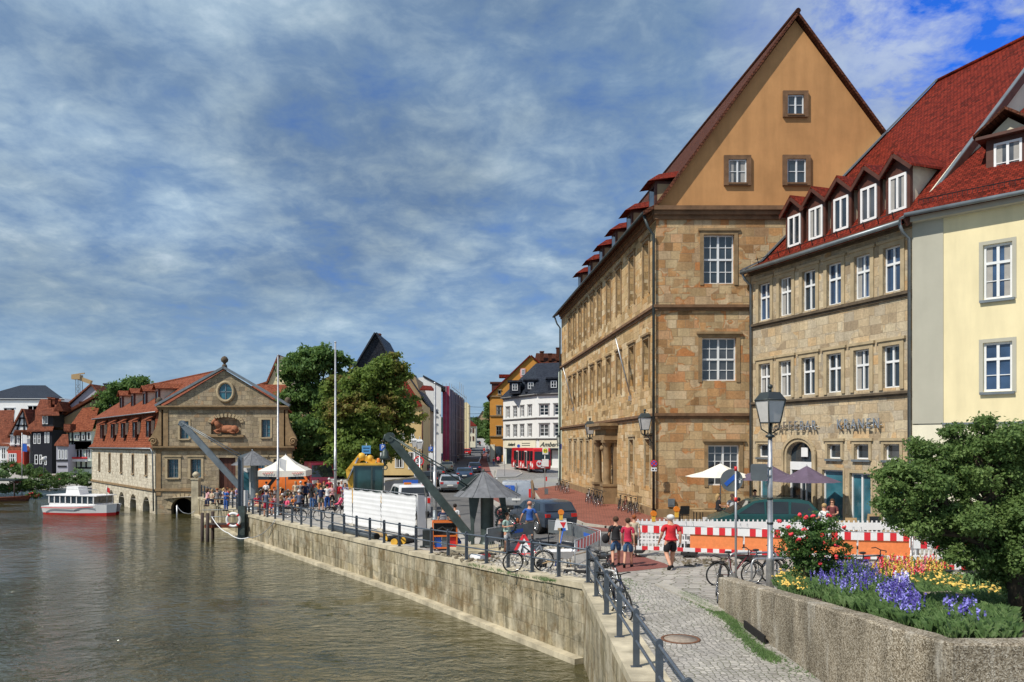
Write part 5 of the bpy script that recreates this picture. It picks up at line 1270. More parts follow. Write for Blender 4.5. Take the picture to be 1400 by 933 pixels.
for i, (px, py, r_, Y, lb) in enumerate(((655, 590, 9, 330, 'round green tree low over the far street traffic'), (663, 583, 9, 360, 'pale green far tree right of the street end'), (652, 578, 7, 420, 'small dark tree below the wooded hill'))):
	tree('street_tree', lb, GB0(px, Y), [(px, py, r_), (px - r_ * .6, py + r_ * .6, r_ * .8), (px + r_ * .5, py + r_ * .7, r_ * .8), (px, py + r_ * 1.6, r_ * .9)], 2400, .5, 'leaf_hedge', Y, .25, 20 + i)
YEWB = (8.25, 12.9, 1.2)
yb = [(1238, 640, 28), (1272, 625, 30), (1322, 612, 32), (1372, 608, 34), (1408, 604, 38), (1222, 672, 24), (1262, 662, 36), (1312, 655, 42), (1362, 650, 46), (1410, 650, 48), (1230, 702, 22), (1275, 706, 34), (1322, 706, 36), (1375, 710, 44), (1412, 720, 44), (1300, 736, 26), (1252, 728, 18), (1345, 742, 30), (1385, 760, 32), (1410, 775, 28), (1212, 652, 14), (1440, 620, 45), (1450, 700, 50), (1206, 690, 12), (1335, 765, 20), (1362, 782, 20), (1395, 800, 22), (1298, 756, 14), (1255, 612, 12), (1300, 590, 10), (1345, 583, 12)]
yt = tree('yew_tree', 'broad dark green yew growing from the stone planter at the right edge', YEWB, yb, 130000, .032, 'leaf_yew', 13.0, .13, 12, dy=1.5)
# planter
PW = [(5.05, 19.5, .76), (5.15, 15.9, 1.07), (5.25, 12.4, 1.36), (5.28, 11.2, 1.44), (5.62, 10.15, 1.46), (6.6, 10.2, 1.45), (16, 11.0, 1.45)]
def pwz(Y): 
	for a, b in zip(PW[:4], PW[1:4]):
		if Y >= b[1]: return lerp(b[2], a[2], min(1, (Y - b[1]) / (a[1] - b[1])))
	return 1.45
root = empty('planter_wall', (5.05, 19.5, 0), 0, 'exposed aggregate concrete planter wall curving round the flower bed by the path', 'wall')
n = NB('aggregate'); o = n.coord('Object')
v = n.n('TexVoronoi', ins={'Vector': o, 'Scale': 58}); c = n.n('SeparateColor', ins={0: v.outputs['Color']}).outputs[0]
cc = n.ramp(c, [(.1, (.12, .10, .075)), (.4, (.25, .22, .17)), (.7, (.36, .32, .26)), (.95, (.5, .47, .41))])
st = n.noise(n.n('Mapping', ins={'Vector': o, 'Scale': (1.2, 1.2, .25)}).outputs[0], 1.1, 6, .7)
cc = n.mix(.8, cc, n.ramp(st, [(.35, (.35, .33, .28)), (.6, (1.1, 1.05, .95))]), 'MULTIPLY')
ws = n.noise(n.n('Mapping', ins={'Vector': o, 'Scale': (2.5, 2.5, .5), 'Location': (3, 1, 0)}).outputs[0], 1.0, 5, .7); cc = n.mix(n.math('MULTIPLY', n.ramp(ws, [(.55, 0), (.7, 1)]), .5), cc, (.55, .53, .47))
n.col(cc); n.bump(v.outputs['Distance'], .5, .012); n.set(.95, 0, .2); MATS['aggregate'] = n.m
mats = MB().mat('aggregate'); base = Vector((5.05, 19.5, 0)); pl = []
for a, b in zip(PW, PW[1:]):
	k = max(1, int((Vector(b[:2]) - Vector(a[:2])).length / .5))
	for i in range(k): pl.append(tuple(lerp(a[j], b[j], i / k) for j in range(3)))
pl.append(PW[-1]); o_ = [Vector(p[:2]) for p in pl]; i_ = offs(o_, .32)
vs = []; rr = random.Random(5)
for p, a, b in zip(pl, o_, i_):
	zz = p[2] + .02 * noise.noise((a.x * 3, a.y * 3, 0)); a = a - base.xy; b = b - base.xy
	vs += [(a.x, a.y, -.3), (a.x, a.y, zz - .03), (a.x + (b.x - a.x) * .12, a.y + (b.y - a.y) * .12, zz), (b.x, b.y, zz), (b.x, b.y, -.3)]
K = len(pl); mats.add(vs, [(5 * k + q, 5 * k + (q + 1) % 5, 5 * k + 5 + (q + 1) % 5, 5 * k + 5 + q) for k in range(K - 1) for q in range(5)] + [(4, 3, 2, 1, 0)]); mats.build('wall_body', root, fixn=True)
m = MB().mat('dark_interior'); m.box(-.02, .02, -3.6, -2.2, .02, .18); m.build('drain_slot', root)
bed = [(5.3, 16.2), (5.5, 12.4), (5.55, 11.3), (5.85, 10.4), (6.6, 10.45), (16, 11.3), (16, 18), (6.2, 17.2)]
m = MB().mat('soil'); n_ = len(bed); m.add([(x, y, pwz(y) - .10) for x, y in bed] + [(x, y, -.1) for x, y in bed], [tuple(range(n_))] + [(i, (i + 1) % n_, n_ + (i + 1) % n_, n_ + i) for i in range(n_)]); tag(m.build('planter_soil'), kind='structure')
def BZ(px, py, dz=0):
	k = (py - HZ) / F; Y = 8.0
	while Y < 22 and EYE - k * Y > pwz(Y) - .08 + dz: Y += .03
	return Vector(((px - 700) / F * Y, Y, EYE - k * Y - dz))
def inpoly(x, y, pts):
	c = False; j = len(pts) - 1
	for i in range(len(pts)):
		if (pts[i][1] > y) != (pts[j][1] > y) and x < (pts[j][0] - pts[i][0]) * (y - pts[i][1]) / (pts[j][1] - pts[i][1]) + pts[i][0]: c = not c
		j = i
	return c
def plants(name, label, px, n, h, leafm, petal, kind='spike', seed=1, psize=.014, lw=.014, cat='flowers', nleaf=9, fl=1.0):
	rnd = random.Random(seed); xs = [p[0] for p in px]; ys = [p[1] for p in px]; m = MB(); k = 0
	while k < n:
		x, y = rnd.uniform(min(xs), max(xs)), rnd.uniform(min(ys), max(ys))
		if not inpoly(x, y, px): continue
		k += 1; b = BZ(x, y); hh = h * rnd.uniform(.65, 1.2); m.mat(leafm)
		for _ in range(nleaf):
			a = rnd.uniform(0, 6.28); l = hh * rnd.uniform(.45, .95); out_ = Vector((math.cos(a), math.sin(a), 0)); side_ = Vector((-math.sin(a), math.cos(a), 0)) * lw * rnd.uniform(.7, 1.5)
			p0 = b + Vector((rnd.gauss(0, .03), rnd.gauss(0, .03), -.02)); p1 = p0 + out_ * l * .25 + Vector((0, 0, l * .7)); p2 = p0 + out_ * l * .55 + Vector((0, 0, l * rnd.uniform(.6, 1.0)))
			m.add([p0 - side_ * .5, p0 + side_ * .5, p1 + side_, p2, p1 - side_], [(0, 1, 2, 3, 4)])
		if petal and rnd.random() < fl:
			pm = petal if isinstance(petal, str) else rnd.choice(petal); m.mat(pm)
			if kind == 'spike':
				t_ = b + Vector((rnd.gauss(0, .04), rnd.gauss(0, .04), hh * 1.1)); L_ = hh * .55
				for q in range(10):
					c = t_ - Vector((0, 0, L_ * q / 10)) + Vector((rnd.gauss(0, .008), rnd.gauss(0, .008), 0)); d = Vector((rnd.gauss(0, 1), rnd.gauss(0, 1), rnd.gauss(0, .5))).normalized(); e = d.orthogonal().normalized() * psize * 1.1; d = d.cross(e).normalized() * psize * 1.3
					m.add([c - e, c - d, c + e, c + d], [(0, 1, 2, 3)])
			else:
				c = b + Vector((rnd.gauss(0, .04), rnd.gauss(0, .04), hh)); nr = Vector((rnd.gauss(0, .5), rnd.gauss(-.3, .5), 1)).normalized(); e = nr.orthogonal().normalized(); f_ = nr.cross(e); s_ = psize * rnd.uniform(.8, 1.3)
				m.add([c + (e * math.cos(q * 1.047) + f_ * math.sin(q * 1.047)) * s_ for q in range(6)] + [c + nr * s_ * .5], [(q, (q + 1) % 6, 6) for q in range(6)])
	o = m.build(name); return tag(o, label, cat, kind='stuff')
plants('green_bedding', 'fresh green bedding plants spilling over the planter edge', [(1062, 800), (1100, 780), (1210, 790), (1290, 790), (1385, 800), (1385, 876), (1300, 872), (1225, 852), (1165, 835), (1110, 816)], 1900, .30, 'leaf_bed', None, seed=2, lw=.010, nleaf=12)
plants('marigold_bed', 'small yellow marigolds at the left tip of the flower bed', [(1058, 800), (1062, 790), (1095, 783), (1106, 800), (1102, 814), (1075, 812)], 170, .17, 'leaf_bed', 'petal_yellow', 'disc', 3, .030, .012)
plants('salvia_bed', 'violet blue salvia spikes in the middle of the flower bed', [(1108, 805), (1112, 785), (1150, 776), (1192, 782), (1205, 800), (1195, 822), (1160, 826), (1125, 815)], 330, .33, 'leaf_bed', ['petal_violet', 'petal_violet', 'petal_violet', 'petal_lilac'], 'spike', 4, .015, .013, nleaf=14, fl=.75)
plants('salvia_bed', 'darker violet salvia clump near the front edge of the bed', [(1198, 818), (1225, 812), (1250, 828), (1265, 850), (1240, 858), (1212, 842)], 260, .32, 'leaf_bed', ['petal_violet', 'petal_violet', 'petal_lilac'], 'spike', 5, .016, .013, nleaf=12, fl=.8)
plants('snapdragon_bed', 'red, pink and yellow snapdragons at the back of the bed', [(1192, 790), (1205, 776), (1290, 776), (1300, 792), (1250, 800), (1200, 800)], 260, .32, 'leaf_bed', ['petal_pink', 'petal_red', 'petal_yellow', 'petal_yellow'], 'spike', 6, .018, .013)
plants('marigold_bed', 'orange yellow marigolds in front of the yew trunk', [(1240, 800), (1260, 788), (1330, 800), (1370, 806), (1368, 826), (1300, 815), (1250, 808)], 230, .2, 'leaf_bed', 'petal_yellow', 'disc', 7, .034, .013)
plants('ageratum_clump', 'pale lilac flower heads among the green bedding', [(1222, 805), (1240, 800), (1243, 815), (1226, 818)], 60, .3, 'leaf_bed', ['petal_white', 'petal_lilac'], 'spike', 8, .02, .012)
plants('delphinium_clump', 'bright blue flowers low at the front right of the bed', [(1288, 838), (1330, 838), (1345, 868), (1300, 862)], 70, .26, 'leaf_bed', ['petal_lilac', 'petal_violet'], 'spike', 9, .018, .013, fl=.6)
rb = BZ(1335, 812); root = empty('lily_plant', tuple(rb), 0, 'clump of long arching strap leaves behind the marigolds', 'plant'); m = MB().mat('leaf_bed'); rnd = random.Random(3)
for k in range(46):
	a = rnd.uniform(0, 6.28); L_ = rnd.uniform(.35, .6); d = Vector((math.cos(a), math.sin(a), 0)); s_ = Vector((-math.sin(a), math.cos(a), 0)) * .018; pp = [Vector((0, 0, 0)), d * L_ * .3 + Vector((0, 0, L_ * .6)), d * L_ * .7 + Vector((0, 0, L_ * .75)), d * L_ + Vector((0, 0, L_ * .4))]
	for q in range(3): m.quad(pp[q] - s_, pp[q] + s_, pp[q + 1] + s_ * (1 if q < 2 else .2), pp[q + 1] - s_ * (1 if q < 2 else .2))
m.build('strap_leaves', root)
b0 = BZ(1308, 828); m = MB().mat('aggregate'); m.box(-.28, .28, -.5, .5, -.1, .16); o = m.build('edging_block', loc=b0, rz=.2); tag(o, 'pale concrete block lying among the flowers', 'block')
RB = BZ(1110, 800); root = empty('rose_bush', tuple(RB), 0, 'rose bush with red pink blooms beside the lamp post', 'bush'); Yr = RB.y + .25
bl = [(P(px, py, Yr) - RB, (r_ / F * Yr, r_ / F * Yr * 1.1, r_ / F * Yr)) for px, py, r_ in ((1100, 735, 30), (1080, 748, 18), (1130, 730, 24), (1112, 765, 26), (1145, 755, 20), (1090, 770, 16), (1135, 778, 16), (1108, 712, 14), (1075, 725, 12), (1135, 708, 10))]
leafcloud(bl, 9000, .035, 'leaf_rose', 'foliage', root, None, 9, .6, .3)
m = MB().mat('bark'); 
for c, r3 in bl: m.tube([Vector((0, 0, -.05)), c * .5 + Vector((0, 0, .05)), c], [.014, .01, .006], 5)
m.build('stem', root)
for px, py in ((1066, 713), (1078, 721), (1094, 704), (1103, 707), (1111, 706), (1133, 705), (1099, 724), (1081, 731), (1092, 738), (1128, 742), (1143, 746), (1144, 761), (1122, 771), (1154, 722)):
	c = P(px, py, Yr - .32) - RB; m = MB().mat('petal_red'); rnd = random.Random(px)
	for k in range(9): m.ball(c + Vector((rnd.gauss(0, .02), rnd.gauss(0, .012), rnd.gauss(0, .014))), rnd.uniform(.026, .042), 6, (1, .8, .7), Euler((rnd.uniform(0, 3), rnd.uniform(0, 3), 0)).to_matrix())
	m.build('flower', root)
def tufts(name, label, pts, n, h, seed=1, spread=.12):
	rnd = random.Random(seed); m = MB().mat('leaf_bed')
	for _ in range(n):
		t_ = rnd.random() * (len(pts) - 1); i = int(t_); a = G(*pts[i]); b = G(*pts[i + 1]); p = a.lerp(b, t_ - i) + Vector((rnd.gauss(0, spread), rnd.gauss(0, spread), 0))
		for _k in range(5):
			d = Vector((rnd.gauss(0, .5), rnd.gauss(0, .5), 1)) * h * rnd.uniform(.4, 1.1); s_ = Vector((rnd.gauss(0, 1), rnd.gauss(0, 1), 0)).normalized() * .007; m.add([p - s_, p + s_, p + d], [(0, 1, 2)])
	return tag(m.build(name), label, 'grass', kind='stuff')
tufts('grass', 'grass strip growing along the stone kerb beside the path', [(932, 812), (955, 824), (980, 838), (1000, 850), (1012, 868), (1040, 892), (1060, 905)], 2600, .07, 1, .09)
tufts('grass', 'weeds growing in the cobble joints near the railing', [(880, 835), (860, 800), (846, 792), (1100, 925), (1085, 912)], 260, .06, 2, .2)
tufts('grass', 'little weeds at the foot of the corner railing', [(735, 790), (755, 796), (700, 786), (640, 772)], 220, .09, 3, .1)
def bush(label, px, py, r_, Y, mat='leaf_hedge', seed=1, n=1600, size=.13, name='bush', group=None, petals=None, bz=None):
	b = GY(px, Y); b.z = EYE - (py + r_ * .95 - HZ) / F * Y if bz is None else bz; root = empty(name, tuple(b), 0, label, 'bush', group); R_ = r_ / F * Y
	c = P(px, py, Y) - b; bl = [(c, (R_ * 1.3, R_, R_)), (c + Vector((R_ * .9, .1, -.15)), (R_ * .7,) * 3), (c - Vector((R_ * .9, .2, .1)), (R_ * .75,) * 3)]
	leafcloud(bl, n, size, mat, 'foliage', root, None, seed)
	m = MB().mat('bark'); m.tube([(0, 0, 0), c], [.05, .02], 5); m.build('stem', root)
	if petals: leafcloud([(c - Vector((0, R_ * .3, 0)), (R_ * 1.3, R_ * .9, R_ * .8))], 260, .07, petals, 'blossom', root, None, seed + 3)
for i, a in enumerate((('clipped green hedge left of the black river house', 12, 640, 9, 97), ('green garden hedge below the red wing', 34, 643, 9, 97), ('dark shrub at the left edge of the river gardens', -2, 648, 8, 95), ('leafy shrub right below the black house', 52, 646, 8, 97),
					   ('tall leafy bush by the water, left of the white boat', 70, 660, 12, 93), ('bush behind the boat roof, beside the hall wall', 104, 652, 11, 94), ('green bush between the boat roof and the hall', 118, 656, 9, 94), ('trailing shrub on the bank above the small rowing boat', 26, 664, 9, 92),
					   ('low round shrub on the bank at the far left', 5, 668, 5, 92), ('pale bush hanging over the bank beside red flowers', 44, 662, 9, 92), ('bush with mixed blossom behind the boat cabin', 84, 655, 9, 94))):
	bush(a[0], a[1], a[2], a[3], a[4], seed=30 + i, mat=('leaf_hedge', 'leaf_dark', 'leaf_bed')[i % 3] if i != 4 else 'leaf_hedge', petals='petal_pink' if i in (7, 10) else None)
bush('red geraniums massed on the river bank left of the boat', 47, 676, 4.5, 91, seed=50, petals='petal_red', n=500)
bush('red flowers on the terrace in front of the black house', 55, 650, 3.5, 94, seed=51, petals='petal_red', n=400)
# vehicles (built facing +x, origin on the ground under the middle)
def vehicle(name, outline, belt, W, wheels, sideglass, paint, label=None, cat='car', front=None, rear=None, wr=.31, tumble=.26, bev=.05, lights=(.62, .8), plate=True, taillow=None, zlow=None, mirrors=True, group=None, parent=None, tailcol='red_light', lw=.32):
	root = empty(name, (0, 0, 0), 0, label, cat, group)
	hw = lambda z: W / 2 - max(0, z - belt) * tumble - (.05 if z < .35 else 0)
	bm = bmesh.new(); n_ = len(outline)
	Lv = [bm.verts.new((x, hw(z), z)) for x, z in outline]; Rv = [bm.verts.new((x, -hw(z), z)) for x, z in outline]
	for i in range(n_): j = (i + 1) % n_; bm.faces.new((Lv[i], Rv[i], Rv[j], Lv[j]))
	lo = [i for i in range(n_) if outline[i][1] <= belt + 1e-4]; up = [i for i in range(n_) if outline[i][1] >= belt - 1e-4]
	for V_, fl in ((Lv, 0), (Rv, 1)):
		for idx in (lo, up):
			if len(idx) > 2:
				vs = [V_[i] for i in idx]; f = bm.faces.new(vs if fl else vs[::-1])
	bmesh.ops.recalc_face_normals(bm, faces=bm.faces)
	if bev: bmesh.ops.bevel(bm, geom=[e for e in bm.edges if e.calc_face_angle(0) > .3], offset=bev, segments=2, affect='EDGES', profile=.6)
	me = bpy.data.meshes.new('body'); bm.to_mesh(me); bm.free(); me.materials.append(M_(paint))
	for p in me.polygons: p.use_smooth = True
	try: me.set_sharp_from_angle(angle=R(35))
	except Exception: pass
	uvs(me); b = bpy.data.objects.new('body', me); COL.objects.link(b); b.parent = root
	for x in wheels:
		for s_ in (-1, 1):
			y = s_ * (W / 2)
			m = MB().mat('black_rubber'); m.tube([(x, y - s_ * .3, wr), (x, y + s_ * .012, wr)], wr * 1.16, 18); m.build('wheel_arch', root)
			m = MB().mat('black_rubber'); m.tube([(x, y - s_ * .2, wr), (x, y - s_ * .01, wr), (x, y + s_ * .025, wr)], [wr, wr, wr * .93], 18); o = m.build('wheel', root)
			m = MB().mat('chrome'); c = (x, y + s_ * .03, wr)
			m.tube([(x, y + s_ * .02, wr), (x, y + s_ * .034, wr)], wr * .16, 10)
			for k in range(7): a = k * 2 * PI / 7; m.bar((x, y + s_ * .03, wr), (x + wr * .6 * math.cos(a), y + s_ * .03, wr + wr * .6 * math.sin(a)), .045, .02, (0, 1, 0))
			m.tube([(x + wr * .62 * math.cos(a * PI / 9), y + s_ * .028, wr + wr * .62 * math.sin(a * PI / 9)) for a in range(18)], .022, 5, closed=True); m.build('rim', root).parent = o
	for poly in sideglass:
		for s_ in (-1, 1):
			m = MB().mat('car_glass'); m.poly([(x, s_ * (hw(z) + .012), z) for x, z in poly]); m.build('side_window', root)
	for nm, seg in (('windscreen', front), ('rear_window', rear)):
		if not seg: continue
		(x0, z0), (x1, z1) = seg; d = .022 if nm == 'windscreen' else -.022
		m = MB().mat('car_glass'); a, b_ = hw(z0) - .09, hw(z1) - .10
		m.quad((x0 + d, -a, z0), (x0 + d, a, z0), (x1 + d, b_, z1), (x1 + d, -b_, z1)); m.build(nm, root)
	xf = max(p[0] for p in outline); xr = min(p[0] for p in outline); z0, z1 = lights
	for s_ in (-1, 1):
		m = MB().mat('white_lamp_glass'); m.cb((xf - .06, s_ * (W / 2 - .27), (z0 + z1) / 2), (.16, .36, z1 - z0 - .02), (0, 0, -s_ * .25)); m.build('headlight', root)
		t0, t1 = taillow or (z0 + .12, z1 + .10)
		m = MB().mat(tailcol); m.cb((xr + .045, s_ * (W / 2 - lw / 2 - .03), (t0 + t1) / 2), (.14, lw * .8, t1 - t0), (0, 0, s_ * .15)); m.build('taillight', root)
		if mirrors: m = MB().mat(paint); m.cb(((front[0][0] if front else xf * .4) - .12, s_ * (W / 2 + .09), belt + .06), (.12, .2, .14)); m.build('mirror', root)
	if plate:
		m = MB().mat('number_plate'); m.cb((xr - .012, 0, .62 if not taillow else t0 - .12), (.03, .5, .11)); m.build('number_plate', root)
		m = MB().mat('number_plate'); m.cb((xf + .012, 0, .42), (.03, .5, .11)); m.build('number_plate', root)
	m = MB().mat('black_rubber'); m.cb((xr + .02, 0, .36), (.12, W * .86, .14)); m.build('bumper', root)
	return root
carpaint('paint_slate', (.045, .065, .095)); carpaint('paint_navy', (.02, .03, .07)); carpaint('paint_cream', (.70, .62, .42), 0); carpaint('paint_blue', (.04, .075, .14))
carpaint('paint_silver', (.50, .52, .54), .6); carpaint('paint_black', (.02, .021, .024)); carpaint('paint_teal', (.012, .075, .07)); carpaint('paint_white', (.72, .73, .74), 0)
carpaint('paint_red', (.55, .02, .02), 0); carpaint('paint_darkred', (.16, .015, .02)); carpaint('paint_grey', (.12, .125, .13)); carpaint('paint_maroon', (.17, .012, .03)); carpaint('paint_busred', (.62, .015, .02), 0)
HATCH = [(-1.98, .28), (-2.03, .70), (-1.93, .98), (-1.62, 1.40), (-1.2, 1.47), (.1, 1.46), (.45, 1.38), (1.08, .98), (1.7, .84), (1.98, .66), (2.0, .28)]
def hatch(paint, label, **k): return vehicle('hatchback_car', HATCH, .98, 1.74, (-1.25, 1.25), [[(-1.55, 1.02), (-1.38, 1.34), (-.98, 1.38), (-.92, 1.02)], [(-.86, 1.02), (-.9, 1.39), (.08, 1.39), (.12, 1.02)], [(.2, 1.02), (.17, 1.38), (.42, 1.33), (.9, 1.02)]], paint, label, front=((1.04, 1.01), (.50, 1.35)), rear=((-1.93, 1.02), (-1.68, 1.35)), **k)
SEDAN = [(-2.22, .28), (-2.27, .70), (-2.18, .97), (-1.75, 1.02), (-1.15, 1.40), (-.7, 1.45), (.2, 1.44), (.5, 1.36), (1.2, .98), (1.85, .84), (2.2, .66), (2.22, .28)]
def sedan(paint, label, **k): return vehicle('sedan_car', SEDAN, 1.0, 1.8, (-1.35, 1.4), [[(-1.5, 1.03), (-1.08, 1.36), (-.5, 1.38), (-.45, 1.03)], [(-.38, 1.03), (-.42, 1.39), (.25, 1.38), (.9, 1.03)]], paint, label, front=((1.15, 1.01), (.55, 1.34)), rear=((-1.68, 1.06), (-1.2, 1.36)), **k)
ESTATE = [(-2.2, .28), (-2.26, .72), (-2.18, 1.0), (-1.85, 1.42), (-1.4, 1.48), (.1, 1.47), (.5, 1.38), (1.2, .98), (1.85, .84), (2.2, .66), (2.22, .28)]
def estate(paint, label, **k): return vehicle('estate_car', ESTATE, 1.0, 1.78, (-1.35, 1.4), [[(-1.85, 1.04), (-1.65, 1.36), (-1.1, 1.39), (-1.05, 1.04)], [(-.98, 1.04), (-1.0, 1.4), (-.1, 1.4), (-.05, 1.04)], [(.02, 1.04), (0, 1.4), (.42, 1.35), (1.0, 1.04)]], paint, label, front=((1.15, 1.01), (.55, 1.35)), rear=((-2.18, 1.04), (-1.92, 1.37)), **k)
def put(o, px, py, rz, fwd=2.0, label=None):
	b = G(px, py); o.rotation_euler = (0, 0, rz); o.location = b + Vector((math.cos(rz) * fwd, math.sin(rz) * fwd, 0)); o.location.z = g(o.location.x, o.location.y)
	if label: o['label'] = label
	return o
A_ = PI / 2 + .06
put(hatch('paint_slate', 'slate blue hatchback standing behind the man in blue, seen from behind'), 767, 730, PI / 2 + .42)
ta = put(sedan('paint_cream', 'cream coloured taxi with rooftop sign driving up the street', cat='taxi'), 611, 646, A_)
m = MB().mat('yellow_paint'); m.cb((-.3, 0, 1.55), (.16, .55, .16)); m.build('roof_sign', ta)
hn = put(hatch('paint_navy', 'dark blue hatchback with red tail lights beside the cycle lane'), 649, 647.5, A_)
hb = put(sedan('paint_blue', 'blue saloon car partly hidden by the crane roof'), 635, 658, A_)
es = put(estate('paint_silver', 'silver estate car left of the crane roof'), 615.5, 674, A_ + .02)
CG = 'cars parked along the street'
for px, py, ty, pt, lb in ((587, 666, 'e', 'paint_black', 'black estate parked behind the thick grey pole, nearest of its row'), (584, 651, 'h', 'paint_darkred', 'dark red hatchback parked left of the thick grey pole'), (598, 655, 's', 'paint_grey', 'dark grey saloon parked just right of the thick grey pole'),
					   (608, 632, 'e', 'paint_navy', 'dark blue estate parked at the pink scaffold foot'), (617, 625, 'h', 'paint_grey', 'grey hatchback second in the row by the scaffolding'), (623, 620.5, 's', 'paint_black', 'black saloon third in the row by the scaffolding'),
					   (640, 614.5, 'e', 'paint_blue', 'small blue car far up the street on the left kerb'), (647, 613, 'h', 'paint_silver', 'silver hatchback far up the street'), (653, 610, 'e', 'paint_black', 'dark tall car at the far end of the street'), (634, 614, 's', 'paint_grey', 'grey saloon far up the street beside the cream house')):
	put({'e': estate, 'h': hatch, 's': sedan}[ty](pt, lb, group=CG), px, py, A_)
put(hatch('paint_red', 'bright red hatchback driving away up the street'), 638, 623.5, A_)
mv = vehicle('minivan', [(-2.3, .3), (-2.36, .8), (-2.28, 1.05), (-1.75, 1.62), (-1.35, 1.70), (.1, 1.70), (.55, 1.62), (1.55, 1.05), (2.1, .9), (2.32, .7), (2.32, .3)], 1.05, 1.85, (-1.4, 1.45),
			 [[(-2.05, 1.1), (-1.7, 1.5), (-1.0, 1.58), (-.95, 1.1)], [(-.85, 1.1), (-.88, 1.59), (.05, 1.59), (.05, 1.1)], [(.13, 1.1), (.13, 1.59), (.5, 1.54), (1.2, 1.1)]], 'paint_teal', 'dark green minivan parked behind the white picket barrier', 'minivan', front=((1.5, 1.08), (.62, 1.58)), rear=((-2.24, 1.1), (-1.82, 1.55)))
mv.location = GY(1042, 34.3); mv.rotation_euler = (0, 0, PI - .05)
for s_ in (-1, 1): m = MB().mat('black_metal'); m.tube([(-1.5, s_ * .66, 1.74), (.2, s_ * .66, 1.74)], .02, 5); m.build('roof_rail', mv)
sv = vehicle('delivery_van', [(-2.1, .3), (-2.14, .9), (-2.12, 1.15), (-2.02, 1.78), (-1.8, 1.86), (.3, 1.85), (.7, 1.72), (1.25, 1.15), (1.9, 1.0), (2.12, .75), (2.12, .3)], 1.15, 1.84, (-1.35, 1.35), [[(.05, 1.18), (.05, 1.7), (.6, 1.64), (1.1, 1.18)]], 'paint_silver', 'silver delivery van with a blue sticker on its rear door', 'van', front=((1.2, 1.18), (.74, 1.66)), taillow=(.9, 1.4), tumble=.12, lw=.16, bev=.06)
put(sv, 706, 701, PI / 2 - .08)
m = MB().mat('blue_sign'); m.box(-2.125, -2.11, .1, .72, 1.28, 1.6); m.build('sticker', sv)
m = MB().mat('petal_yellow')
for k in range(12): a = k * PI / 6; m.cb((-2.13, .41 + .1 * math.cos(a), 1.44 + .1 * math.sin(a)), (.01, .02, .02))
m.build('sticker_stars', sv)
m = MB().mat('black_rubber'); m.box(-2.16, -2.12, -.01, .01, .6, 1.75); m.box(-2.17, -2.12, -.2, .2, 1.0, 1.05); m.build('door_seam', sv)
wp = vehicle('white_pickup', [(-2.2, .35), (-2.25, .8), (-2.2, 1.25), (-1.95, 1.85), (-1.7, 1.95), (-.2, 1.95), (.1, 1.85), (.75, 1.25), (1.7, 1.1), (1.9, .8), (1.9, .35)], 1.25, 1.85, (-1.4, 1.2), [[(-1.9, 1.3), (-1.75, 1.78), (-.8, 1.82), (-.8, 1.3)], [(-.7, 1.3), (-.7, 1.82), (-.1, 1.78), (.4, 1.3)]], 'paint_white', 'white works van standing behind the tarpaulin fence', 'van', front=((.7, 1.28), (.14, 1.8)), rear=((-2.2, 1.3), (-2.0, 1.8)), tumble=.15, taillow=(.9, 1.2), lw=.2)
wp.location = GY(556, 47.5); wp.rotation_euler = (0, 0, PI / 2 + .35)
m = MB().mat('orange_light'); m.cb((-1.6, .3, 2.02), (.15, .4, .12)); m.build('beacon', wp)
mr_ = vehicle('maroon_van', [(-2.8, .4), (-2.85, 1.0), (-2.83, 1.35), (-2.75, 2.5), (-2.5, 2.6), (1.2, 2.58), (1.5, 2.48), (2.15, 1.35), (2.7, 1.15), (2.85, .8), (2.85, .4)], 1.35, 2.0, (-1.7, 1.8), [[(.7, 1.4), (.7, 2.2), (1.45, 2.15), (1.95, 1.4)], [(-1.2, 1.4), (-1.2, 2.2), (.4, 2.2), (.4, 1.4)]], 'paint_maroon', 'maroon van facing the viewer beneath the dark tree', 'van', front=((2.12, 1.38), (1.55, 2.36)), tumble=.09, wr=.36, lights=(.85, 1.15))
mr_.location = GY(436, 68); mr_.rotation_euler = (0, 0, -PI / 2 + .38)
m = MB().mat('black_rubber'); m.cb((2.86, 0, .75), (.08, 1.3, .28)); m.cb((2.8, 0, .42), (.2, 1.9, .2)); m.build('grille', mr_)
m = MB().mat('white_sign'); m.cb((2.62, .65, 1.2), (.3, .5, .02), (0, .15, 0)); m.build('bonnet_sticker', mr_)
ot = vehicle('orange_truck', [(-2.6, .6), (-2.6, 1.3), (-2.6, 1.7), (-2.5, 2.35), (1.2, 2.4), (1.6, 2.3), (2.1, 1.5), (2.5, 1.3), (2.6, 1.0), (2.6, .6)], 1.3, 2.0, (-1.6, 1.6), [[(-2.2, 1.5), (-2.2, 2.1), (-.5, 2.1), (-.5, 1.5)], [(.5, 1.5), (.5, 2.15), (1.5, 2.1), (1.9, 1.5)]], 'orange_paint', 'bright orange municipal truck behind the big white parasol', 'truck', front=((2.08, 1.55), (1.65, 2.2)), tumble=.06, wr=.42, bev=.08)
ot.location = GY(388, 67); ot.rotation_euler = (0, 0, .12)
bs = vehicle('city_bus', [(-6, .35), (-6.05, 1.0), (-6.05, 1.2), (-5.95, 2.85), (-5.7, 3.0), (5.6, 3.0), (5.9, 2.9), (6, 1.2), (6, .35)], 1.2, 2.5, (-3.6, 3.6), [[(x, 1.35), (x, 2.6), (x + 1.35, 2.6), (x + 1.35, 1.35)] for x in (-5.5, -4.0, -1.1, .4, 3.2)], 'paint_busred', 'red and white city bus turning in front of the corner shop', 'bus', rear=((-6.02, 1.5), (-5.97, 2.55)), front=((5.95, 1.2), (5.9, 2.7)), tumble=.03, wr=.48, bev=.1, taillow=(.7, 1.1), lw=.2, mirrors=False)
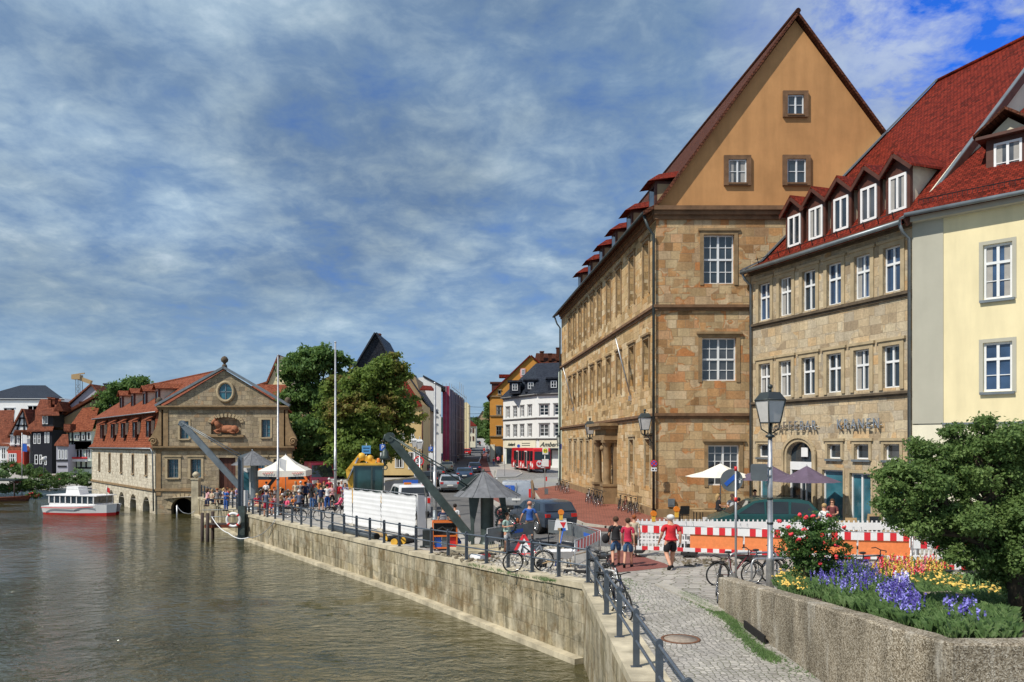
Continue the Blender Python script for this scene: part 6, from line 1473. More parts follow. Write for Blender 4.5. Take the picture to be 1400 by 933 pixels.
bs.location = GY(738, 110) + Vector((-1.2, 5.8, 0)); bs.location.z = g(bs.location.x, bs.location.y); bs.rotation_euler = (0, 0, PI / 2 + .26); bs.scale = (1, 1, 1.12)
for s_ in (-1, 1):
	for x in (-2.6, 1.9):
		m = MB().mat('white_paint'); m.box(x, x + 1.2, s_ * 1.252 - .01, s_ * 1.252 + .01, .45, 2.6); o = m.build('door', bs)
		m = MB().mat('car_glass'); m.box(x + .08, x + .56, s_ * 1.27 - .01, s_ * 1.27 + .01, .55, 2.5); m.box(x + .64, x + 1.12, s_ * 1.27 - .01, s_ * 1.27 + .01, .55, 2.5); m.build('pane', bs).parent = o
m = MB().mat('white_paint'); m.tube([(-6.06, .45, 1.05), (-6.09, .45, 1.05)], .42, 20); o = m.build('white_badge', bs)
m = MB().mat('paint_busred'); m.tube([(-6.09, .62, 1.1), (-6.11, .62, 1.1)], .13, 12); m.tube([(-6.09, .3, 1.1), (-6.11, .3, 1.1)], .13, 12); m.cb((-6.1, .45, .95), (.02, .4, .1)); m.build('badge_mark', bs)
m = MB().mat('white_paint')
for k, (x, z) in enumerate(((-5.4, .8), (-4.6, 1.0), (-.6, .7), (.6, .9), (4.6, .8))): m.cb((x, 1.262, z), (.6, .01, .45), (0, .5, 0)); m.cb((x, -1.262, z), (.6, .01, .45), (0, .5, 0))
m.build('white_stripes', bs)
ex_ = empty('excavator', tuple(GY(506, 49)), .15, 'yellow excavator with glazed cab and folded arm behind the tarpaulin fence', 'excavator')
m = MB().mat('yellow_paint'); m.cb((0, 0, 1.1), (2.2, 2.2, .5)); m.cb((-.1, 0, 3.2), (1.85, 1.5, .12)); m.build('superstructure', ex_)
m = MB().mat('dark_green_metal')
for x in (-.95, .1, .78):
	for y in (-.7, .7): m.bar((x, y, 1.3), (x + .02, y, 3.15), .09)
for z in (1.4, 3.1): 
	for y in (-.7, .7): m.bar((-.95, y, z), (.78, y, z), .08)
m.build('cab_frame', ex_)
m = MB().mat('glass_green'); m.box(-.93, .76, -.66, .66, 1.4, 3.1); m.build('cab_glass', ex_)
m = MB().mat('paint_grey'); m.ext([(.9, -.9, 1.35), (3.6, -.9, 1.35), (3.6, -.9, 2.1), (3.2, -.9, 2.45), (.9, -.9, 2.15)], (0, 1.7, 0)); m.build('engine_cover', ex_)
m = MB().mat('blue_sign'); m.box(2.0, 2.9, -.93, -.905, 1.75, 2.25); m.build('blue_plate', ex_)
m = MB().mat('yellow_paint'); m.bar((-1.0, -.2, 1.3), (-1.25, -.2, 2.9), .42, .35, (0, 1, 0)); m.bar((-1.25, -.2, 2.8), (-.55, -.2, 3.7), .36, .35, (0, 1, 0)); m.bar((-.6, -.2, 3.7), (.3, -.2, 3.3), .32, .3, (0, 1, 0)); m.ball((-.5, -.2, 3.65), .26, 8); m.ball((0, -.2, 3.55), .22, 8); m.build('boom', ex_)
m = MB().mat('chrome'); m.tube([(-1.35, -.45, 2.2), (-.7, -.45, 3.6)], .06, 8); m.build('hydraulic_cylinder', ex_)
m = MB().mat('orange_light'); m.lathe([(.1, 3.3), (.1, 3.5), (.05, 3.56), (0, 3.57)], 10, (.5, .3, 0)); m.build('beacon', ex_)
for s_ in (-1, 1): m = MB().mat('black_rubber'); m.tube([(-1.1, s_ * .9 - .25, .45), (-1.1, s_ * .9 + .25, .45)], .45, 16); m.tube([(1.1, s_ * .9 - .25, .45), (1.1, s_ * .9 + .25, .45)], .45, 16); m.box(-1.1, 1.1, s_ * .9 - .25, s_ * .9 + .25, .02, .88); m.build('track', ex_)
bk = G(352, 686); m = MB().mat('black_metal'); m.ext([(-.6, -.4, .2), (.2, -.4, .1), (.8, -.4, .5), (.9, -.4, 1.3), (.5, -.4, 1.2), (.2, -.4, .7), (-.5, -.4, .6)], (0, .8, 0)); m.bar((.7, 0, 1.2), (1.3, 0, 2.0), .25); o = m.build('digger_bucket', loc=GY(354, 64), rz=.2); tag(o, 'black digger bucket beside the orange truck', 'bucket')
# boats
bt = empty('passenger_boat', (P(110, 702, 71).x, 71.5, -2.27), -.30, 'white passenger boat with red waterline moored beside the old hall', 'boat')
def hull(m, L, Wd, prof, zs, taper=.45):
	n_ = 14; rings = []
	for i in range(n_ + 1):
		t_ = i / n_; x = -L / 2 + L * t_; w = Wd / 2 * (1 - max(0, (t_ - .6) / .4) ** 2 * taper * 2.0 * .5) * (.86 + .14 * min(1, t_ * 6))
		if t_ == 1: w *= .35
		rings.append((x, w, t_))
	for a, b in zip(zs, zs[1:]):
		for s_ in (-1, 1):
			for (x0, w0, t0), (x1, w1, t1) in zip(rings, rings[1:]):
				f0 = prof(a[0], t0); f1 = prof(b[0], t0); f2 = prof(b[0], t1); f3 = prof(a[0], t1)
				m.mat(a[1]); m.add([(x0 + f0[1], s_ * w0 * f0[0], f0[2]), (x1 + f3[1], s_ * w1 * f3[0], f3[2]), (x1 + f2[1], s_ * w1 * f2[0], f2[2]), (x0 + f1[1], s_ * w0 * f1[0], f1[2])], [(0, 1, 2, 3)], True)
	x0, w0, _ = rings[0]; zt = prof(zs[-1][0], 0); zb_ = prof(zs[0][0], 0); m.quad((x0 + zb_[1], -w0 * zb_[0], zb_[2]), (x0 + zb_[1], w0 * zb_[0], zb_[2]), (x0 + zt[1], w0, zt[2]), (x0 + zt[1], -w0, zt[2]))
	m.add([(x, w, prof(zs[-1][0], t_)[2]) for x, w, t_ in rings] + [(x, -w, prof(zs[-1][0], t_)[2]) for x, w, t_ in rings[::-1]], [tuple(range(2 * len(rings)))])
pf = lambda f, t_: (.72 + .28 * f, .25 * f * (t_ > .9), -.25 + f * (1.0 + .30 * t_ * t_))
m = MB(); hull(m, 7.4, 2.5, pf, [(0, 'red_plastic'), (.42, 'white_paint'), (1, 'white_paint')]); m.build('hull', bt)
m = MB().mat('red_plastic'); m.tube([(-3.5, -1.27, .62), (0, -1.29, .66), (2.2, -1.15, .78)], .03, 5); m.tube([(-3.5, 1.27, .62), (0, 1.29, .66), (2.2, 1.15, .78)], .03, 5); m.build('rubbing_strake', bt)
m = MB().mat('white_paint'); m.box(-2.8, 2.3, -1.05, 1.05, .7, 1.05); m.box(-3.0, 2.6, -1.15, 1.15, 1.72, 1.79); 
for i in range(9):
	x = -2.8 + i * .62
	for y in (-1.05, 1.05): m.box(x - .045, x + .045, y - .03, y + .03, 1.05, 1.72)
m.build('cabin', bt)
m = MB().mat('glass'); m.box(-2.76, 2.2, -1.0, 1.0, 1.05, 1.72); m.build('cabin_glass', bt)
m = MB().mat('white_paint'); m.ext([(-1.5, -.5, 1.79), (.1, -.5, 1.79), (-.1, -.5, 2.5), (-1.4, -.5, 2.5)], (0, 1, 0)); m.build('wheelhouse', bt)
m = MB().mat('black_rubber')
for i in range(6): m.box(.3 + i * .1, .32 + i * .1, -1.31, -1.28, .42, .52)
m.build('boat_name', bt)
m = MB().mat('galvanised'); m.tube([(2.6, 0, 1.1), (2.6, 0, 2.6)], .025, 6); m.tube([(-2.9, -.9, 2.05), (-2.9, -.9, 2.3), (2.4, -.9, 2.3), (2.4, -.9, 2.05)], .02, 5); m.build('roof_rail', bt)
m = MB().mat('red_plastic'); m.quad((2.6, 0, 2.5), (2.85, .1, 2.35), (2.8, .1, 1.9), (2.6, 0, 2.1)); m.build('pennant', bt)
rbt = empty('rowing_boat', (P(16, 684, 88).x, 88, -2.27), .15, 'small brown rowing boat at the far left bank', 'boat')
m = MB(); hull(m, 3.4, 1.2, lambda f, t_: (.6 + .4 * f, .2 * f * (t_ > .9), -.1 + f * (.55 + .2 * t_ * t_)), [(0, 'brown_wood'), (.5, 'tile_old'), (1, 'tile_old')]); m.build('hull', rbt)
# historic loading cranes
def crane(name, loc, rz, label, jib_tip, jib_foot, roof_z, roof_r, apex_z, col='dark_green_metal', detail=True, hook=0, jr=.15):
	root = empty(name, tuple(loc), rz, label, 'crane')
	m = MB().mat(col); m.lathe([(.75, -.1), (.75, .12), (.55, .2), (.34, .3), (.27, .5), (.27, roof_z - .1), (.34, roof_z)], 16, (.15, 0, 0)); m.build('column', root)
	m = MB().mat('slate_grey' if 'slate_grey' in MATS else flat('slate_grey', (.15, .155, .165), .7, .1, .25, 5, .2)); n_ = 12
	ring = [Vector((.15 + roof_r * math.cos(2 * PI * k / n_ + .13), roof_r * math.sin(2 * PI * k / n_ + .13), roof_z)) for k in range(n_)]; ap = Vector((.0, 0, apex_z)); apr = [Vector((.0 + .06 * math.cos(2 * PI * k / n_), .06 * math.sin(2 * PI * k / n_), apex_z)) for k in range(n_)]
	skip = (5, 6)
	for k in range(n_):
		j = (k + 1) % n_
		mid0 = ring[k].lerp(apr[k], .45) + Vector((0, 0, -.07)); mid1 = ring[j].lerp(apr[j], .45) + Vector((0, 0, -.07))
		if k in skip: m.quad(ring[k], ring[j], mid1.lerp(ring[j], .4), mid0.lerp(ring[k], .4)); continue
		m.quad(ring[k], ring[j], mid1, mid0); m.quad(mid0, mid1, apr[j], apr[k])
	m.poly(ring[::-1]); m.poly(apr)
	for k in range(n_):
		mid0 = ring[k].lerp(apr[k], .45) + Vector((0, 0, -.06)); m.tube([ring[k], mid0, apr[k]], .018, 4)
	m.build('canopy', root)
	m = MB().mat(col); m.tube([(0, 0, apex_z - .05), (0, 0, apex_z + .12)], .05, 8); m.ext([(-.1, -.03, roof_z + .1), (-1.1, -.03, roof_z + .25), (-1.0, -.03, apex_z - .35), (-.1, -.03, apex_z - .05)], (0, .06, 0)); m.build('winch_shield', root)
	t_, f_ = Vector(jib_tip), Vector(jib_foot)
	m = MB().mat(col)
	for s_ in (-.1, .1): m.bar(f_ + Vector((0, s_, 0)), t_ + Vector((0, s_, 0)), .05, jr * 2.0)
	m.bar(f_, t_, .2, .06); d = (t_ - f_).normalized(); nn = Vector((-d.z, 0, d.x))
	m.build('jib', root)
	m = MB().mat(col); m.tube([t_ + Vector((0, -.16, 0)), t_ + Vector((0, .16, 0))], .2, 16); m.tube([t_ + Vector((0, -.18, 0)), t_ + Vector((0, .18, 0))], .06, 8); m.tube([t_ + d * .05 + nn * .05 * 0, t_ + Vector((-.18, 0, .08)), t_ + Vector((-.25, 0, -.15))], .07, 6); m.build('pulley', root)
	for y_, z_ in ((-.14, roof_z + .35), (.14, roof_z + .55)):
		m = MB().mat(col); m.tube([t_ + Vector((.02, y_, .06)), Vector((-.55, y_, z_))], .028, 6); m.build('tie_rod', root)
	for y_ in (-.3, .3) if detail else ():
		m = MB().mat(col); m.ext([(-.3, y_, 0), (.75, y_, 0), (.6, y_, .5), (.95, y_, 1.1), (.8, y_, roof_z), (-.45, y_, roof_z), (-.25, y_, 1.0)], (0, .05, 0)) if False else m.ext([(-.50, y_, 0), (-.38, y_, 0), (-.40, y_, 1.1), (-.15, y_, roof_z), (-.6, y_, roof_z), (-.52, y_, 1.2)], (0, .05, 0))
		m.ext([(.78, y_, 0), (.92, y_, 0), (.80, y_, .6), (1.0, y_, 1.2), (.9, y_, roof_z), (.62, y_, roof_z), (.88, y_, 1.2), (.68, y_, .65)], (0, .05, 0)); m.build('side_frame', root)
	if detail:
		for c, r_, k_ in (((.95, -.42, 1.15), .40, 6), ((.75, -.40, 1.65), .22, 5)):
			m = MB().mat(col); c = Vector(c); m.tube([c + Vector((r_ * math.cos(a * PI / 12), 0, r_ * math.sin(a * PI / 12))) for a in range(24)], .035, 6, closed=True)
			for k in range(k_): a = k * 2 * PI / k_; m.bar(c, c + Vector((r_ * math.cos(a), 0, r_ * math.sin(a))), .035)
			for k in range(24): a = k * PI / 12; m.cb(c + Vector(((r_ + .045) * math.cos(a), 0, (r_ + .045) * math.sin(a))), (.05, .07, .05), (0, -a, 0))
			m.build('gear_wheel', root)
		m = MB().mat(col); m.tube([(.95, -.45, 1.15), (.95, -.75, 1.15), (1.5, -.75, 1.2)], .025, 6); m.build('crank_handle', root)
	if hook:
		m = MB().mat(col); a = t_ + Vector((-.2, 0, -.1)); b = a - Vector((0, 0, hook)); m.tube([a, b + Vector((0, 0, .45))], .02, 5); m.lathe([(.0, .0), (.2, .02), (.24, .1), (.16, .2), (.15, .34), (.06, .44), (0, .5)], 14, b); m.tube([b + Vector((-.02, 0, .02)), b + Vector((-.02, 0, -.25))], .04, 6); m.tube([b + Vector((.1 * math.sin(q), 0, -.3 - .1 * math.cos(q))) for q in (3.1, 2.2, 1.3, .4, -.6, -1.3)], .025, 5); m.build('hook_block', root)
	return root
C1 = GY(661, 33.0); s33 = 33 / F
def cl(px, py, c, Y): p = P(px, py, Y); return (p.x - c.x, 0, p.z - c.z)
crane('historic_crane', C1, 0, 'dark green historic harbour crane with slate canopy in the middle of the picture', cl(533, 598, C1, 33), cl(646, 738, C1, 33), 1.88 - C1.z, 1.42, 2.86 - C1.z, hook=.85, jr=.16)
C2 = GY(345, 57); s57 = 57 / F
c2r = P(336, 636, 57).z - C2.z
crane('historic_crane', C2, 0, 'far grey historic crane in front of the old hall, its jib leaning left', cl(249, 579, C2, 57), cl(328, 666, C2, 57), c2r, 1.62, P(336, 617, 57).z - C2.z, col='zinc', detail=False, jr=.2)
m = MB().mat('white_frame'); root = empty('crane_booth', tuple(GY(337, 58.5)), 0, 'small booth with teal window frame below the far crane canopy', 'booth')
m.box(-.4, .4, -.3, .3, 0, 2.9); m.build('booth_wall', root); m = MB().mat('glass_teal'); m.box(-.28, .28, -.33, -.3, .6, 2.6); m.build('window', root)
# flag poles, lamps, signs
for px, Y, top, r_, lb in ((380, 52, 487, .085, 'tall thin flag pole in the seated crowd, left of the parasol logo'), (458.5, 55.5, 469, .10, 'tallest flag pole standing right of the people queue'), (594.6, 45, 525, .11, 'thick grey pole beside the white fence and silver estate car')):
	b = GY(px, Y); h = P(px, top, Y).z - b.z; root = empty('flag_pole' if Y > 46 else 'pole', tuple(b), 0, lb, 'pole')
	m = MB().mat('galvanised'); m.tube([(0, 0, 0), (0, 0, h * .35), (0, 0, h * .351), (0, 0, h)], [r_, r_, r_ * .8, r_ * .55], 12); m.ball((0, 0, h + .03), r_ * .8, 8); m.build('shaft', root)
	m = MB().mat('zinc'); m.lathe([(r_ * 2, 0), (r_ * 2, .05), (r_ * 1.2, .07), (r_ * 1.15, .5), (r_, .52)], 12); m.tube([(0, 0, h * .22), (0, 0, h * .235)], r_ * 1.2, 10); m.build('base_collar', root)
	if Y == 52: m = MB().mat('white_paint'); m.add([(.1, 0, h * .36), (.55, .05, h * .345), (.5, .1, h * .27), (.12, 0, h * .30)], [(0, 1, 2, 3)]); m.build('small_flag', root)
b = GY(30, 92); root = empty('flag_pole', tuple(b), 0, 'thin pole with white and blue flag before the red wing', 'pole'); h = P(30, 592, 92).z - b.z
m = MB().mat('galvanised'); m.tube([(0, 0, -1), (0, 0, h)], .05, 8); m.build('shaft', root)
for mt, a, c in (('white_paint', h - .2, h - 1.2), ('blue_sign', h - 1.2, h - 2.2)):
	m = MB().mat(mt); m.add([(.05, 0, a), (.5, .1, a - .1), (.6, 0, c), (.05, 0, c + .05)], [(0, 1, 2, 3)]); m.build('flag', root)
def lantern(m_frame, m_glass, root, c, s, frame='zinc_dark', pole_top=True):
	c = Vector(c); m = MB().mat('white_lamp_glass')
	for k in range(4):
		a0 = PI / 4 + k * PI / 2; a1 = a0 + PI / 2; q = lambda a, r_, z: c + Vector((r_ * math.cos(a), r_ * math.sin(a), z))
		m.quad(q(a0, .30 * s, 0), q(a1, .30 * s, 0), q(a1, .46 * s, .72 * s), q(a0, .46 * s, .72 * s))
	g_ = m.build('lamp_glass', root)
	m = MB().mat(frame); q = lambda a, r_, z: c + Vector((r_ * math.cos(a), r_ * math.sin(a), z))
	for k in range(4):
		a0 = PI / 4 + k * PI / 2; a1 = a0 + PI / 2; m.tube([q(a0, .31 * s, 0), q(a0, .47 * s, .73 * s)], .022 * s, 5); m.tube([q(a0, .31 * s, 0), q(a1, .31 * s, 0)], .022 * s, 5); m.tube([q(a0, .475 * s, .73 * s), q(a1, .475 * s, .73 * s)], .03 * s, 5)
		m.quad(q(a0, .50 * s, .73 * s), q(a1, .50 * s, .73 * s), q(a1, .30 * s, .98 * s), q(a0, .30 * s, .98 * s)); m.tube([q(a0, .31 * s, 0), q(a0, .27 * s, -.2 * s), q(a0, .06 * s, -.34 * s)], .022 * s, 5)
	m.quad(*[q(PI / 4 + k * PI / 2, .30 * s, .98 * s) for k in range(4)]); m.tube([c + Vector((0, 0, .98 * s)), c + Vector((0, 0, 1.1 * s))], .05 * s, 8); m.ball(c + Vector((0, 0, 1.16 * s)), .085 * s, 8); m.tube([c + Vector((0, 0, -.34 * s)), c + Vector((0, 0, 0))], .06 * s, 8)
	m.build('lantern_frame', root)
b = GY(1053, 21.0); root = empty('street_lamp', tuple(b), .35, 'large four sided lantern on a galvanised post in front of the coffee house', 'street lamp')
m = MB().mat('galvanised'); h = P(1053, 598, 21).z; m.tube([(0, 0, 0), (0, 0, .95), (0, 0, 1.0), (0, 0, 1.05), (0, 0, h * .62), (0, 0, h)], [.105, .105, .13, .075, .068, .055], 16); m.build('post', root)
m = MB().mat('zinc_dark'); m.lathe([(.06, h - .02), (.12, h), (.12, h + .05), (.05, h + .08), (.05, h + .12)], 12)
for zz in (2.55, 1.9): m.tube([(0, 0, zz), (0, 0, zz + .06)], .085, 12)
m.build('collar', root); lantern(None, None, root, (0, 0, h + .38), .82)
def plate(m, c, r_, th=.02): m.tube([Vector(c) - Vector((0, th / 2, 0)), Vector(c) + Vector((0, th / 2, 0))], r_, 24)
b = GY(1038, 20.9); z_ = P(1038, 646, 20.9).z; m = MB().mat('grey_sign'); w_ = .22
m.ext([(w_ * cx, 0, w_ * cz) for cx, cz in ((-.8, -1), (.8, -1), (1, -.8), (1, .8), (.8, 1), (-.8, 1), (-1, .8), (-1, -.8))], (0, .02, 0)); m.box(.2, .34, .02, .05, -.12, -.08); m.box(.2, .34, .02, .05, .1, .14); o = m.build('sign_plate', loc=(b.x, b.y, z_)); tag(o, 'grey back of a rounded sign bracketed to the lantern post', 'sign')
b = GY(1006, 22.2); root = empty('round_sign', tuple(b), 0, 'round sign seen from behind on a thin pole with red bands', 'sign'); zt = P(1006, 638, 22.2).z
m = MB().mat('galvanised'); m.tube([(0, 0, 0), (0, 0, zt)], .032, 10); m.build('post', root)
for zz in (zt - .12, zt - .98): m = MB().mat('red_plastic'); m.tube([(0, 0, zz), (0, 0, zz + .12)], .042, 10); m.build('red_band', root)
zs_ = P(989, 657, 22.2).z; m = MB().mat('grey_sign'); plate(m, (-.10, .06, zs_), .315); m.build('sign_disc', root)
m = MB().mat('blue_sign'); m.bar((-.28, .045, zs_ - .13), (.02, .045, zs_ + .14), .11, .012, (0, 1, 0)); m.build('blue_bar', root)
m = MB().mat('white_sign'); m.cb((.12, .045, zs_ - .02), (.05, .01, .12)); m.cb((.12, .045, zs_ + .02), (.1, .01, .03)); m.build('sticker', root)
for px, py, Y, s_, fx, lb in ((881.5, 588, 43.2, .92, 0, 'wall lantern on a bracket at the corner of the sandstone building'), (806.5, 594, 57, .95, 0, 'wall lantern on a bracket left of the stone portal'),):
	c = P(px, py, Y); root = empty('wall_lantern', (c.x, c.y, c.z), 0, lb, 'lantern'); lantern(None, None, root, (0, 0, 0), s_)
	wx = (X0 - .0872 * (Y - Y0)) - c.x
	m = MB().mat('zinc_dark'); m.tube([(0, 0, -.34 * s_), (wx + .02, .1, -.34 * s_)], .03, 6); m.tube([(.15, 0, -.36 * s_), (wx + .02, .1, -.9 * s_)], .025, 6); m.build('bracket', root)
for px, py, Y, lb, bs_ in ((574, 614, 50, 'post lantern right of the hook block, nearer one of a pair', .62), (567, 611, 55, 'second post lantern just behind its twin by the excavator', .58), (765, 606, 88, 'post lantern before the white corner shop', .95)):
	b = GY(px, Y); root = empty('street_lamp', tuple(b), 0, lb, 'street lamp'); zc_ = P(px, py, Y).z - b.z; lantern(None, None, root, (0, 0, zc_), bs_, 'galvanised' if Y < 60 else 'zinc_dark')
	m = MB().mat('galvanised'); m.tube([(0, 0, 0), (0, 0, .8), (0, 0, zc_ - .34 * bs_)], [.09, .06, .045], 10); m.build('post', root)
def post_sign(px, pyb, pyt, Y, label, plates, r_=.03, name='road_sign'):
	b = GY(px, Y); root = empty(name, tuple(b), 0, label, 'sign'); zt = P(px, pyt, Y).z - b.z
	m = MB().mat('galvanised'); m.tube([(0, 0, 0), (0, 0, zt)], r_, 8); m.build('post', root)
	for kind, x, y, w_, h_, mt, nm in plates:
		c = P(x, y, Y) - b; c.y = -.06; k = Y / F
		m = MB().mat(mt)
		if kind == 'r': m.box(c.x - w_ * k / 2, c.x + w_ * k / 2, c.y - .012, c.y + .012, c.z - h_ * k / 2, c.z + h_ * k / 2)
		elif kind == 'c': plate(m, c, w_ * k / 2)
		elif kind == 'c2': c.y = -.075; plate(m, c, w_ * k / 2)
		m.build(nm, root) if kind[0] != 't' else text_mesh(nm, h_ * k, mt, .006, root, 'sign_text', txt_at(c.x, -.10, c.z))
	return root
post_sign(745, 679, 612, 62, 'bus stop sign with yellow green disc, timetable board and litter bin', [('r', 745.5, 617, 8, 9, 'white_sign', 'flag_plate'), ('c2', 745.5, 616.5, 6.4, 0, flat('sign_yellow', (.75, .7, .05), .4), 'stop_disc'), ('t', 745.5, 616.5, 0, 5.5, 'dark_green_metal', 'H'), ('r', 745.5, 633, 9, 10, 'white_sign', 'timetable'), ('r', 747, 672, 5, 8, 'zinc', 'litter_bin'), ('r', 747, 655, 2, 6, 'red_plastic', 'red_sleeve')])
post_sign(766.5, 660, 606, 78, 'blue and white parking sign by the pale green house', [('r', 766.5, 611, 4.5, 7, 'blue_sign', 'blue_plate'), ('r', 766.5, 620, 4, 6, 'white_sign', 'white_plate')])
post_sign(523, 690, 606, 52, 'blue parking sign on the pole by the hook block', [('r', 523.5, 612, 8, 8.5, 'blue_sign', 'blue_plate'), ('t', 523.5, 612, 0, 8, 'white_sign', 'P'), ('r', 523.5, 623, 7, 8, 'white_sign', 'white_plate')])
post_sign(501, 690, 606, 53, 'light blue sign board above the excavator cab', [('r', 501, 615, 12, 11, flat('sign_lightblue', (.10, .30, .58), .4), 'blue_plate'), ('r', 501, 613, 9, 1.2, 'white_sign', 'text_line'), ('r', 501, 617, 8, 1.2, 'white_sign', 'text_line')])
post_sign(589, 668, 608, 62, 'blue and white parking sign beside the thick grey pole', [('r', 589, 614, 6, 6, 'blue_sign', 'blue_plate'), ('t', 589, 614, 0, 6, 'white_sign', 'P'), ('r', 589, 624.5, 6, 10, 'white_sign', 'white_plate')])
post_sign(573, 700, 618, 55, 'red ringed speed limit sign behind the crane jib', [('c', 573, 630.5, 14, 0, 'red_sign', 'sign_ring'), ('c2', 573, 630.5, 10, 0, 'white_sign', 'sign_face'), ('t', 573, 630, 0, 9, 'black_metal', '30')])
post_sign(690, 652, 612, 98, 'traffic light on a thin post at the street corner', [('r', 686, 617, 3.4, 11, 'black_metal', 'signal_box'), ('c2', 686, 613.5, 2.0, 0, 'black_rubber', 'signal_lens')], name='traffic_light')
post_sign(709, 640, 608, 120, 'round blue sign on a post before the corner shop window', [('c', 709, 610, 4.5, 0, 'blue_sign', 'blue_disc'), ('r', 709, 615.5, 6, 3, 'blue_sign', 'blue_plate')])
c = P(894, 634, 42.1); root = empty('no_stopping_sign', tuple(c), 0, 'round blue and red no stopping sign on the corner downpipe', 'sign'); k = 42.1 / F
m = MB().mat('red_sign'); plate(m, (0, 0, 0), 4.8 * k); m.build('sign_ring', root); m = MB().mat('blue_sign'); plate(m, (0, -.015, 0), 3.7 * k); m.build('sign_face', root)
m = MB().mat('red_sign'); m.bar((-3 * k, -.03, -3 * k), (3 * k, -.03, 3 * k), .05, .02, (0, 1, 0)); m.bar((-3 * k, -.032, 3 * k), (3 * k, -.032, -3 * k), .05, .02, (0, 1, 0)); m.build('cross', root)
m = MB().mat('white_sign'); m.cb((0, 0, -8 * k), (8 * k, .02, 5 * k)); m.build('white_plate', root); m = MB().mat('black_metal'); m.cb((-.05, -.015, -8 * k), (.1, .01, .06)); m.cb((.1, -.015, -8 * k), (.06, .01, .08)); m.build('plate_symbol', root)
# parasols
def parasol(name, px, Y, r_, z_e, z_a, mat, label, n_=8, sides=None, valance=.18, rz=0, group=None):
	b = GY(px, Y); root = empty(name, tuple(b), rz, label, 'parasol', group); ze = z_e - b.z; za = z_a - b.z
	m = MB().mat(mat); ring = [Vector((r_ * math.cos(2 * PI * k / n_ + PI / n_), r_ * math.sin(2 * PI * k / n_ + PI / n_), ze)) for k in range(n_)]; ap = Vector((0, 0, za))
	for k in range(n_):
		a, c = ring[k], ring[(k + 1) % n_]; ma, mc = a.lerp(ap, .5) - Vector((0, 0, .05 * r_)), c.lerp(ap, .5) - Vector((0, 0, .05 * r_)); e = (a + c) / 2 * .97 + Vector((0, 0, ze * .03)); mm = (ma + mc) / 2 - Vector((0, 0, .03))
		m.add([a, e, c, mc, mm, ma], [(0, 1, 4, 5), (1, 2, 3, 4)]); m.add([ma, mm, mc, ap], [(0, 1, 3), (1, 2, 3)])
		if valance: dz = Vector((0, 0, -valance)); m.add([a, e, c, c + dz, e + dz * 1.15, a + dz], [(0, 1, 4, 5), (1, 2, 3, 4)])
	m.build('canopy', root)
	m = MB().mat('galvanised'); m.tube([(0, 0, 0), (0, 0, za + .06)], .03, 8)
	m.build('pole', root); m = MB().mat('zinc_dark'); m.lathe([(.35, 0), (.35, .08), (.06, .1), (.05, .3)], 12); m.build('stand', root)
	for a in ring:
		m = MB().mat('galvanised'); m.tube([Vector((0, 0, za - .55)), a.lerp(ap, .45) - Vector((0, 0, .06))], .012, 4); m.build('rib', root)
	return root
flat('canvas_white', (.78, .75, .66), .8, 0, .05, 2, .1); flat('canvas_purple', (.115, .085, .13), .85, 0, .15, 2, .1)
k = 57 / F; pw = parasol('market_parasol', 390.5, 57, 2.3, P(0, 643, 57).z, P(0, 622, 57).z, 'canvas_white', 'big white market parasol over the seated crowd', 4, valance=.38, rz=.12)
for x in (-.95, 1.05):
	m = MB().mat('red_sign'); z0 = P(0, 643, 57).z - pw.location.z - .2; pts = [(x - .35 + .7 * q / 14, -1.66, z0 + .07 * math.sin(q * 1.9) + .004 * q) for q in range(15)]; m.tube(pts, .018, 4); m.build('red_script', pw)
parasol('cafe_parasol', 985, 39.5, 1.75, P(0, 652, 39.5).z, P(0, 634, 39.5).z, 'canvas_white', 'white cafe parasol beside the sandstone corner', 8, valance=.0)
parasol('cafe_parasol', 1050, 38.6, 1.75, P(0, 656, 38.6).z, P(0, 634, 38.6).z, 'canvas_purple', 'purple cafe parasol farther back, behind the lantern post', 8, valance=.0, rz=.2)
parasol('cafe_parasol', 1103, 36.2, 1.50, P(0, 659, 36.2).z, P(0, 637, 36.2).z, 'canvas_purple', 'purple cafe parasol right of the lantern post', 8, valance=.0, rz=.1)
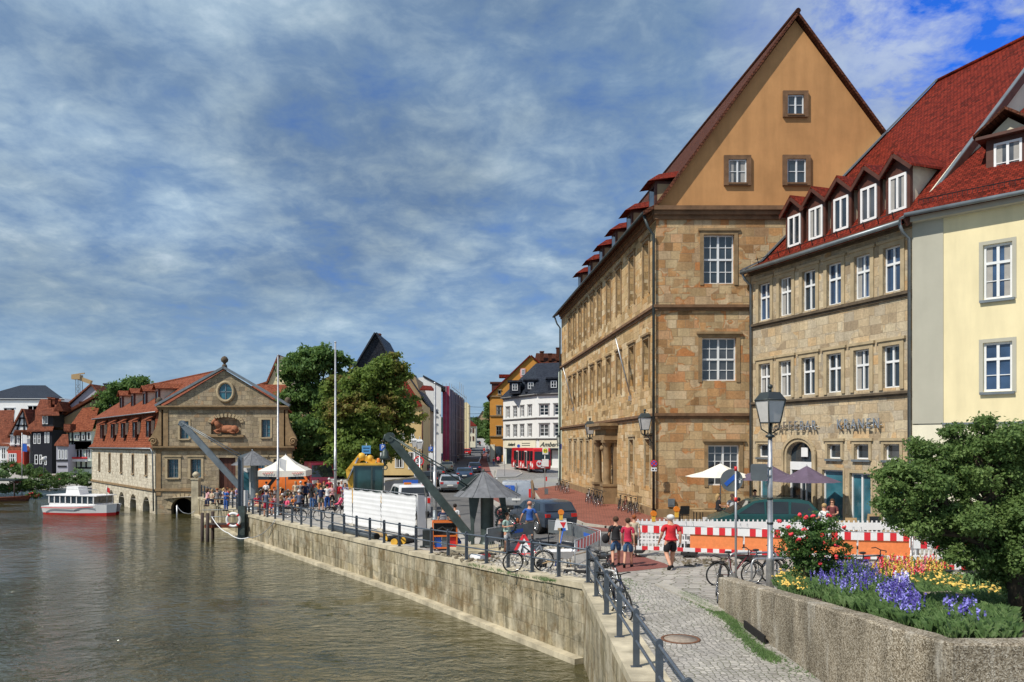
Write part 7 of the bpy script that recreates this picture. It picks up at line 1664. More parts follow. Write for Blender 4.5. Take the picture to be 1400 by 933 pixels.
# works fence, pipes, generator
flat('tarp_white', (.72, .73, .74), .6, 0, .06, 1.5, .2)
fa, fb = G(470.5, 717), G(570, 735); d = (fb - fa); L_ = d.length; rz = math.atan2(d.y, d.x)
edges = [0, .145, .56, 1.0]
for i in range(3):
	a = fa.lerp(fb, edges[i]); b = fa.lerp(fb, edges[i + 1]); w_ = (b - a).length; h_ = 1.98
	root = empty('site_fence', (a.x, a.y, g(a.x, a.y)), rz, ('narrow left end panel of the white tarpaulin fence', 'middle panel of the white tarpaulin fence', 'right panel of the white tarpaulin fence beside the crane jib')[i], 'fence', 'tarpaulin covered fence panels')
	m = MB().mat('tarp_white'); nx, nz = 26, 24; rnd = random.Random(i); vs = []
	for r_ in range(nz + 1):
		for c in range(nx + 1):
			x = .04 + (w_ - .08) * c / nx; z = .08 + h_ * r_ / nz; rib = .018 * math.sin(z * PI * 2 / .235); vs.append((x + .02 * noise.noise((x, z * 2, i)), -.05 + rib + .035 * noise.noise((x * 1.1, z * 1.5, i + 5)), z - (.05 * abs(math.sin(x * 2.6)) if r_ == nz else 0)))
	m.add(vs, [(r_ * (nx + 1) + c, r_ * (nx + 1) + c + 1, (r_ + 1) * (nx + 1) + c + 1, (r_ + 1) * (nx + 1) + c) for r_ in range(nz) for c in range(nx)], True); m.build('tarpaulin', root)
	m = MB().mat('galvanised'); m.tube([(0, .02, 0), (0, .02, 2.1), (w_, .02, 2.1), (w_, .02, 0)], .025, 6); m.build('frame', root)
	for c in range(int(w_ / .6)):
		x = .3 + c * .6; m = MB().mat('black_rubber'); m.tube([(x, -.09, 2.12), (x + .05, .05, 2.0)], .012, 4); m.build('cable_tie', root)
	m = MB().mat('rubble'); m.box(-.3, .3, -.15, .25, 0, .14); m.build('foot_block', root)
a = fb; root = empty('site_fence', (a.x + .05, a.y, g(a.x, a.y)), .9, 'short side return of the tarpaulin fence with draped plastic', 'fence', 'tarpaulin covered fence panels')
m = MB().mat('tarp_white'); m.ext([(0, 0, .1), (.7, .1, .1), (.5, .05, 2.0), (0, 0, 2.05)], (0, .03, 0)); m.build('tarpaulin', root); m = MB().mat('galvanised'); m.tube([(0, .05, 0), (0, .05, 2.1), (.7, .1, 2.1), (.7, .1, 0)], .025, 6); m.build('frame', root)
b = GY(577, 46); root = empty('warning_post', tuple(b), 0, 'red and white striped post with yellow foot behind the fence', 'post')
for i in range(6): m = MB().mat('red_sign' if i % 2 else 'white_sign'); m.box(-.07, .07, -.02, .02, .8 + i * .28, 1.08 + i * .28); m.build('stripe', root)
m = MB().mat('yellow_paint'); m.box(-.08, .08, -.1, .1, 0, .8); m.build('foot', root)
flat('pipe_grey', (.065, .08, .095), .5, .1, .2, 3); flat('pipe_black', (.03, .032, .035), .5, 0, .2, 3); flat('wood', (.36, .25, .13), .8, 0, .3, 4, .2)
def pipe(pa, pb, r_, mat, label, cap=None, lift=0):
	a, b = G(*pa), G(*pb); a.z += r_ + lift; b.z += r_ + lift; mid = a.copy(); root = empty('pipe', tuple(mid), 0, label, 'pipe', 'pipes lying by the quay'); 
	m = MB().mat(mat); m.tube([(0, 0, 0), b - a], r_, 14); m.build('pipe_body', root); d = (b - a).normalized()
	m = MB().mat(cap or 'yellow_paint'); m.tube([b - a - d * .02, b - a + d * .03], r_ * (1.03 if cap != 'dark_interior' else .8), 14); m.build('pipe_end', root)
pipe((452, 726), (515, 739), .17, 'pipe_grey', 'longest grey pipe lying along the quay railing', 'dark_interior')
pipe((500, 731), (526, 735.5), .12, 'wood', 'short brownish pipe with yellow cap behind the railing')
pipe((548, 738), (527, 741), .13, 'pipe_black', 'black pipe with yellow cap, left of the two brown ended pipes')
pipe((556, 738), (539, 746), .15, 'pipe_black', 'black pipe with yellow and brown end, middle of the three')
pipe((566, 741), (551, 744), .15, 'pipe_black', 'black pipe with yellow and brown end, right of the three')
pipe((660, 768), (645, 766), .12, 'white_sign', 'white capped pipe lying on rubble by the crane foot', 'zinc'); pipe((668, 764), (656, 766), .10, 'red_plastic', 'red and white tube lying on rubble by the crane foot', 'white_sign')
b = G(608, 752); root = empty('generator', tuple(b), .1, 'orange framed generator with red and blue hoses by the railing', 'generator')
m = MB().mat('orange_paint')
for x in (-.5, .5):
	for y in (-.3, .3): m.bar((x, y, .1), (x, y, 1.2), .06)
for z in (.12, .62, 1.2):
	for y in (-.3, .3): m.bar((-.5, y, z), (.5, y, z), .06)
	for x in (-.5, .5): m.bar((x, -.3, z), (x, .3, z), .06)
m.build('frame', root)
m = MB().mat('black_rubber'); m.box(-.46, .46, -.24, .26, .66, 1.14); m.tube([(-.4, -.27, .8), (-.1, -.3, 1.0), (.2, -.27, .75), (.35, -.28, .95)], .04, 6); m.build('engine', root)
for mt, x in (('blue_sign', -.28), ('red_plastic', .33), ('zinc', .02)): m = MB().mat(mt); m.box(x - .14, x + .14, -.25, .2, .14, .55); m.build('canister', root)
b = G(626, 752); m = MB().mat('blue_sign'); m.lathe([(0, 0), (.14, 0), (.15, .35), (.1, .42), (.05, .5), (0, .5)], 12); o = m.build('gas_bottle', loc=b); tag(o, 'small blue gas bottle next to the generator', 'bottle')
b = G(588, 748); m = MB().mat('zinc_dark'); m.box(-.3, .3, -.25, .25, 0, .75); m.tube([(-.4, -.3, .05), (.5, -.3, .05)], .05, 6); o = m.build('grey_cabinet', loc=b); tag(o, 'grey metal cabinet left of the generator', 'cabinet')
def rubble(name, label, px, n_, s_, seed, mat='rubble'):
	rnd = random.Random(seed); xs = [p[0] for p in px]; ys = [p[1] for p in px]; m = MB().mat(mat); k = 0
	while k < n_:
		x, y = rnd.uniform(min(xs), max(xs)), rnd.uniform(min(ys), max(ys))
		if not inpoly(x, y, px): continue
		k += 1; b = G(x, y); s = s_ * rnd.uniform(.4, 1.4); m.cb(b + Vector((0, 0, s * .3)), (s * rnd.uniform(.6, 1.6), s, s * rnd.uniform(.4, .9)), (rnd.uniform(-.4, .4), rnd.uniform(-.4, .4), rnd.uniform(0, 3)))
	return tag(m.build(name), label, 'rubble', kind='stuff')
rubble('rubble', 'pale broken stone scattered behind the railing near the corner', [(690, 752), (770, 748), (800, 790), (745, 786), (650, 772), (660, 755)], 520, .10, 2)
rubble('rubble', 'dark earth and stones round the crane foot', [(590, 758), (660, 752), (690, 768), (640, 770)], 200, .10, 3, 'earth'); rubble('rubble', 'low stone heap beside the barrier feet', [(905, 764), (1000, 766), (1010, 774), (940, 776)], 130, .08, 4, 'earth')
b = G(655, 756); m = MB().mat('cap_stone'); m.box(-1.3, 1.0, -.6, .6, -.02, .16); m.box(-.9, .8, -.4, .5, .16, .3); o = m.build('crane_plinth', loc=b); tag(o, 'flat stone plinth under the green crane', 'plinth')
b = G(765, 778); root = empty('wheelbarrow', tuple(b), .2, 'white tub wheelbarrow standing on the rubble', 'wheelbarrow')
m = MB().mat('white_paint'); m.add([(-.5, -.35, .62), (.5, -.35, .62), (.5, .35, .62), (-.5, .35, .62), (-.28, -.2, .35), (.3, -.2, .35), (.3, .2, .35), (-.28, .2, .35)], [(0, 1, 5, 4), (1, 2, 6, 5), (2, 3, 7, 6), (3, 0, 4, 7), (4, 5, 6, 7)]); m.build('tub', root)
m = MB().mat('black_rubber'); m.tube([(-.62, -.05, .18), (-.62, .05, .18)], .18, 14); m.build('wheel', root); m = MB().mat('wood')
for s_ in (-.2, .2): m.tube([(-.6, s_ * .3, .2), (0, s_, .38), (.95, s_ * 1.3, .6)], .022, 6); m.tube([(.3, s_, .4), (.35, s_ * 1.1, 0)], .02, 6)
m.build('handles', root)
for x, lb in ((764, 'wooden handled spade leaning upright in the rubble'), (758, 'blue handled pickaxe leaning by the wheelbarrow')):
	b = G(x, 779); m = MB().mat('wood' if x == 764 else 'blue_sign'); m.tube([(0, 0, 0), (.05 if x == 764 else .3, .1, 1.3)], .022, 6); m.cb((.05 if x == 764 else .3, .1, 1.33), (.16, .05, .08)); o = m.build('spade', loc=b); tag(o, lb, 'tool')
def barrier(pa, pb, label, banner='zinc', board=False, h_=1.05, name='site_barrier', group='grey site barriers round the excavation'):
	a, b = G(*pa), G(*pb); d = b - a; L_ = d.xy.length; root = empty(name, tuple(a), math.atan2(d.y, d.x), label, 'barrier', group); dz = b.z - a.z
	m = MB().mat('galvanised'); m.tube([(0, 0, 0), (0, 0, h_), (L_, 0, h_ + dz), (L_, 0, dz)], .022, 6); m.tube([(0, 0, .25), (L_, 0, .25 + dz)], .015, 5)
	for k in range(1, int(L_ / .16)): x = k * .16; m.bar((x, 0, .25 + dz * x / L_), (x, 0, h_ + dz * x / L_), .01)
	m.build('frame', root)
	m = MB().mat(banner); m.box(.03, L_ - .03, -.03, -.02, h_ * .5, h_ - .03) if not board else None
	if not board:
		m.build('banner', root); m = MB().mat('blue_sign'); m.box(L_ * .45, L_ * .75, -.038, -.031, h_ * .66, h_ * .8); m.build('banner_print', root)
	else:
		nn = max(4, int(L_ / .22))
		for i in range(nn):
			x0, x1 = L_ * i / nn, L_ * (i + 1) / nn; m = MB().mat('red_sign' if i % 2 else 'white_sign'); m.ext([(x0, -.03, h_ - .38), (x1, -.03, h_ - .38), (x1 + .05, -.03, h_ - .05), (x0 + .05, -.03, h_ - .05)], (0, .02, 0)); m.build('stripe', root)
	for x in (0, L_): m = MB().mat('black_rubber'); m.cb((x, 0, .05), (.25, .7, .1)); m.build('foot', root)
	return root
barrier((666, 760), (729, 746), 'mesh barrier with grey banner in front of the boy')
barrier((750, 745), (783, 750), 'mesh barrier with grey banner behind the warning lamp')
barrier((783, 750), (821, 765), 'mesh barrier with blue print left of the walking couple')
barrier((786, 784), (819, 768), 'red and white striped board closing the excavation by the corner', board=True)
b = G(717, 760); root = empty('roadworks_sign', tuple(b), .1, 'tilted triangular roadworks sign leaning on the barrier', 'sign')
T = Matrix.Rotation(-.3, 4, 'X'); m = MB().mat('white_sign').xf(T); m.ext([(-.5, 0, 0), (.5, 0, 0), (0, 0, .85)], (0, .02, 0)); m.build('sign_face', root)
m = MB().mat('red_sign').xf(T)
for p, q in (((-.5, -.012, .04), (.5, -.012, .04)), ((-.47, -.012, 0), (0, -.012, .82)), ((.47, -.012, 0), (0, -.012, .82))): m.bar(p, q, .11, .012, (0, 1, 0))
m.build('sign_border', root); m = MB().mat('black_metal').xf(T); m.tube([(-.12, -.01, .12), (-.05, -.01, .4)], .035, 5); m.bar((-.05, -.01, .38), (.15, -.01, .22), .05, .01, (0, 1, 0)); m.ball((-.03, -.01, .5), .045, 6, (1, .3, 1)); m.ext([(.08, -.012, .12), (.28, -.012, .12), (.18, -.012, .24)], (0, .005, 0)); m.build('worker_symbol', root)
def wlamp(px, py, Y, label, post=True):
	c = P(px, py, Y); z0 = g(c.x, c.y); root = empty('warning_lamp', (c.x, c.y, z0), 0, label, 'lamp'); h_ = c.z - z0
	m = MB().mat('orange_light'); m.tube([(0, -.05, h_ + .1), (0, .05, h_ + .1)], .12, 16); m.build('lens', root); m = MB().mat('yellow_paint'); m.cb((0, 0, h_ - .1), (.14, .1, .22)); m.build('battery_box', root)
	if post: m = MB().mat('galvanised'); m.tube([(0, 0, 0), (0, 0, h_ - .2)], .02, 6); m.build('post', root); m = MB().mat('white_sign'); m.ext([(-.28, -.03, h_ - .62), (.28, -.03, h_ - .62), (.22, -.03, h_ - .22), (-.22, -.03, h_ - .22)], (0, .02, 0)); m.build('sign_board', root); m = MB().mat('red_sign'); m.ext([(-.05, -.035, h_ - .3), (.2, -.035, h_ - .3), (.1, -.035, h_ - .55)], (0, .01, 0)); m.build('red_triangle', root)
wlamp(767, 704, 32.2, 'amber warning lamp on a striped board behind the railing'); wlamp(893.5, 706, 31.2, 'yellow warning lamp clipped to the left end of the white barrier', False); wlamp(925, 700, 31.3, 'small amber lamp behind the man in the red polo', False)
# red and white works barriers
def rw(pa, pb, label, orange=False, bars=True, n_=9):
	a, b = Vector((*pa, 0)), Vector((*pb, 0)); d = b - a; L_ = d.length; root = empty('works_barrier', tuple(a), math.atan2(d.y, d.x), label, 'barrier', 'red and white works barriers across the square')
	for i in range(n_):
		x0, x1 = L_ * i / n_, L_ * (i + 1) / n_
		mt = 'red_sign' if i % 2 else 'white_sign'
		m = MB().mat(mt); m.box(x0, x1, -.03, .0, .74, 1.0); m.build('top_stripe', root); m = MB().mat(mt); m.box(x0, x1, -.03, .0, .1, .24); m.build('bottom_stripe', root)
	m = MB().mat('galvanised')
	for x in (.12, L_ - .12): m.tube([(x, .05, 0), (x, .05, 1.18)], .024, 6)
	m.tube([(0, .0, 1.02), (L_, .0, 1.02)], .018, 6); m.build('frame', root)
	if orange: m = MB().mat(flat('orange_mesh', (.78, .24, .08), .6, 0, .12, 6)); m.box(.03, L_ - .03, .015, .025, .22, .76); m.build('orange_sheet', root)
	elif bars:
		m = MB().mat('white_paint'); 
		for k in range(int(L_ / .13)): m.bar((.07 + k * .13, .01, .24), (.07 + k * .13, .01, .74), .035)
		m.bar((0, .012, .5), (L_, .012, .5), .05); m.build('bars', root)
	for x in (.12, L_ - .12): m = MB().mat('black_rubber'); m.cb((x, .05, .05), (.3, .75, .1)); m.build('foot', root)
	return root
q = [(4.62, 29.6), (6.45, 29.0), (8.25, 28.35), (10.0, 27.75), (11.8, 27.2), (13.6, 26.8)]
nm_ = ('works barrier with white bars behind the walking couple', 'works barrier with orange sheet left of the round sign pole', 'works barrier with orange sheet between sign pole and rose bush', 'works barrier behind the rose bush', 'works barrier left of the yew')
for i in range(5): rw(q[i], q[i + 1], nm_[i], orange=i in (1, 2, 3, 4), n_=9)
def picket(pa, pb, label):
	a, b = Vector((*pa, 0)), Vector((*pb, 0)); d = b - a; L_ = d.length; root = empty('picket_barrier', tuple(a), math.atan2(d.y, d.x), label, 'barrier', 'white plastic barriers with toothed top')
	m = MB().mat('white_paint'); m.box(0, L_, -.02, .02, .72, 1.0); m.box(0, L_, -.018, .018, .12, .22); m.box(0, L_, -.016, .016, .42, .48); 
	for k in range(int(L_ / .17)): x = .06 + k * .17; m.box(x, x + .05, -.019, .019, 1.0, 1.08); m.box(x, x + .06, -.014, .014, .22, .72)
	m.build('panel', root)
	for x in (.1, L_ - .1): m = MB().mat('black_rubber'); m.cb((x, 0, .05), (.25, .6, .1)); m.build('foot', root)
qq = [(4.85, 31.2), (6.9, 31.15), (8.95, 31.0), (11.0, 30.8), (13.05, 30.6), (15.1, 30.5), (17.1, 30.4)]
nn_ = ('first white toothed barrier, behind the couple in shorts', 'white toothed barrier behind the man in the red polo', 'white toothed barrier before the minivan bonnet', 'white toothed barrier before the minivan rear', 'white toothed barrier before the cafe table', 'last white toothed barrier, half behind the yew')
for i in range(6): picket(qq[i], qq[i + 1], nn_[i])
rw((13.6, 26.75), (12.6, 25.2), 'works barrier turned edgeways behind the yew', bars=True, n_=7); rw((12.6, 25.0), (14.4, 24.8), 'works barrier behind the yew branches', bars=True); rw((14.45, 24.8), (16.3, 24.6), 'works barrier between the yew trunk and the right edge', bars=True); rw((16.35, 24.6), (18.2, 24.4), 'works barrier cut by the right edge', bars=True)
# bicycles
def make_bike():
	root = empty('bicycle', (0, 0, 0), 0, 'bicycle', 'bicycle')
	for x in (-.52, .52):
		m = MB().mat('black_rubber'); m.tube([(x + .33 * math.cos(a * PI / 12), 0, .34 + .33 * math.sin(a * PI / 12)) for a in range(24)], .02, 6, closed=True); o = m.build('wheel', root)
		m = MB().mat('chrome'); m.tube([(x + .305 * math.cos(a * PI / 10), 0, .34 + .305 * math.sin(a * PI / 10)) for a in range(20)], .008, 4, closed=True)
		for k in range(14): a = k * PI / 7; m.bar((x, 0, .34), (x + .3 * math.cos(a), 0, .34 + .3 * math.sin(a)), .004)
		m.tube([(x, -.04, .34), (x, .04, .34)], .025, 6); m.build('rim', root).parent = o
		m = MB().mat('black_metal'); m.tube([(x + .37 * math.cos(a), 0, .34 + .37 * math.sin(a)) for a in ([q * .3 + (.5 if x > 0 else .2) for q in range(8)])], .014, 4); m.build('mudguard', root)
	m = MB().mat('paint_black'); A, B, C_, D_ = (-.52, 0, .34), (-.08, 0, .30), (-.2, 0, .86), (.38, 0, .88)
	for p, r_ in (((B, D_), .018), ((B, C_), .016), ((C_, D_), .016), ((A, B), .011), ((A, C_), .010), ((D_, (.36, 0, .98)), .018), ((D_, (.46, 0, .62), (.52, 0, .34)), .013)): m.tube(p, r_, 6)
	m.build('frame', root)
	m = MB().mat('black_metal'); m.tube([(.30, -.28, 1.02), (.38, -.2, 1.05), (.37, 0, 1.03), (.38, .2, 1.05), (.30, .28, 1.02)], .014, 6); m.tube([(.37, 0, .98), (.37, 0, 1.04)], .015, 6); m.build('handlebar', root)
	m = MB().mat('black_rubber'); m.ball((-.24, 0, .97), .12, 8, (1, .55, .3)); m.tube([(-.2, 0, .86), (-.22, 0, .95)], .013, 6); m.build('saddle', root)
	m = MB().mat('chrome'); m.tube([(-.08, -.02, .3), (-.08, .02, .3)], .09, 12); m.tube([(-.08, .05, .3), (-.02, .05, .15)], .012, 5); m.tube([(-.08, -.05, .3), (-.14, -.05, .45)], .012, 5); m.build('crank', root)
	m = MB().mat('black_metal'); m.box(-.72, -.32, -.06, .06, .70, .715); m.tube([(-.52, .05, .34), (-.65, .05, .7)], .007, 4); m.build('rear_rack', root)
	return root
BK = make_bike(); used = [False]
bmats = ['paint_black', 'paint_silver', 'paint_navy', 'paint_red', 'paint_slate', 'paint_darkred', 'paint_white', 'paint_grey']
def bike(px, py, rz, mat, label, lean=.12, group='parked bicycles', Y=None):
	b = G(px, py) if Y is None else GY(px, Y)
	if not used[0]: o = BK; used[0] = True
	else: o = copy_tree(BK)
	o.location = b; o.rotation_euler = (lean, 0, rz); tag(o, label, 'bicycle', group)
	for k in kids(o):
		if k.name.startswith('frame'): k.material_slots[0].link = 'OBJECT'; k.material_slots[0].material = M_(mat)
	return o
bike(722, 782, .25, 'paint_silver', 'silver and yellow bicycle leaning inside the quay railing')
bike(826, 802, -1.15, 'paint_black', 'dark bicycle against the corner of the railing')
bike(838, 826, -1.25, 'paint_white', 'white and blue bicycle leaning on the path railing')
bike(846, 842, -1.3, 'paint_navy', 'dark bicycle behind the white one on the path railing')
bike(404, 708, .1, 'paint_black', 'bicycle held by the man in the slate shirt at the railing')
bike(424, 713, .15, 'paint_grey', 'bicycle leaning right of the cyclist at the quay railing')
bike(461, 708, .6, 'paint_black', 'bicycle beside the tall flag pole')
for i, (px, py, rz, mt, lb) in enumerate(((763, 672, 1.2, 'paint_black', 'black bicycle, farthest of the facade group'), (768, 674, 1.3, 'paint_grey', 'grey bicycle second in the far facade group'), (774, 676, 1.25, 'paint_silver', 'silver bicycle nearest in the far facade group'),
					   (803, 688, 1.3, 'paint_silver', 'silver bicycle at the left of the group left of the portal'), (808, 690, 1.2, 'paint_navy', 'dark blue bicycle left of the portal columns'), (814, 692, 1.3, 'paint_black', 'black bicycle in the middle of the portal group'), (819, 694, 1.2, 'paint_slate', 'bicycle with blue frame next to the portal column'),
					   (846, 699, 1.35, 'paint_black', 'black bicycle just right of the portal'), (853, 701, 1.25, 'paint_darkred', 'dark red bicycle among those right of the portal'), (860, 703, 1.3, 'paint_black', 'black bicycle third right of the portal'), (867, 705, 1.2, 'paint_grey', 'grey bicycle nearest the building corner'))):
	bike(px, py, rz, mt, lb)
bike(715, 640, .1, 'paint_black', 'bicycle parked by the corner shop window'); 
bike(1004, 800, .15, 'paint_darkred', 'red and silver bicycle left end of the rack behind the planter', Y=22.6); bike(1040, 800, .3, 'paint_slate', 'grey blue bicycle in the rack beside the lamp post', Y=23.2); bike(1075, 800, .2, 'paint_black', 'dark bicycle in the rack under the rose bush', Y=23.4)
bike(980, 800, 1.35, 'paint_black', 'bicycle whose rear wheel shows past the planter end', Y=20.6)
bike(1185, 0, .3, 'paint_black', 'bicycle in the rack behind the snapdragons', Y=22.5); bike(1305, 0, .2, 'paint_grey', 'bicycle seen below the yew branches', Y=19.3); bike(1335, 0, .1, 'paint_red', 'red bicycle seen between yew trunk and branches', Y=19.0)
for px, Y, lb in ((1030, 23.8, 'tubular bicycle stand left of the lamp post'), (1062, 22.4, 'tubular bicycle stand right beside the lamp post'), (1180, 22.9, 'tubular bicycle stand behind the flower bed'), (1318, 19.5, 'tubular bicycle stand under the yew')):
	b = GY(px, Y); m = MB().mat('galvanised'); pts = [(-.75, 0, 0), (-.75, 0, .65), (-.7, 0, .76), (-.6, 0, .8), (.6, 0, .8), (.7, 0, .76), (.75, 0, .65), (.75, 0, 0)]; m.tube(pts, .03, 8); o = m.build('bicycle_stand', loc=b, rz=.15); tag(o, lb, 'bicycle stand', 'bicycle stands behind the planter')
# manhole
b = G(930.5, 875); root = empty('manhole_cover', (b.x, b.y, .014), 0, 'round rusty manhole cover in the cobbled path', 'manhole')
m = MB().mat(flat('rust', (.17, .08, .045), .8, .2, .3, 8)); m.lathe([(.40, 0), (.40, .012), (.34, .012), (.34, .006)], 36); m.build('rim', root); m = MB().mat(flat('manhole_plate', (.30, .25, .20), .85, 0, .3, 10, .4)); m.lathe([(.335, .0), (.335, .008), (0, .009)], 36); m.build('plate', root)
# jetty, piles, lifebuoy, ropes
k = 52 / F
root = empty('jetty', (P(311, 700, 52.5).x, 52.5, -2.27), .12, 'small wooden mooring stage with dark posts below the quay', 'jetty'); jx = root.location.x
def jl(px, py, Y=52.5): p = P(px, py, Y); return Vector((p.x - jx, 0, p.z + 2.27))
flat('dark_wood', (.05, .035, .03), .8, 0, .3, 4, .2)
a, b = jl(284, 716), jl(331, 716); m = MB().mat('dark_wood'); m.box(a.x, b.x, -.6, .6, a.z - .18, a.z); m.build('deck', root); m = MB().mat('tile_old'); m.box(a.x, b.x, -.66, -.6, a.z - .22, a.z - .02); m.build('edge_beam', root)
for px, dy in ((281, -.6), (289.5, -.9), (289, .5)): c = jl(px, 700); m = MB().mat('dark_wood'); m.tube([(c.x, dy, -1.5), (c.x, dy, c.z)], .11, 10); m.build('post', root)
for z_ in (.95, .5): m = MB().mat('zinc'); m.tube([(jl(281, 0).x, -.6, a.z + z_), (jl(330, 0).x, -.6, a.z + z_)], .025, 6); m.build('rail', root)
c = P(329, 626, 52.2); root = empty('mooring_pile', (c.x, 52.2, -2.27), 0, 'tall blue grey steel pile rising from the water beside the jetty', 'pile'); m = MB().mat('rail_blue'); m.box(-.13, .13, -.02, .02, -1, c.z + 2.27); m.box(-.15, -.11, -.13, .13, -1, c.z + 2.27); m.box(.11, .15, -.13, .13, -1, c.z + 2.27); m.build('beam', root)
m = MB().mat('dark_green_metal'); m.box(-.1, .32, -.2, .2, -1, P(0, 692, 52.2).z + 2.27); m.build('pile_foot', root)
c = P(319, 711, 51.6); root = empty('lifebuoy', tuple(c), 0, 'white lifebuoy with red bands hanging on the jetty rail', 'lifebuoy')
for i in range(4):
	w0 = i * PI / 2 + .6; m = MB().mat('red_plastic'); m.tube([(.42 * math.cos(w0 + q * .1), 0, .42 * math.sin(w0 + q * .1)) for q in range(4)], .09, 8); m.build('red_band', root)
m = MB().mat('white_paint'); m.tube([(.42 * math.cos(q * PI / 16), 0, .42 * math.sin(q * PI / 16)) for q in range(32)], .083, 8, closed=True); m.build('ring', root)
def rope(pts, r_, label, mat='galvanised', sag=0):
	pts = [Vector(p) for p in pts]; out_ = []
	for a, b in zip(pts, pts[1:]):
		for q in range(8): t_ = q / 8; out_.append(a.lerp(b, t_) - Vector((0, 0, sag * 4 * t_ * (1 - t_))))
	out_.append(pts[-1]); m = MB().mat(mat); m.tube([p - pts[0] for p in out_], r_, 5); o = m.build('mooring_rope', loc=pts[0]); tag(o, label, 'rope')
rope([P(289, 706, 51.6), P(312, 729, 50), P(340, 735, 48.5)], .03, 'thick pale rope hanging from the jetty post to the wall', 'white_sign', .2)
rope([P(340, 735, 48.6), P(376, 712, 47.4)], .02, 'thin rope from the quay edge down to the water', 'galvanised', .3); rope([P(375, 712, 47.4), P(364, 748, 49.4)], .02, 'grey line hanging straight down the quay wall')
c = P(242, 691, 69); root = empty('mooring_post', (c.x, 69, -2.27), 0, 'thin post in the water before the hall arch', 'post'); m = MB().mat('galvanised'); m.tube([(0, 0, -1), (0, 0, c.z + 2.27)], .07, 8); m.build('shaft', root)
rope([P(242, 692, 69), P(254, 702, 69), P(267, 698, 69.5)], .035, 'chain sagging from the post across the hall arch', 'galvanised', .15)
b = GY(268, 70.2); root = empty('stone_pillar', (b.x, b.y, -1), 0, 'stone pillar with ball top at the far end of the railing', 'pillar'); m = MB().mat('cap_stone'); m.box(-.3, .3, -.3, .3, -1.5, 1.9); m.box(-.36, .36, -.36, .36, 1.9, 2.02); m.lathe([(.1, 2.02), (.12, 2.08), (.3, 2.25), (.3, 2.4), (.15, 2.58), (0, 2.62)], 12); m.build('shaft', root)
b = G(335, 702); b = GY(336, 52.6); m = MB().mat('white_sign'); m.box(-.15, .15, -.03, .03, .5, 1.6); m.mat('galvanised'); m.box(-.03, .03, .03, .06, 0, 1.5); o = m.build('notice_board', loc=b); tag(o, 'white notice board on the railing by the steel pile', 'sign')
c = P(20, 660, 93); root = empty('boat_shed', (c.x, 90.5, -2.27), 0, 'dark flat boat shelter on posts below the hedge at the left edge', 'shed'); m = MB().mat('zinc_dark'); m.box(-4.5, 1.6, 0, 3, 2.1, 2.3); m.build('shed_roof', root)
for x in (-4, -2.2, -.4, 1.4): m = MB().mat('dark_wood'); m.tube([(x, .2, -.5), (x, .2, 2.1)], .08, 6); m.build('post', root)
c = P(42, 640, 92); root = empty('garden_lamp', (P(59.8, 640, 95).x, 95, g(-55, 95)), 0, 'white globe garden lamp before the black house', 'lamp'); zt = P(0, 630, 95).z - g(-55, 95); m = MB().mat('zinc_dark'); m.tube([(0, 0, 0), (0, 0, zt)], .05, 6); m.build('post', root); m = MB().mat('white_lamp_glass'); m.ball((0, 0, zt + .15), .32, 10); m.build('globe', root)
for i, (ya, yb, pa, pb, Y, lb) in enumerate(((556, 553, 640, 690, 150, 'highest wire strung across the street'), (566, 559, 640, 690, 150, 'middle wire strung across the street'), (572, 563, 640, 690, 150, 'lowest wire strung across the street'))):
	rope([P(pa, ya, Y), P(pb, yb, Y)], .03, lb, 'black_metal', .3)
# café furniture
def table_(px, Y, label, w_=.7, l_=1.2, group='tables on the cafe terrace'):
	b = GY(px, Y); root = empty('cafe_table', tuple(b), 0, label, 'table', group); m = MB().mat('wood'); m.box(-l_ / 2, l_ / 2, -w_ / 2, w_ / 2, .72, .76); m.build('table_top', root)
	for x in (-1, 1):
		for y in (-1, 1): m = MB().mat('black_metal'); m.box(x * (l_ / 2 - .08) - .02, x * (l_ / 2 - .08) + .02, y * (w_ / 2 - .06) - .02, y * (w_ / 2 - .06) + .02, 0, .72); m.build('leg', root)
def chair_(px, Y, rz, mat, label, group='chairs on the cafe terrace'):
	b = GY(px, Y); root = empty('cafe_chair', tuple(b), rz, label, 'chair', group); m = MB().mat(mat); m.box(-.23, .23, -.22, .22, .43, .47); m.build('seat', root); m = MB().mat(mat); m.add([(-.23, -.22, .5), (.23, -.22, .5), (.23, -.30, .92), (-.23, -.30, .92), (-.23, -.19, .5), (.23, -.19, .5), (.23, -.27, .92), (-.23, -.27, .92)], [(0, 1, 2, 3), (7, 6, 5, 4), (0, 4, 5, 1), (2, 6, 7, 3), (0, 3, 7, 4), (1, 5, 6, 2)]); m.build('backrest', root)
	for x in (-.2, .2):
		for y in (-.19, .19): m = MB().mat('black_metal'); m.tube([(x, y, 0), (x, y, .43)], .014, 5); m.build('leg', root)
table_(945, 40.5, 'bench table left of the seated woman in black'); table_(965, 39, 'second bench table before the sandstone wall'); table_(1012, 39.3, 'terrace table behind the minivan roof'); table_(1150, 33.6, 'terrace table before the glass shop door'); table_(1118, 34.0, 'terrace table beside the person in white')
chair_(1186, 33.0, 1.4, 'zinc_dark', 'grey chair before the sliding glass door'); chair_(1131, 33.6, .3, 'paint_navy', 'blue chair of the person in white'); chair_(935, 40.2, 0, 'black_metal', 'dark chair at the left end of the terrace'); chair_(1166, 33.2, 3, 'wood', 'wooden chair at the terrace table')
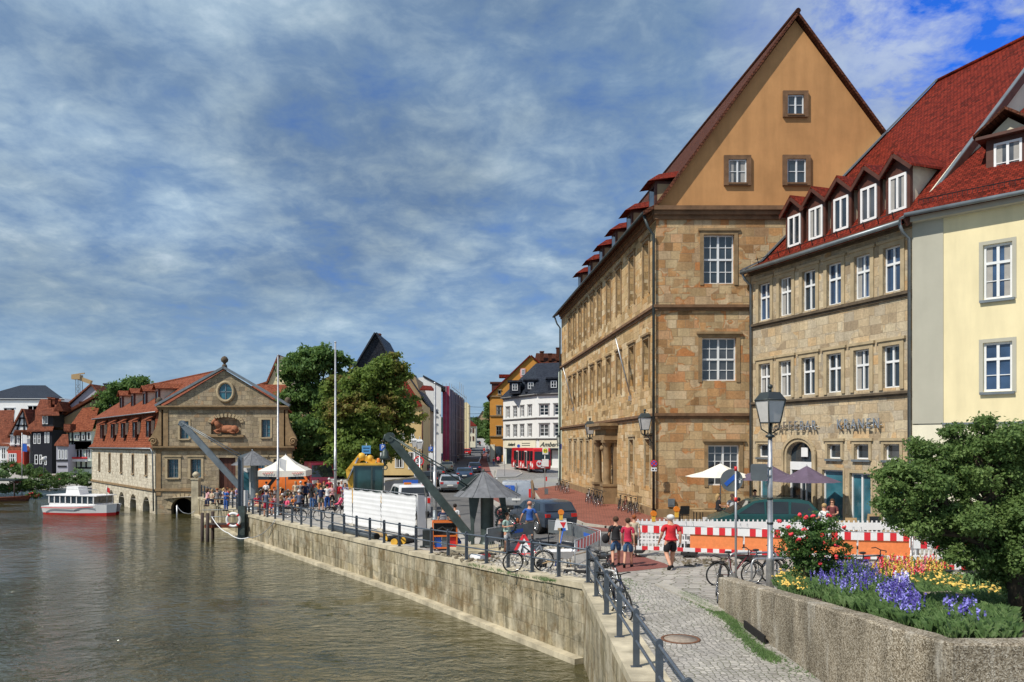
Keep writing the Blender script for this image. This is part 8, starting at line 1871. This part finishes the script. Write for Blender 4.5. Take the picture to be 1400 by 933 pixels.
b = GY(1199, 32.5); m = MB().mat('wood'); m.add([(-.3, 0, 0), (.3, 0, 0), (.27, .25, 1.15), (-.27, .25, 1.15), (-.3, .5, 0), (.3, .5, 0)], [(0, 1, 2, 3), (4, 3, 2, 5), (0, 3, 4), (1, 5, 2)]); m.mat('black_metal'); m.ext([(-.24, -.01, .12), (.24, -.01, .12), (.22, .2, 1.05), (-.22, .2, 1.05)], (0, -.012, 0)); o = m.build('menu_board', loc=b); tag(o, 'wooden menu board left of the yew on the terrace', 'sign')
# people
def skin_mesh(verts, edges, radii, root=0, sub=1, name='body'):
	me = bpy.data.meshes.new(name); me.from_pydata([tuple(v) for v in verts], edges, []); o = bpy.data.objects.new('tmp', me); COL.objects.link(o)
	md = o.modifiers.new('s', 'SKIN'); md.use_smooth_shade = True; md.branch_smoothing = .3
	sv = me.skin_vertices[0].data if me.skin_vertices else None
	if sv is None:
		bm = bmesh.new(); bm.from_mesh(me); bm.verts.layers.skin.verify(); bm.to_mesh(me); bm.free(); sv = me.skin_vertices[0].data
	for i, r_ in enumerate(radii): sv[i].radius = (r_ if isinstance(r_, tuple) else (r_, r_)); sv[i].use_root = (i == root)
	if sub: o.modifiers.new('u', 'SUBSURF').levels = sub
	dg = bpy.context.evaluated_depsgraph_get(); out_ = bpy.data.meshes.new_from_object(o.evaluated_get(dg)); bpy.data.objects.remove(o); out_.name = name
	for p in out_.polygons: p.use_smooth = True
	return out_
def pose(kind):
	"""joint positions for a 1.75 m figure facing +y"""
	J = dict(pel=(0, 0, .94), wai=(0, .0, 1.08), che=(0, 0, 1.27), top=(0, -.01, 1.40), nek=(0, 0, 1.48), hb=(0, .015, 1.56), hc=(0, .025, 1.64), hd=(0, .01, 1.71), nose=(0, .125, 1.615), chin=(0, .085, 1.555))
	if kind == 'sit':
		for k in J: J[k] = (J[k][0], J[k][1], J[k][2] - .44)
	A = {}
	for s, n_ in ((-1, 'l'), (1, 'r')):
		J['sh' + n_] = (s * .175, -.01, 1.385 - (.44 if kind == 'sit' else 0))
		if kind == 'sit': J['el' + n_] = (s * .23, .04, .70); J['wr' + n_] = (s * .15, .26, .66); J['ha' + n_] = (s * .12, .33, .66)
		elif kind == 'bent': J['el' + n_] = (s * .23, -.03, 1.14); J['wr' + n_] = (s * .13, .18, 1.17); J['ha' + n_] = (s * .08, .25, 1.20)
		elif kind == 'walk': J['el' + n_] = (s * .215, -.03 - s * .05, 1.12); J['wr' + n_] = (s * .225, .06 - s * .11, .90); J['ha' + n_] = (s * .225, .09 - s * .13, .82)
		elif kind == 'wide': J['el' + n_] = (s * .29, -.03, 1.15); J['wr' + n_] = (s * .36, .03, .94); J['ha' + n_] = (s * .38, .05, .86)
		else: J['el' + n_] = (s * .235, -.03, 1.13); J['wr' + n_] = (s * .25, .04, .91); J['ha' + n_] = (s * .25, .07, .83)
		if kind == 'sit': J['hi' + n_] = (s * .09, .0, .50); J['kn' + n_] = (s * .12, .42, .49); J['an' + n_] = (s * .12, .40, .09); J['to' + n_] = (s * .13, .55, .045)
		elif kind == 'walk':
			f = s; J['hi' + n_] = (s * .09, 0, .90); J['kn' + n_] = (s * .10, .14 if f > 0 else .03, .51); J['an' + n_] = (s * .10, .22 if f > 0 else -.26, .10 if f > 0 else .19); J['to' + n_] = (s * .11, .37 if f > 0 else -.16, .045 if f > 0 else .05)
		else: J['hi' + n_] = (s * .09, 0, .90); J['kn' + n_] = (s * .11, .02, .50); J['an' + n_] = (s * .12, -.02, .09); J['to' + n_] = (s * .14, .13, .045)
	return J
PM = {}
def part_mesh(kind, part, fine=False):
	key = (kind, part, fine)
	if key in PM: return PM[key]
	J = pose(kind); V = Vector
	def mk(chain, nm, sub=1, root=0):
		names = list(chain[0].keys()); return skin_mesh([J[n_] if n_ in J else n_ for n_ in names], chain[1], [chain[0][n_] for n_ in names], root, sub, nm)
	if part == 'body':
		rad = dict(pel=.12, wai=.105, che=.12, top=.075, nek=.052, hb=.07, hc=.098, hd=.07, nose=.012, chin=.03)
		vs = []; rr = []; idx = {}
		def av(n_, p, r_): idx[n_] = len(vs); vs.append(p); rr.append(r_)
		for n_, r_ in rad.items(): av(n_, J[n_], r_)
		es = [(idx[a], idx[b]) for a, b in (('pel', 'wai'), ('wai', 'che'), ('che', 'top'), ('top', 'nek'), ('nek', 'hb'), ('hb', 'hc'), ('hc', 'hd'), ('hc', 'nose'), ('hb', 'chin'))]
		for n_ in 'lr':
			for q, r_ in (('sh', .058), ('el', .042), ('wr', .028), ('ha', .032), ('hi', .09), ('kn', .062), ('an', .04), ('to', .03)): av(q + n_, J[q + n_], r_)
			es += [(idx['top'], idx['sh' + n_]), (idx['sh' + n_], idx['el' + n_]), (idx['el' + n_], idx['wr' + n_]), (idx['wr' + n_], idx['ha' + n_]), (idx['pel'], idx['hi' + n_]), (idx['hi' + n_], idx['kn' + n_]), (idx['kn' + n_], idx['an' + n_]), (idx['an' + n_], idx['to' + n_])]
		me = skin_mesh(vs, es, rr, 0, 1, 'body')
		m = MB().mat('skin'); bm = bmesh.new(); bm.from_mesh(me); 
		h = MB()
		for s, n_ in ((-1, 'l'), (1, 'r')):
			w, p = V(J['wr' + n_]), V(J['ha' + n_]); d = (p - w).normalized(); sd = d.cross(V((s, 0, 0))).normalized(); inw = V((-s, 0, 0)) if kind != 'bent' else V((0, 0, -1))
			if sd.y < 0: sd = -sd
			for k, L_ in enumerate((.07, .08, .075, .058)): q = p + d * .015 + sd * (.021 - k * .014); h.tube([p - d * .01, q + d * L_ * .45, q + d * L_ * .8 + inw * .018, q + d * L_ * .85 + inw * .04], [.012, .009, .0085, .006], 5)
			h.tube([p - d * .02 + sd * .015, p + sd * .045 + d * .005, p + sd * .05 + d * .035], [.013, .011, .007], 5)
			h.ball(V(J['hc']) + V((s * .088, -.02, -.01)), .03, 6, (.35, .7, 1))
		b0 = len(bm.verts); nv = [bm.verts.new(v) for v in h.v]
		for f in h.f:
			try: bm.faces.new([nv[i] for i in f]).smooth = True
			except ValueError: pass
		bm.to_mesh(me); bm.free(); me.materials.append(MATS['skin'])
	elif part in ('shirt',):
		vs = []; rr = []; idx = {}
		for n_, r_ in dict(pel=.15, wai=.142, che=.15, top=.09).items(): idx[n_] = len(vs); vs.append(V(J[n_]) + (V((0, 0, .03)) if n_ == 'pel' else V((0, 0, 0)))); rr.append(r_)
		es = [(0, 1), (1, 2), (2, 3)]
		for n_ in 'lr':
			a, b = V(J['sh' + n_]), V(J['el' + n_]); i = len(vs); vs += [a, a.lerp(b, .75)]; rr += [.068, .064]; es += [(3, i), (i, i + 1)]
		me = skin_mesh(vs, es, rr, 1, 1, 'shirt'); me.materials.append(MATS['white_paint'])
	elif part in ('trousers', 'shorts', 'skirt'):
		vs = [V(J['pel']) + V((0, 0, .05)), V(J['pel'])]; rr = [.125, .145]; es = [(0, 1)]
		for n_ in 'lr':
			a, b, c = V(J['hi' + n_]), V(J['kn' + n_]), V(J['an' + n_]); i = len(vs)
			if part == 'trousers': vs += [a, b, c + V((0, 0, .02))]; rr += [.105, .075, .058]; es += [(1, i), (i, i + 1), (i + 1, i + 2)]
			else: vs += [a, a.lerp(b, .95)]; rr += [.11, .092]; es += [(1, i), (i, i + 1)]
		me = skin_mesh(vs, es, rr, 1, 1, part); me.materials.append(MATS['white_paint'])
	elif part == 'shoes':
		h = MB()
		for n_ in 'lr': a, t_ = V(J['an' + n_]), V(J['to' + n_]); d = (t_ - a); d.z = 0; h.tube([a - d * .35 - V((0, 0, .045)), a + d * .1 - V((0, 0, .03)), t_ + V((0, 0, .0)), t_ + d * .35 - V((0, 0, .01))], [.045, .052, .047, .028], 8)
		me = bpy.data.meshes.new('shoes'); me.from_pydata([tuple(v) for v in h.v], [], h.f); me.materials.append(MATS['black_rubber'])
		for p in me.polygons: p.use_smooth = True
	elif part in ('hair', 'long_hair'):
		h = MB(); hc = V(J['hc']); h.ball(hc + V((0, -.022, .028)), .103, 12, (.95, 1.0, .95))
		if part == 'long_hair': h.tube([hc + V((0, -.05, .03)), hc + V((0, -.085, -.08)), hc + V((0, -.09, -.20)), hc + V((0, -.10, -.32))], [.085, .095, .085, .04], 10)
		me = bpy.data.meshes.new('hair'); me.from_pydata([tuple(v) for v in h.v], [], h.f); me.materials.append(MATS['black_rubber'])
		for p in me.polygons: p.use_smooth = True
	elif part == 'eyes':
		h = MB(); hc = V(J['hc'])
		for s in (-1, 1): h.ball(hc + V((s * .034, .088, .0)), .011, 6)
		h.bar(hc + V((-.025, .094, -.058)), hc + V((.025, .094, -.058)), .006)
		me = bpy.data.meshes.new('eyes'); me.from_pydata([tuple(v) for v in h.v], [], h.f); me.materials.append(MATS['black_rubber'])
	PM[key] = me; return me
RGB = dict(white=(.75, .75, .75), black=(.015, .015, .018), navy=(.02, .03, .08), blue=(.03, .10, .35), jeans=(.05, .12, .28), denim=(.05, .11, .22), red=(.55, .02, .03), crimson=(.45, .02, .06), maroon=(.14, .04, .04), pink=(.75, .10, .20), palepink=(.7, .4, .42), slate=(.09, .11, .17),
		   grey=(.18, .18, .19), lightgrey=(.45, .46, .47), olive=(.10, .10, .06), beige=(.5, .42, .3), paleteal=(.32, .45, .40), lilac=(.35, .3, .5), camo=(.16, .13, .06), green=(.06, .2, .08), orange=(.65, .2, .04), brownhair=(.06, .03, .015), blond=(.4, .27, .12), whitehair=(.6, .6, .58), darkhair=(.015, .01, .01), redhair=(.25, .07, .02), skinhead=(.5, .24, .17))
def cm(n_): return flat('cloth_' + n_, RGB[n_], .85, 0, .32, 7, .5)
def person(px, py, face, kind, shirt, legs, legc, hair, label, h=1.75, fat=1.0, longh=False, Y=None, z=None, eyes=False, group=None, shoec='black'):
	b = G(px, py) if Y is None else GY(px, Y)
	if z is not None: b.z = z
	root = empty('person', tuple(b), 0, label, 'person', group); s_ = h / 1.78; root.scale = (s_ * fat, s_ * fat, s_); root.rotation_euler = (0, 0, face)
	parts = [('body', None), ('shirt', shirt), (legs, legc), ('shoes', shoec), ('long_hair' if longh else 'hair', hair)] + ([('eyes', 'black')] if eyes else [])
	for p, c in parts:
		o = bpy.data.objects.new({'long_hair': 'hair', 'eyes': 'face_features'}.get(p, p), part_mesh(kind, p)); COL.objects.link(o); o.parent = root
		if c: o.material_slots[0].link = 'OBJECT'; o.material_slots[0].material = cm(c)
	return root
UP, DOWN, LEFT, RIGHT = 0, PI, PI / 2, -PI / 2
# --- walkers in front of the barrier
p = person(842, 775, UP - .1, 'walk', 'black', 'shorts', 'denim', 'brownhair', 'woman in black t shirt and denim shorts walking away with black shoulder bag', 1.74, 1.08)
m = MB().mat('cloth_black' if 'cloth_black' in MATS else cm('black')); m.ball((-.33, -.03, .98), .17, 10, (.75, .6, 1)); m.tube([(-.3, -.05, 1.1), (-.12, -.13, 1.42), (.1, 0, 1.45)], .015, 5); m.build('shoulder_bag', p)
person(858.5, 777, UP - .25, 'walk', 'crimson', 'shorts', 'denim', 'brownhair', 'person in crimson t shirt and denim shorts walking beside the woman in black', 1.72, 1.0)
person(917, 779, UP + .15, 'walk', 'red', 'shorts', 'black', 'whitehair', 'large white haired man in red polo shirt and black shorts walking away', 1.84, 1.32)
person(867, 762, UP, 'walk', 'beige', 'shorts', 'olive', 'redhair', 'red haired walker half hidden behind the couple in shorts', 1.6)
# --- by the crane
person(724, 741, UP - .1, 'wide', 'blue', 'shorts', 'camo', 'skinhead', 'shaven headed man in bright blue t shirt and camouflage shorts by the hatchback', 1.82, 1.1)
person(707.5, 741.5, UP, 'wide', 'pink', 'shorts', 'palepink', 'redhair', 'small child in pink holding hands with the man in blue', 1.08, 1.1, True)
person(693, 757, DOWN + .9, 'bent', 'paleteal', 'shorts', 'lightgrey', 'brownhair', 'boy in pale green t shirt looking at his hands beside the crane', 1.68, 1.0, eyes=True)
person(686.5, 741, UP + .5, 'bent', 'maroon', 'shorts', 'grey', 'skinhead', 'bald man in maroon shirt standing at the crane wheel', 1.80, 1.08)
person(622, 738, UP, 'stand', 'white', 'trousers', 'white', 'darkhair', 'dark haired woman in white walking away between pole and crane', 1.70, 1.0)
p = person(606, 740, UP + .1, 'stand', 'navy', 'shorts', 'beige', 'blond', 'person in navy and white striped top right of the thick grey pole', 1.66, 1.05)
for k in range(4): m = MB().mat('white_paint'); m.tube([(.155 * math.cos(a * PI / 8), .15 * math.sin(a * PI / 8), 1.02 + k * .09) for a in range(16)], .012, 5, closed=True); m.build('shirt_stripe', p)
# --- café terrace
ZC = .0
person(982, 0, RIGHT, 'sit', 'black', 'shorts', 'black', 'blond', 'blond woman in black sitting at the wall side cafe table', 1.75, 1, True, Y=38.6, z=.35)
person(1001, 0, DOWN, 'sit', 'lightgrey', 'trousers', 'jeans', 'skinhead', 'guest in pale shirt half hidden by the round sign', 1.78, 1.05, Y=38.6, z=.3)
person(1010, 0, UP, 'sit', 'slate', 'trousers', 'jeans', 'darkhair', 'guest with dark hair right behind the thin banded pole', 1.7, 1, Y=38.2, z=.2)
person(1032, 0, DOWN, 'stand', 'beige', 'trousers', 'black', 'darkhair', 'guest standing behind the minivan roof left of the lamp', 1.74, 1, Y=38.8, z=.1)
person(1127, 0, UP + .3, 'sit', 'white', 'trousers', 'jeans', 'blond', 'guest in white shirt seated with back to the barrier', 1.78, 1.05, Y=33.0, z=.25)
person(1138, 0, DOWN - .5, 'sit', 'maroon', 'trousers', 'black', 'brownhair', 'guest with long brown hair facing the one in white', 1.75, 1, True, Y=33.9, z=.4)
# --- street
for px, py, sh, lc, hr, lb, hh in ((675, 637, 'red', 'jeans', 'brownhair', 'child in red at the orange house corner', 1.35), (681, 637, 'pink', 'black', 'darkhair', 'woman in pink top at the orange house corner', 1.72), (659, 628, 'white', 'black', 'darkhair', 'walker in white on the red cycle lane', 1.75),
							   (667, 632, 'white', 'grey', 'brownhair', 'walker in white shirt by the ochre shop front', 1.78), (668, 626, 'lightgrey', 'navy', 'darkhair', 'grey dressed walker farther up the red lane', 1.75), (662, 622, 'red', 'jeans', 'darkhair', 'walker in red far up the pavement', 1.7), (666, 619, 'white', 'jeans', 'blond', 'small white dressed figure at the pavement end', 1.7)):
	person(px, py, UP, 'walk', sh, 'trousers', lc, hr, lb, hh, 1.1)
bk_ = bike(626, 634, A_, 'paint_black', 'bicycle ridden up the middle of the street', 0, 'ridden bicycles'); 
b = bk_.location; person(626, 0, UP, 'sit', 'grey', 'trousers', 'black', 'darkhair', 'cyclist riding up the middle of the street', 1.72, 1, Y=b.y, z=b.z + .35)
# --- crowd on the quay: standing group right of the parasol
S = 'people standing on the quay'
for a in ((417.5, 692, UP + .2, 'bent', 'navy', 'trousers', 'black', 'brownhair', 'man in dark navy clothes at the left of the standing people', 1.8, 0), (426.5, 697, UP - .4, 'stand', 'black', 'trousers', 'jeans', 'darkhair', 'woman with long dark hair, black top, jeans and beige bag', 1.68, 1), (432, 693, LEFT, 'bent', 'paleteal', 'trousers', 'jeans', 'redhair', 'person in pale teal top behind the long haired woman', 1.7, 0),
		  (439, 699, UP, 'bent', 'navy', 'shorts', 'olive', 'brownhair', 'man in navy t shirt and olive shorts in the standing group', 1.82, 0), (447.5, 697, UP + .3, 'bent', 'white', 'trousers', 'blue', 'darkhair', 'person with white t shirt and bright blue jeans', 1.78, 0), (454, 695, DOWN + .4, 'bent', 'palepink', 'shorts', 'black', 'brownhair', 'person in pale pink top left of the tall flag pole', 1.74, 0),
		  (443, 690, DOWN, 'stand', 'olive', 'trousers', 'olive', 'redhair', 'person in olive seen between the navy and white shirts', 1.72, 0), (463, 693, UP, 'stand', 'red', 'shorts', 'beige', 'brownhair', 'man in bright red shirt just right of the tall flag pole', 1.74, 0), (467, 690, DOWN + .2, 'stand', 'lightgrey', 'trousers', 'jeans', 'whitehair', 'white haired person in grey behind the tarpaulin fence end', 1.8, 0),
		  (472, 694, DOWN, 'bent', 'lilac', 'trousers', 'grey', 'brownhair', 'person in lilac top at the left edge of the tarpaulin fence', 1.72, 0), (411, 690, UP, 'stand', 'grey', 'trousers', 'black', 'whitehair', 'grey shirted man with grey hair behind the cyclist', 1.78, 0), (404, 688, DOWN, 'stand', 'beige', 'trousers', 'grey', 'blond', 'blond person in beige under the parasol edge', 1.7, 1),
		  (422, 686, DOWN, 'stand', 'slate', 'trousers', 'jeans', 'darkhair', 'person in slate blue at the back of the standing group', 1.76, 0), (450, 687, UP, 'stand', 'crimson', 'trousers', 'navy', 'whitehair', 'person in crimson with white cap at the back', 1.84, 0), (458, 686, DOWN, 'stand', 'white', 'trousers', 'black', 'blond', 'blond person in white hidden by the tall pole', 1.7, 1), (435, 685, DOWN, 'stand', 'orange', 'trousers', 'jeans', 'darkhair', 'person in orange top far back before the maroon van', 1.68, 0),
		  (364, 707, UP - .2, 'stand', 'slate', 'shorts', 'crimson', 'darkhair', 'man in slate t shirt and crimson shorts standing at the railing', 1.78, 0), (309, 699, DOWN - .5, 'bent', 'blue', 'trousers', 'blue', 'brownhair', 'person dressed all in bright blue behind the left railing', 1.62, 0), (334, 688, DOWN, 'bent', 'red', 'trousers', 'grey', 'darkhair', 'man in plain red t shirt beside the steel pile', 1.7, 0), (364, 688, UP, 'stand', 'white', 'trousers', 'jeans', 'darkhair', 'dark haired man in white shirt behind the slate one', 1.72, 0)):
	q_ = person(a[0], a[1], a[2], a[3], a[4], a[5], a[6], a[7], a[8], a[9], 1.05, bool(a[10]), group=S)
	if a[0] == 426.5: m = MB().mat(cm('beige')); m.ball((-.3, .0, .95), .16, 8, (.5, .8, 1)); m.tube([(-.28, 0, 1.1), (-.15, 0, 1.42)], .012, 4); m.build('shoulder_bag', q_)
person(409, 0, UP + .5, 'sit', 'slate', 'trousers', 'navy', 'whitehair', 'man in slate shirt sitting astride his bicycle at the railing', 1.8, 1.15, Y=G(406, 708).y + .1, z=g(-14, 50) + .42)
SG = 'people seated on the quay benches'
cols_ = ['white', 'pink', 'navy', 'red', 'lightgrey', 'blue', 'palepink', 'beige', 'crimson', 'lilac', 'black', 'orange', 'paleteal', 'grey', 'maroon', 'green']
hairs = ['brownhair', 'darkhair', 'blond', 'whitehair', 'redhair']; legs_ = ['jeans', 'black', 'grey', 'navy', 'beige']
rnd = random.Random(11); seats = []
for row, (y0, xs) in enumerate(((704, (371, 383, 392)), (700, (352, 368, 376, 387, 396, 401)), (696, (348, 356, 372, 381, 391, 398)), (692, (345, 360, 369, 378, 386, 394)), (688, (342, 350, 374, 383)), )):
	for x in xs: seats.append((x + rnd.uniform(-1, 1), y0 + rnd.uniform(-1, 1), row))
seats += [(284, 690, 5), (290, 692, 5), (297, 691, 5), (306, 688, 6), (311, 690, 6), (317, 689, 6), (339, 694, 7), (324, 687, 7)]
ordn = ['front', 'second', 'third', 'fourth', 'back']; seen = {}
for i, (x, y, row) in enumerate(seats):
	c = cols_[(i * 7 + 3) % 16] if row < 5 else ['palepink', 'beige', 'grey', 'white', 'red', 'lightgrey', 'pink', 'lilac'][i - (len(seats) - 8)]
	lg = legs_[(i * 3) % 5]; hr = hairs[(i * 2 + row) % 5]; pl_ = (('in the %s seated row under the parasol' % ordn[row]) if row < 5 else {5: 'on the bench at the far left railing', 6: 'on the bench left of the steel pile', 7: 'sitting close to the steel pile'}[row])
	hn_ = {'brownhair': 'brown', 'darkhair': 'dark', 'blond': 'blond', 'whitehair': 'white', 'redhair': 'reddish'}[hr]
	lb = '%s haired person in %s top %s' % (hn_, {'palepink': 'pale pink', 'lightgrey': 'light grey', 'paleteal': 'pale teal'}.get(c, c), pl_)
	person(x, y, rnd.uniform(-2.8, 2.8), 'sit', c, 'shorts' if i % 3 == 0 else 'trousers', lg, hr, lb, rnd.uniform(1.6, 1.8), 1.08, i % 3 == 1, group=SG, shoec='white' if i % 4 == 0 else 'black')
for i, (x, y, lb) in enumerate(((357, 701, 'bench in the seated crowd nearest the railing, left'), (386, 702, 'bench in the seated crowd nearest the railing, right'), (378, 695, 'bench under the middle of the white parasol'), (352, 692, 'bench at the left of the seated crowd'), (296, 691, 'bench by the far left railing'), (313, 689, 'bench between the far left railing and the steel pile'))):
	b = G(x, y); root = empty('bench', tuple(b), .1, lb, 'bench', 'benches on the quay'); m = MB().mat('wood'); m.box(-1, 1, -.18, .18, .42, .46); m.build('seat', root)
	for s in (-.8, .8): m = MB().mat('black_metal'); m.box(s - .03, s + .03, -.16, .16, 0, .42); m.build('leg', root)
b = G(476, 703); root = empty('pushchair', tuple(G(463, 698)), .5, 'dark pushchair with pink lining beside the tall flag pole', 'pushchair')
m = MB().mat('black_metal'); m.tube([(-.3, -.25, .1), (.2, -.25, .9), (.45, -.2, 1.0)], .02, 5); m.tube([(-.3, .25, .1), (.2, .25, .9), (.45, .2, 1.0)], .02, 5); m.tube([(.3, -.25, .1), (-.2, -.25, .7)], .02, 5); m.tube([(.3, .25, .1), (-.2, .25, .7)], .02, 5); m.build('frame', root)
m = MB().mat(cm('pink')); m.ext([(-.3, -.2, .4), (.1, -.2, .35), (.3, -.2, .8), (.15, -.2, .85), (-.0, -.2, .5)], (0, .4, 0)); m.build('seat', root)
for x in (-.3, .3):
	for s in (-.25, .25): m = MB().mat('black_rubber'); m.tube([(x, s - .02, .12), (x, s + .02, .12)], .12, 12); m.build('wheel', root)
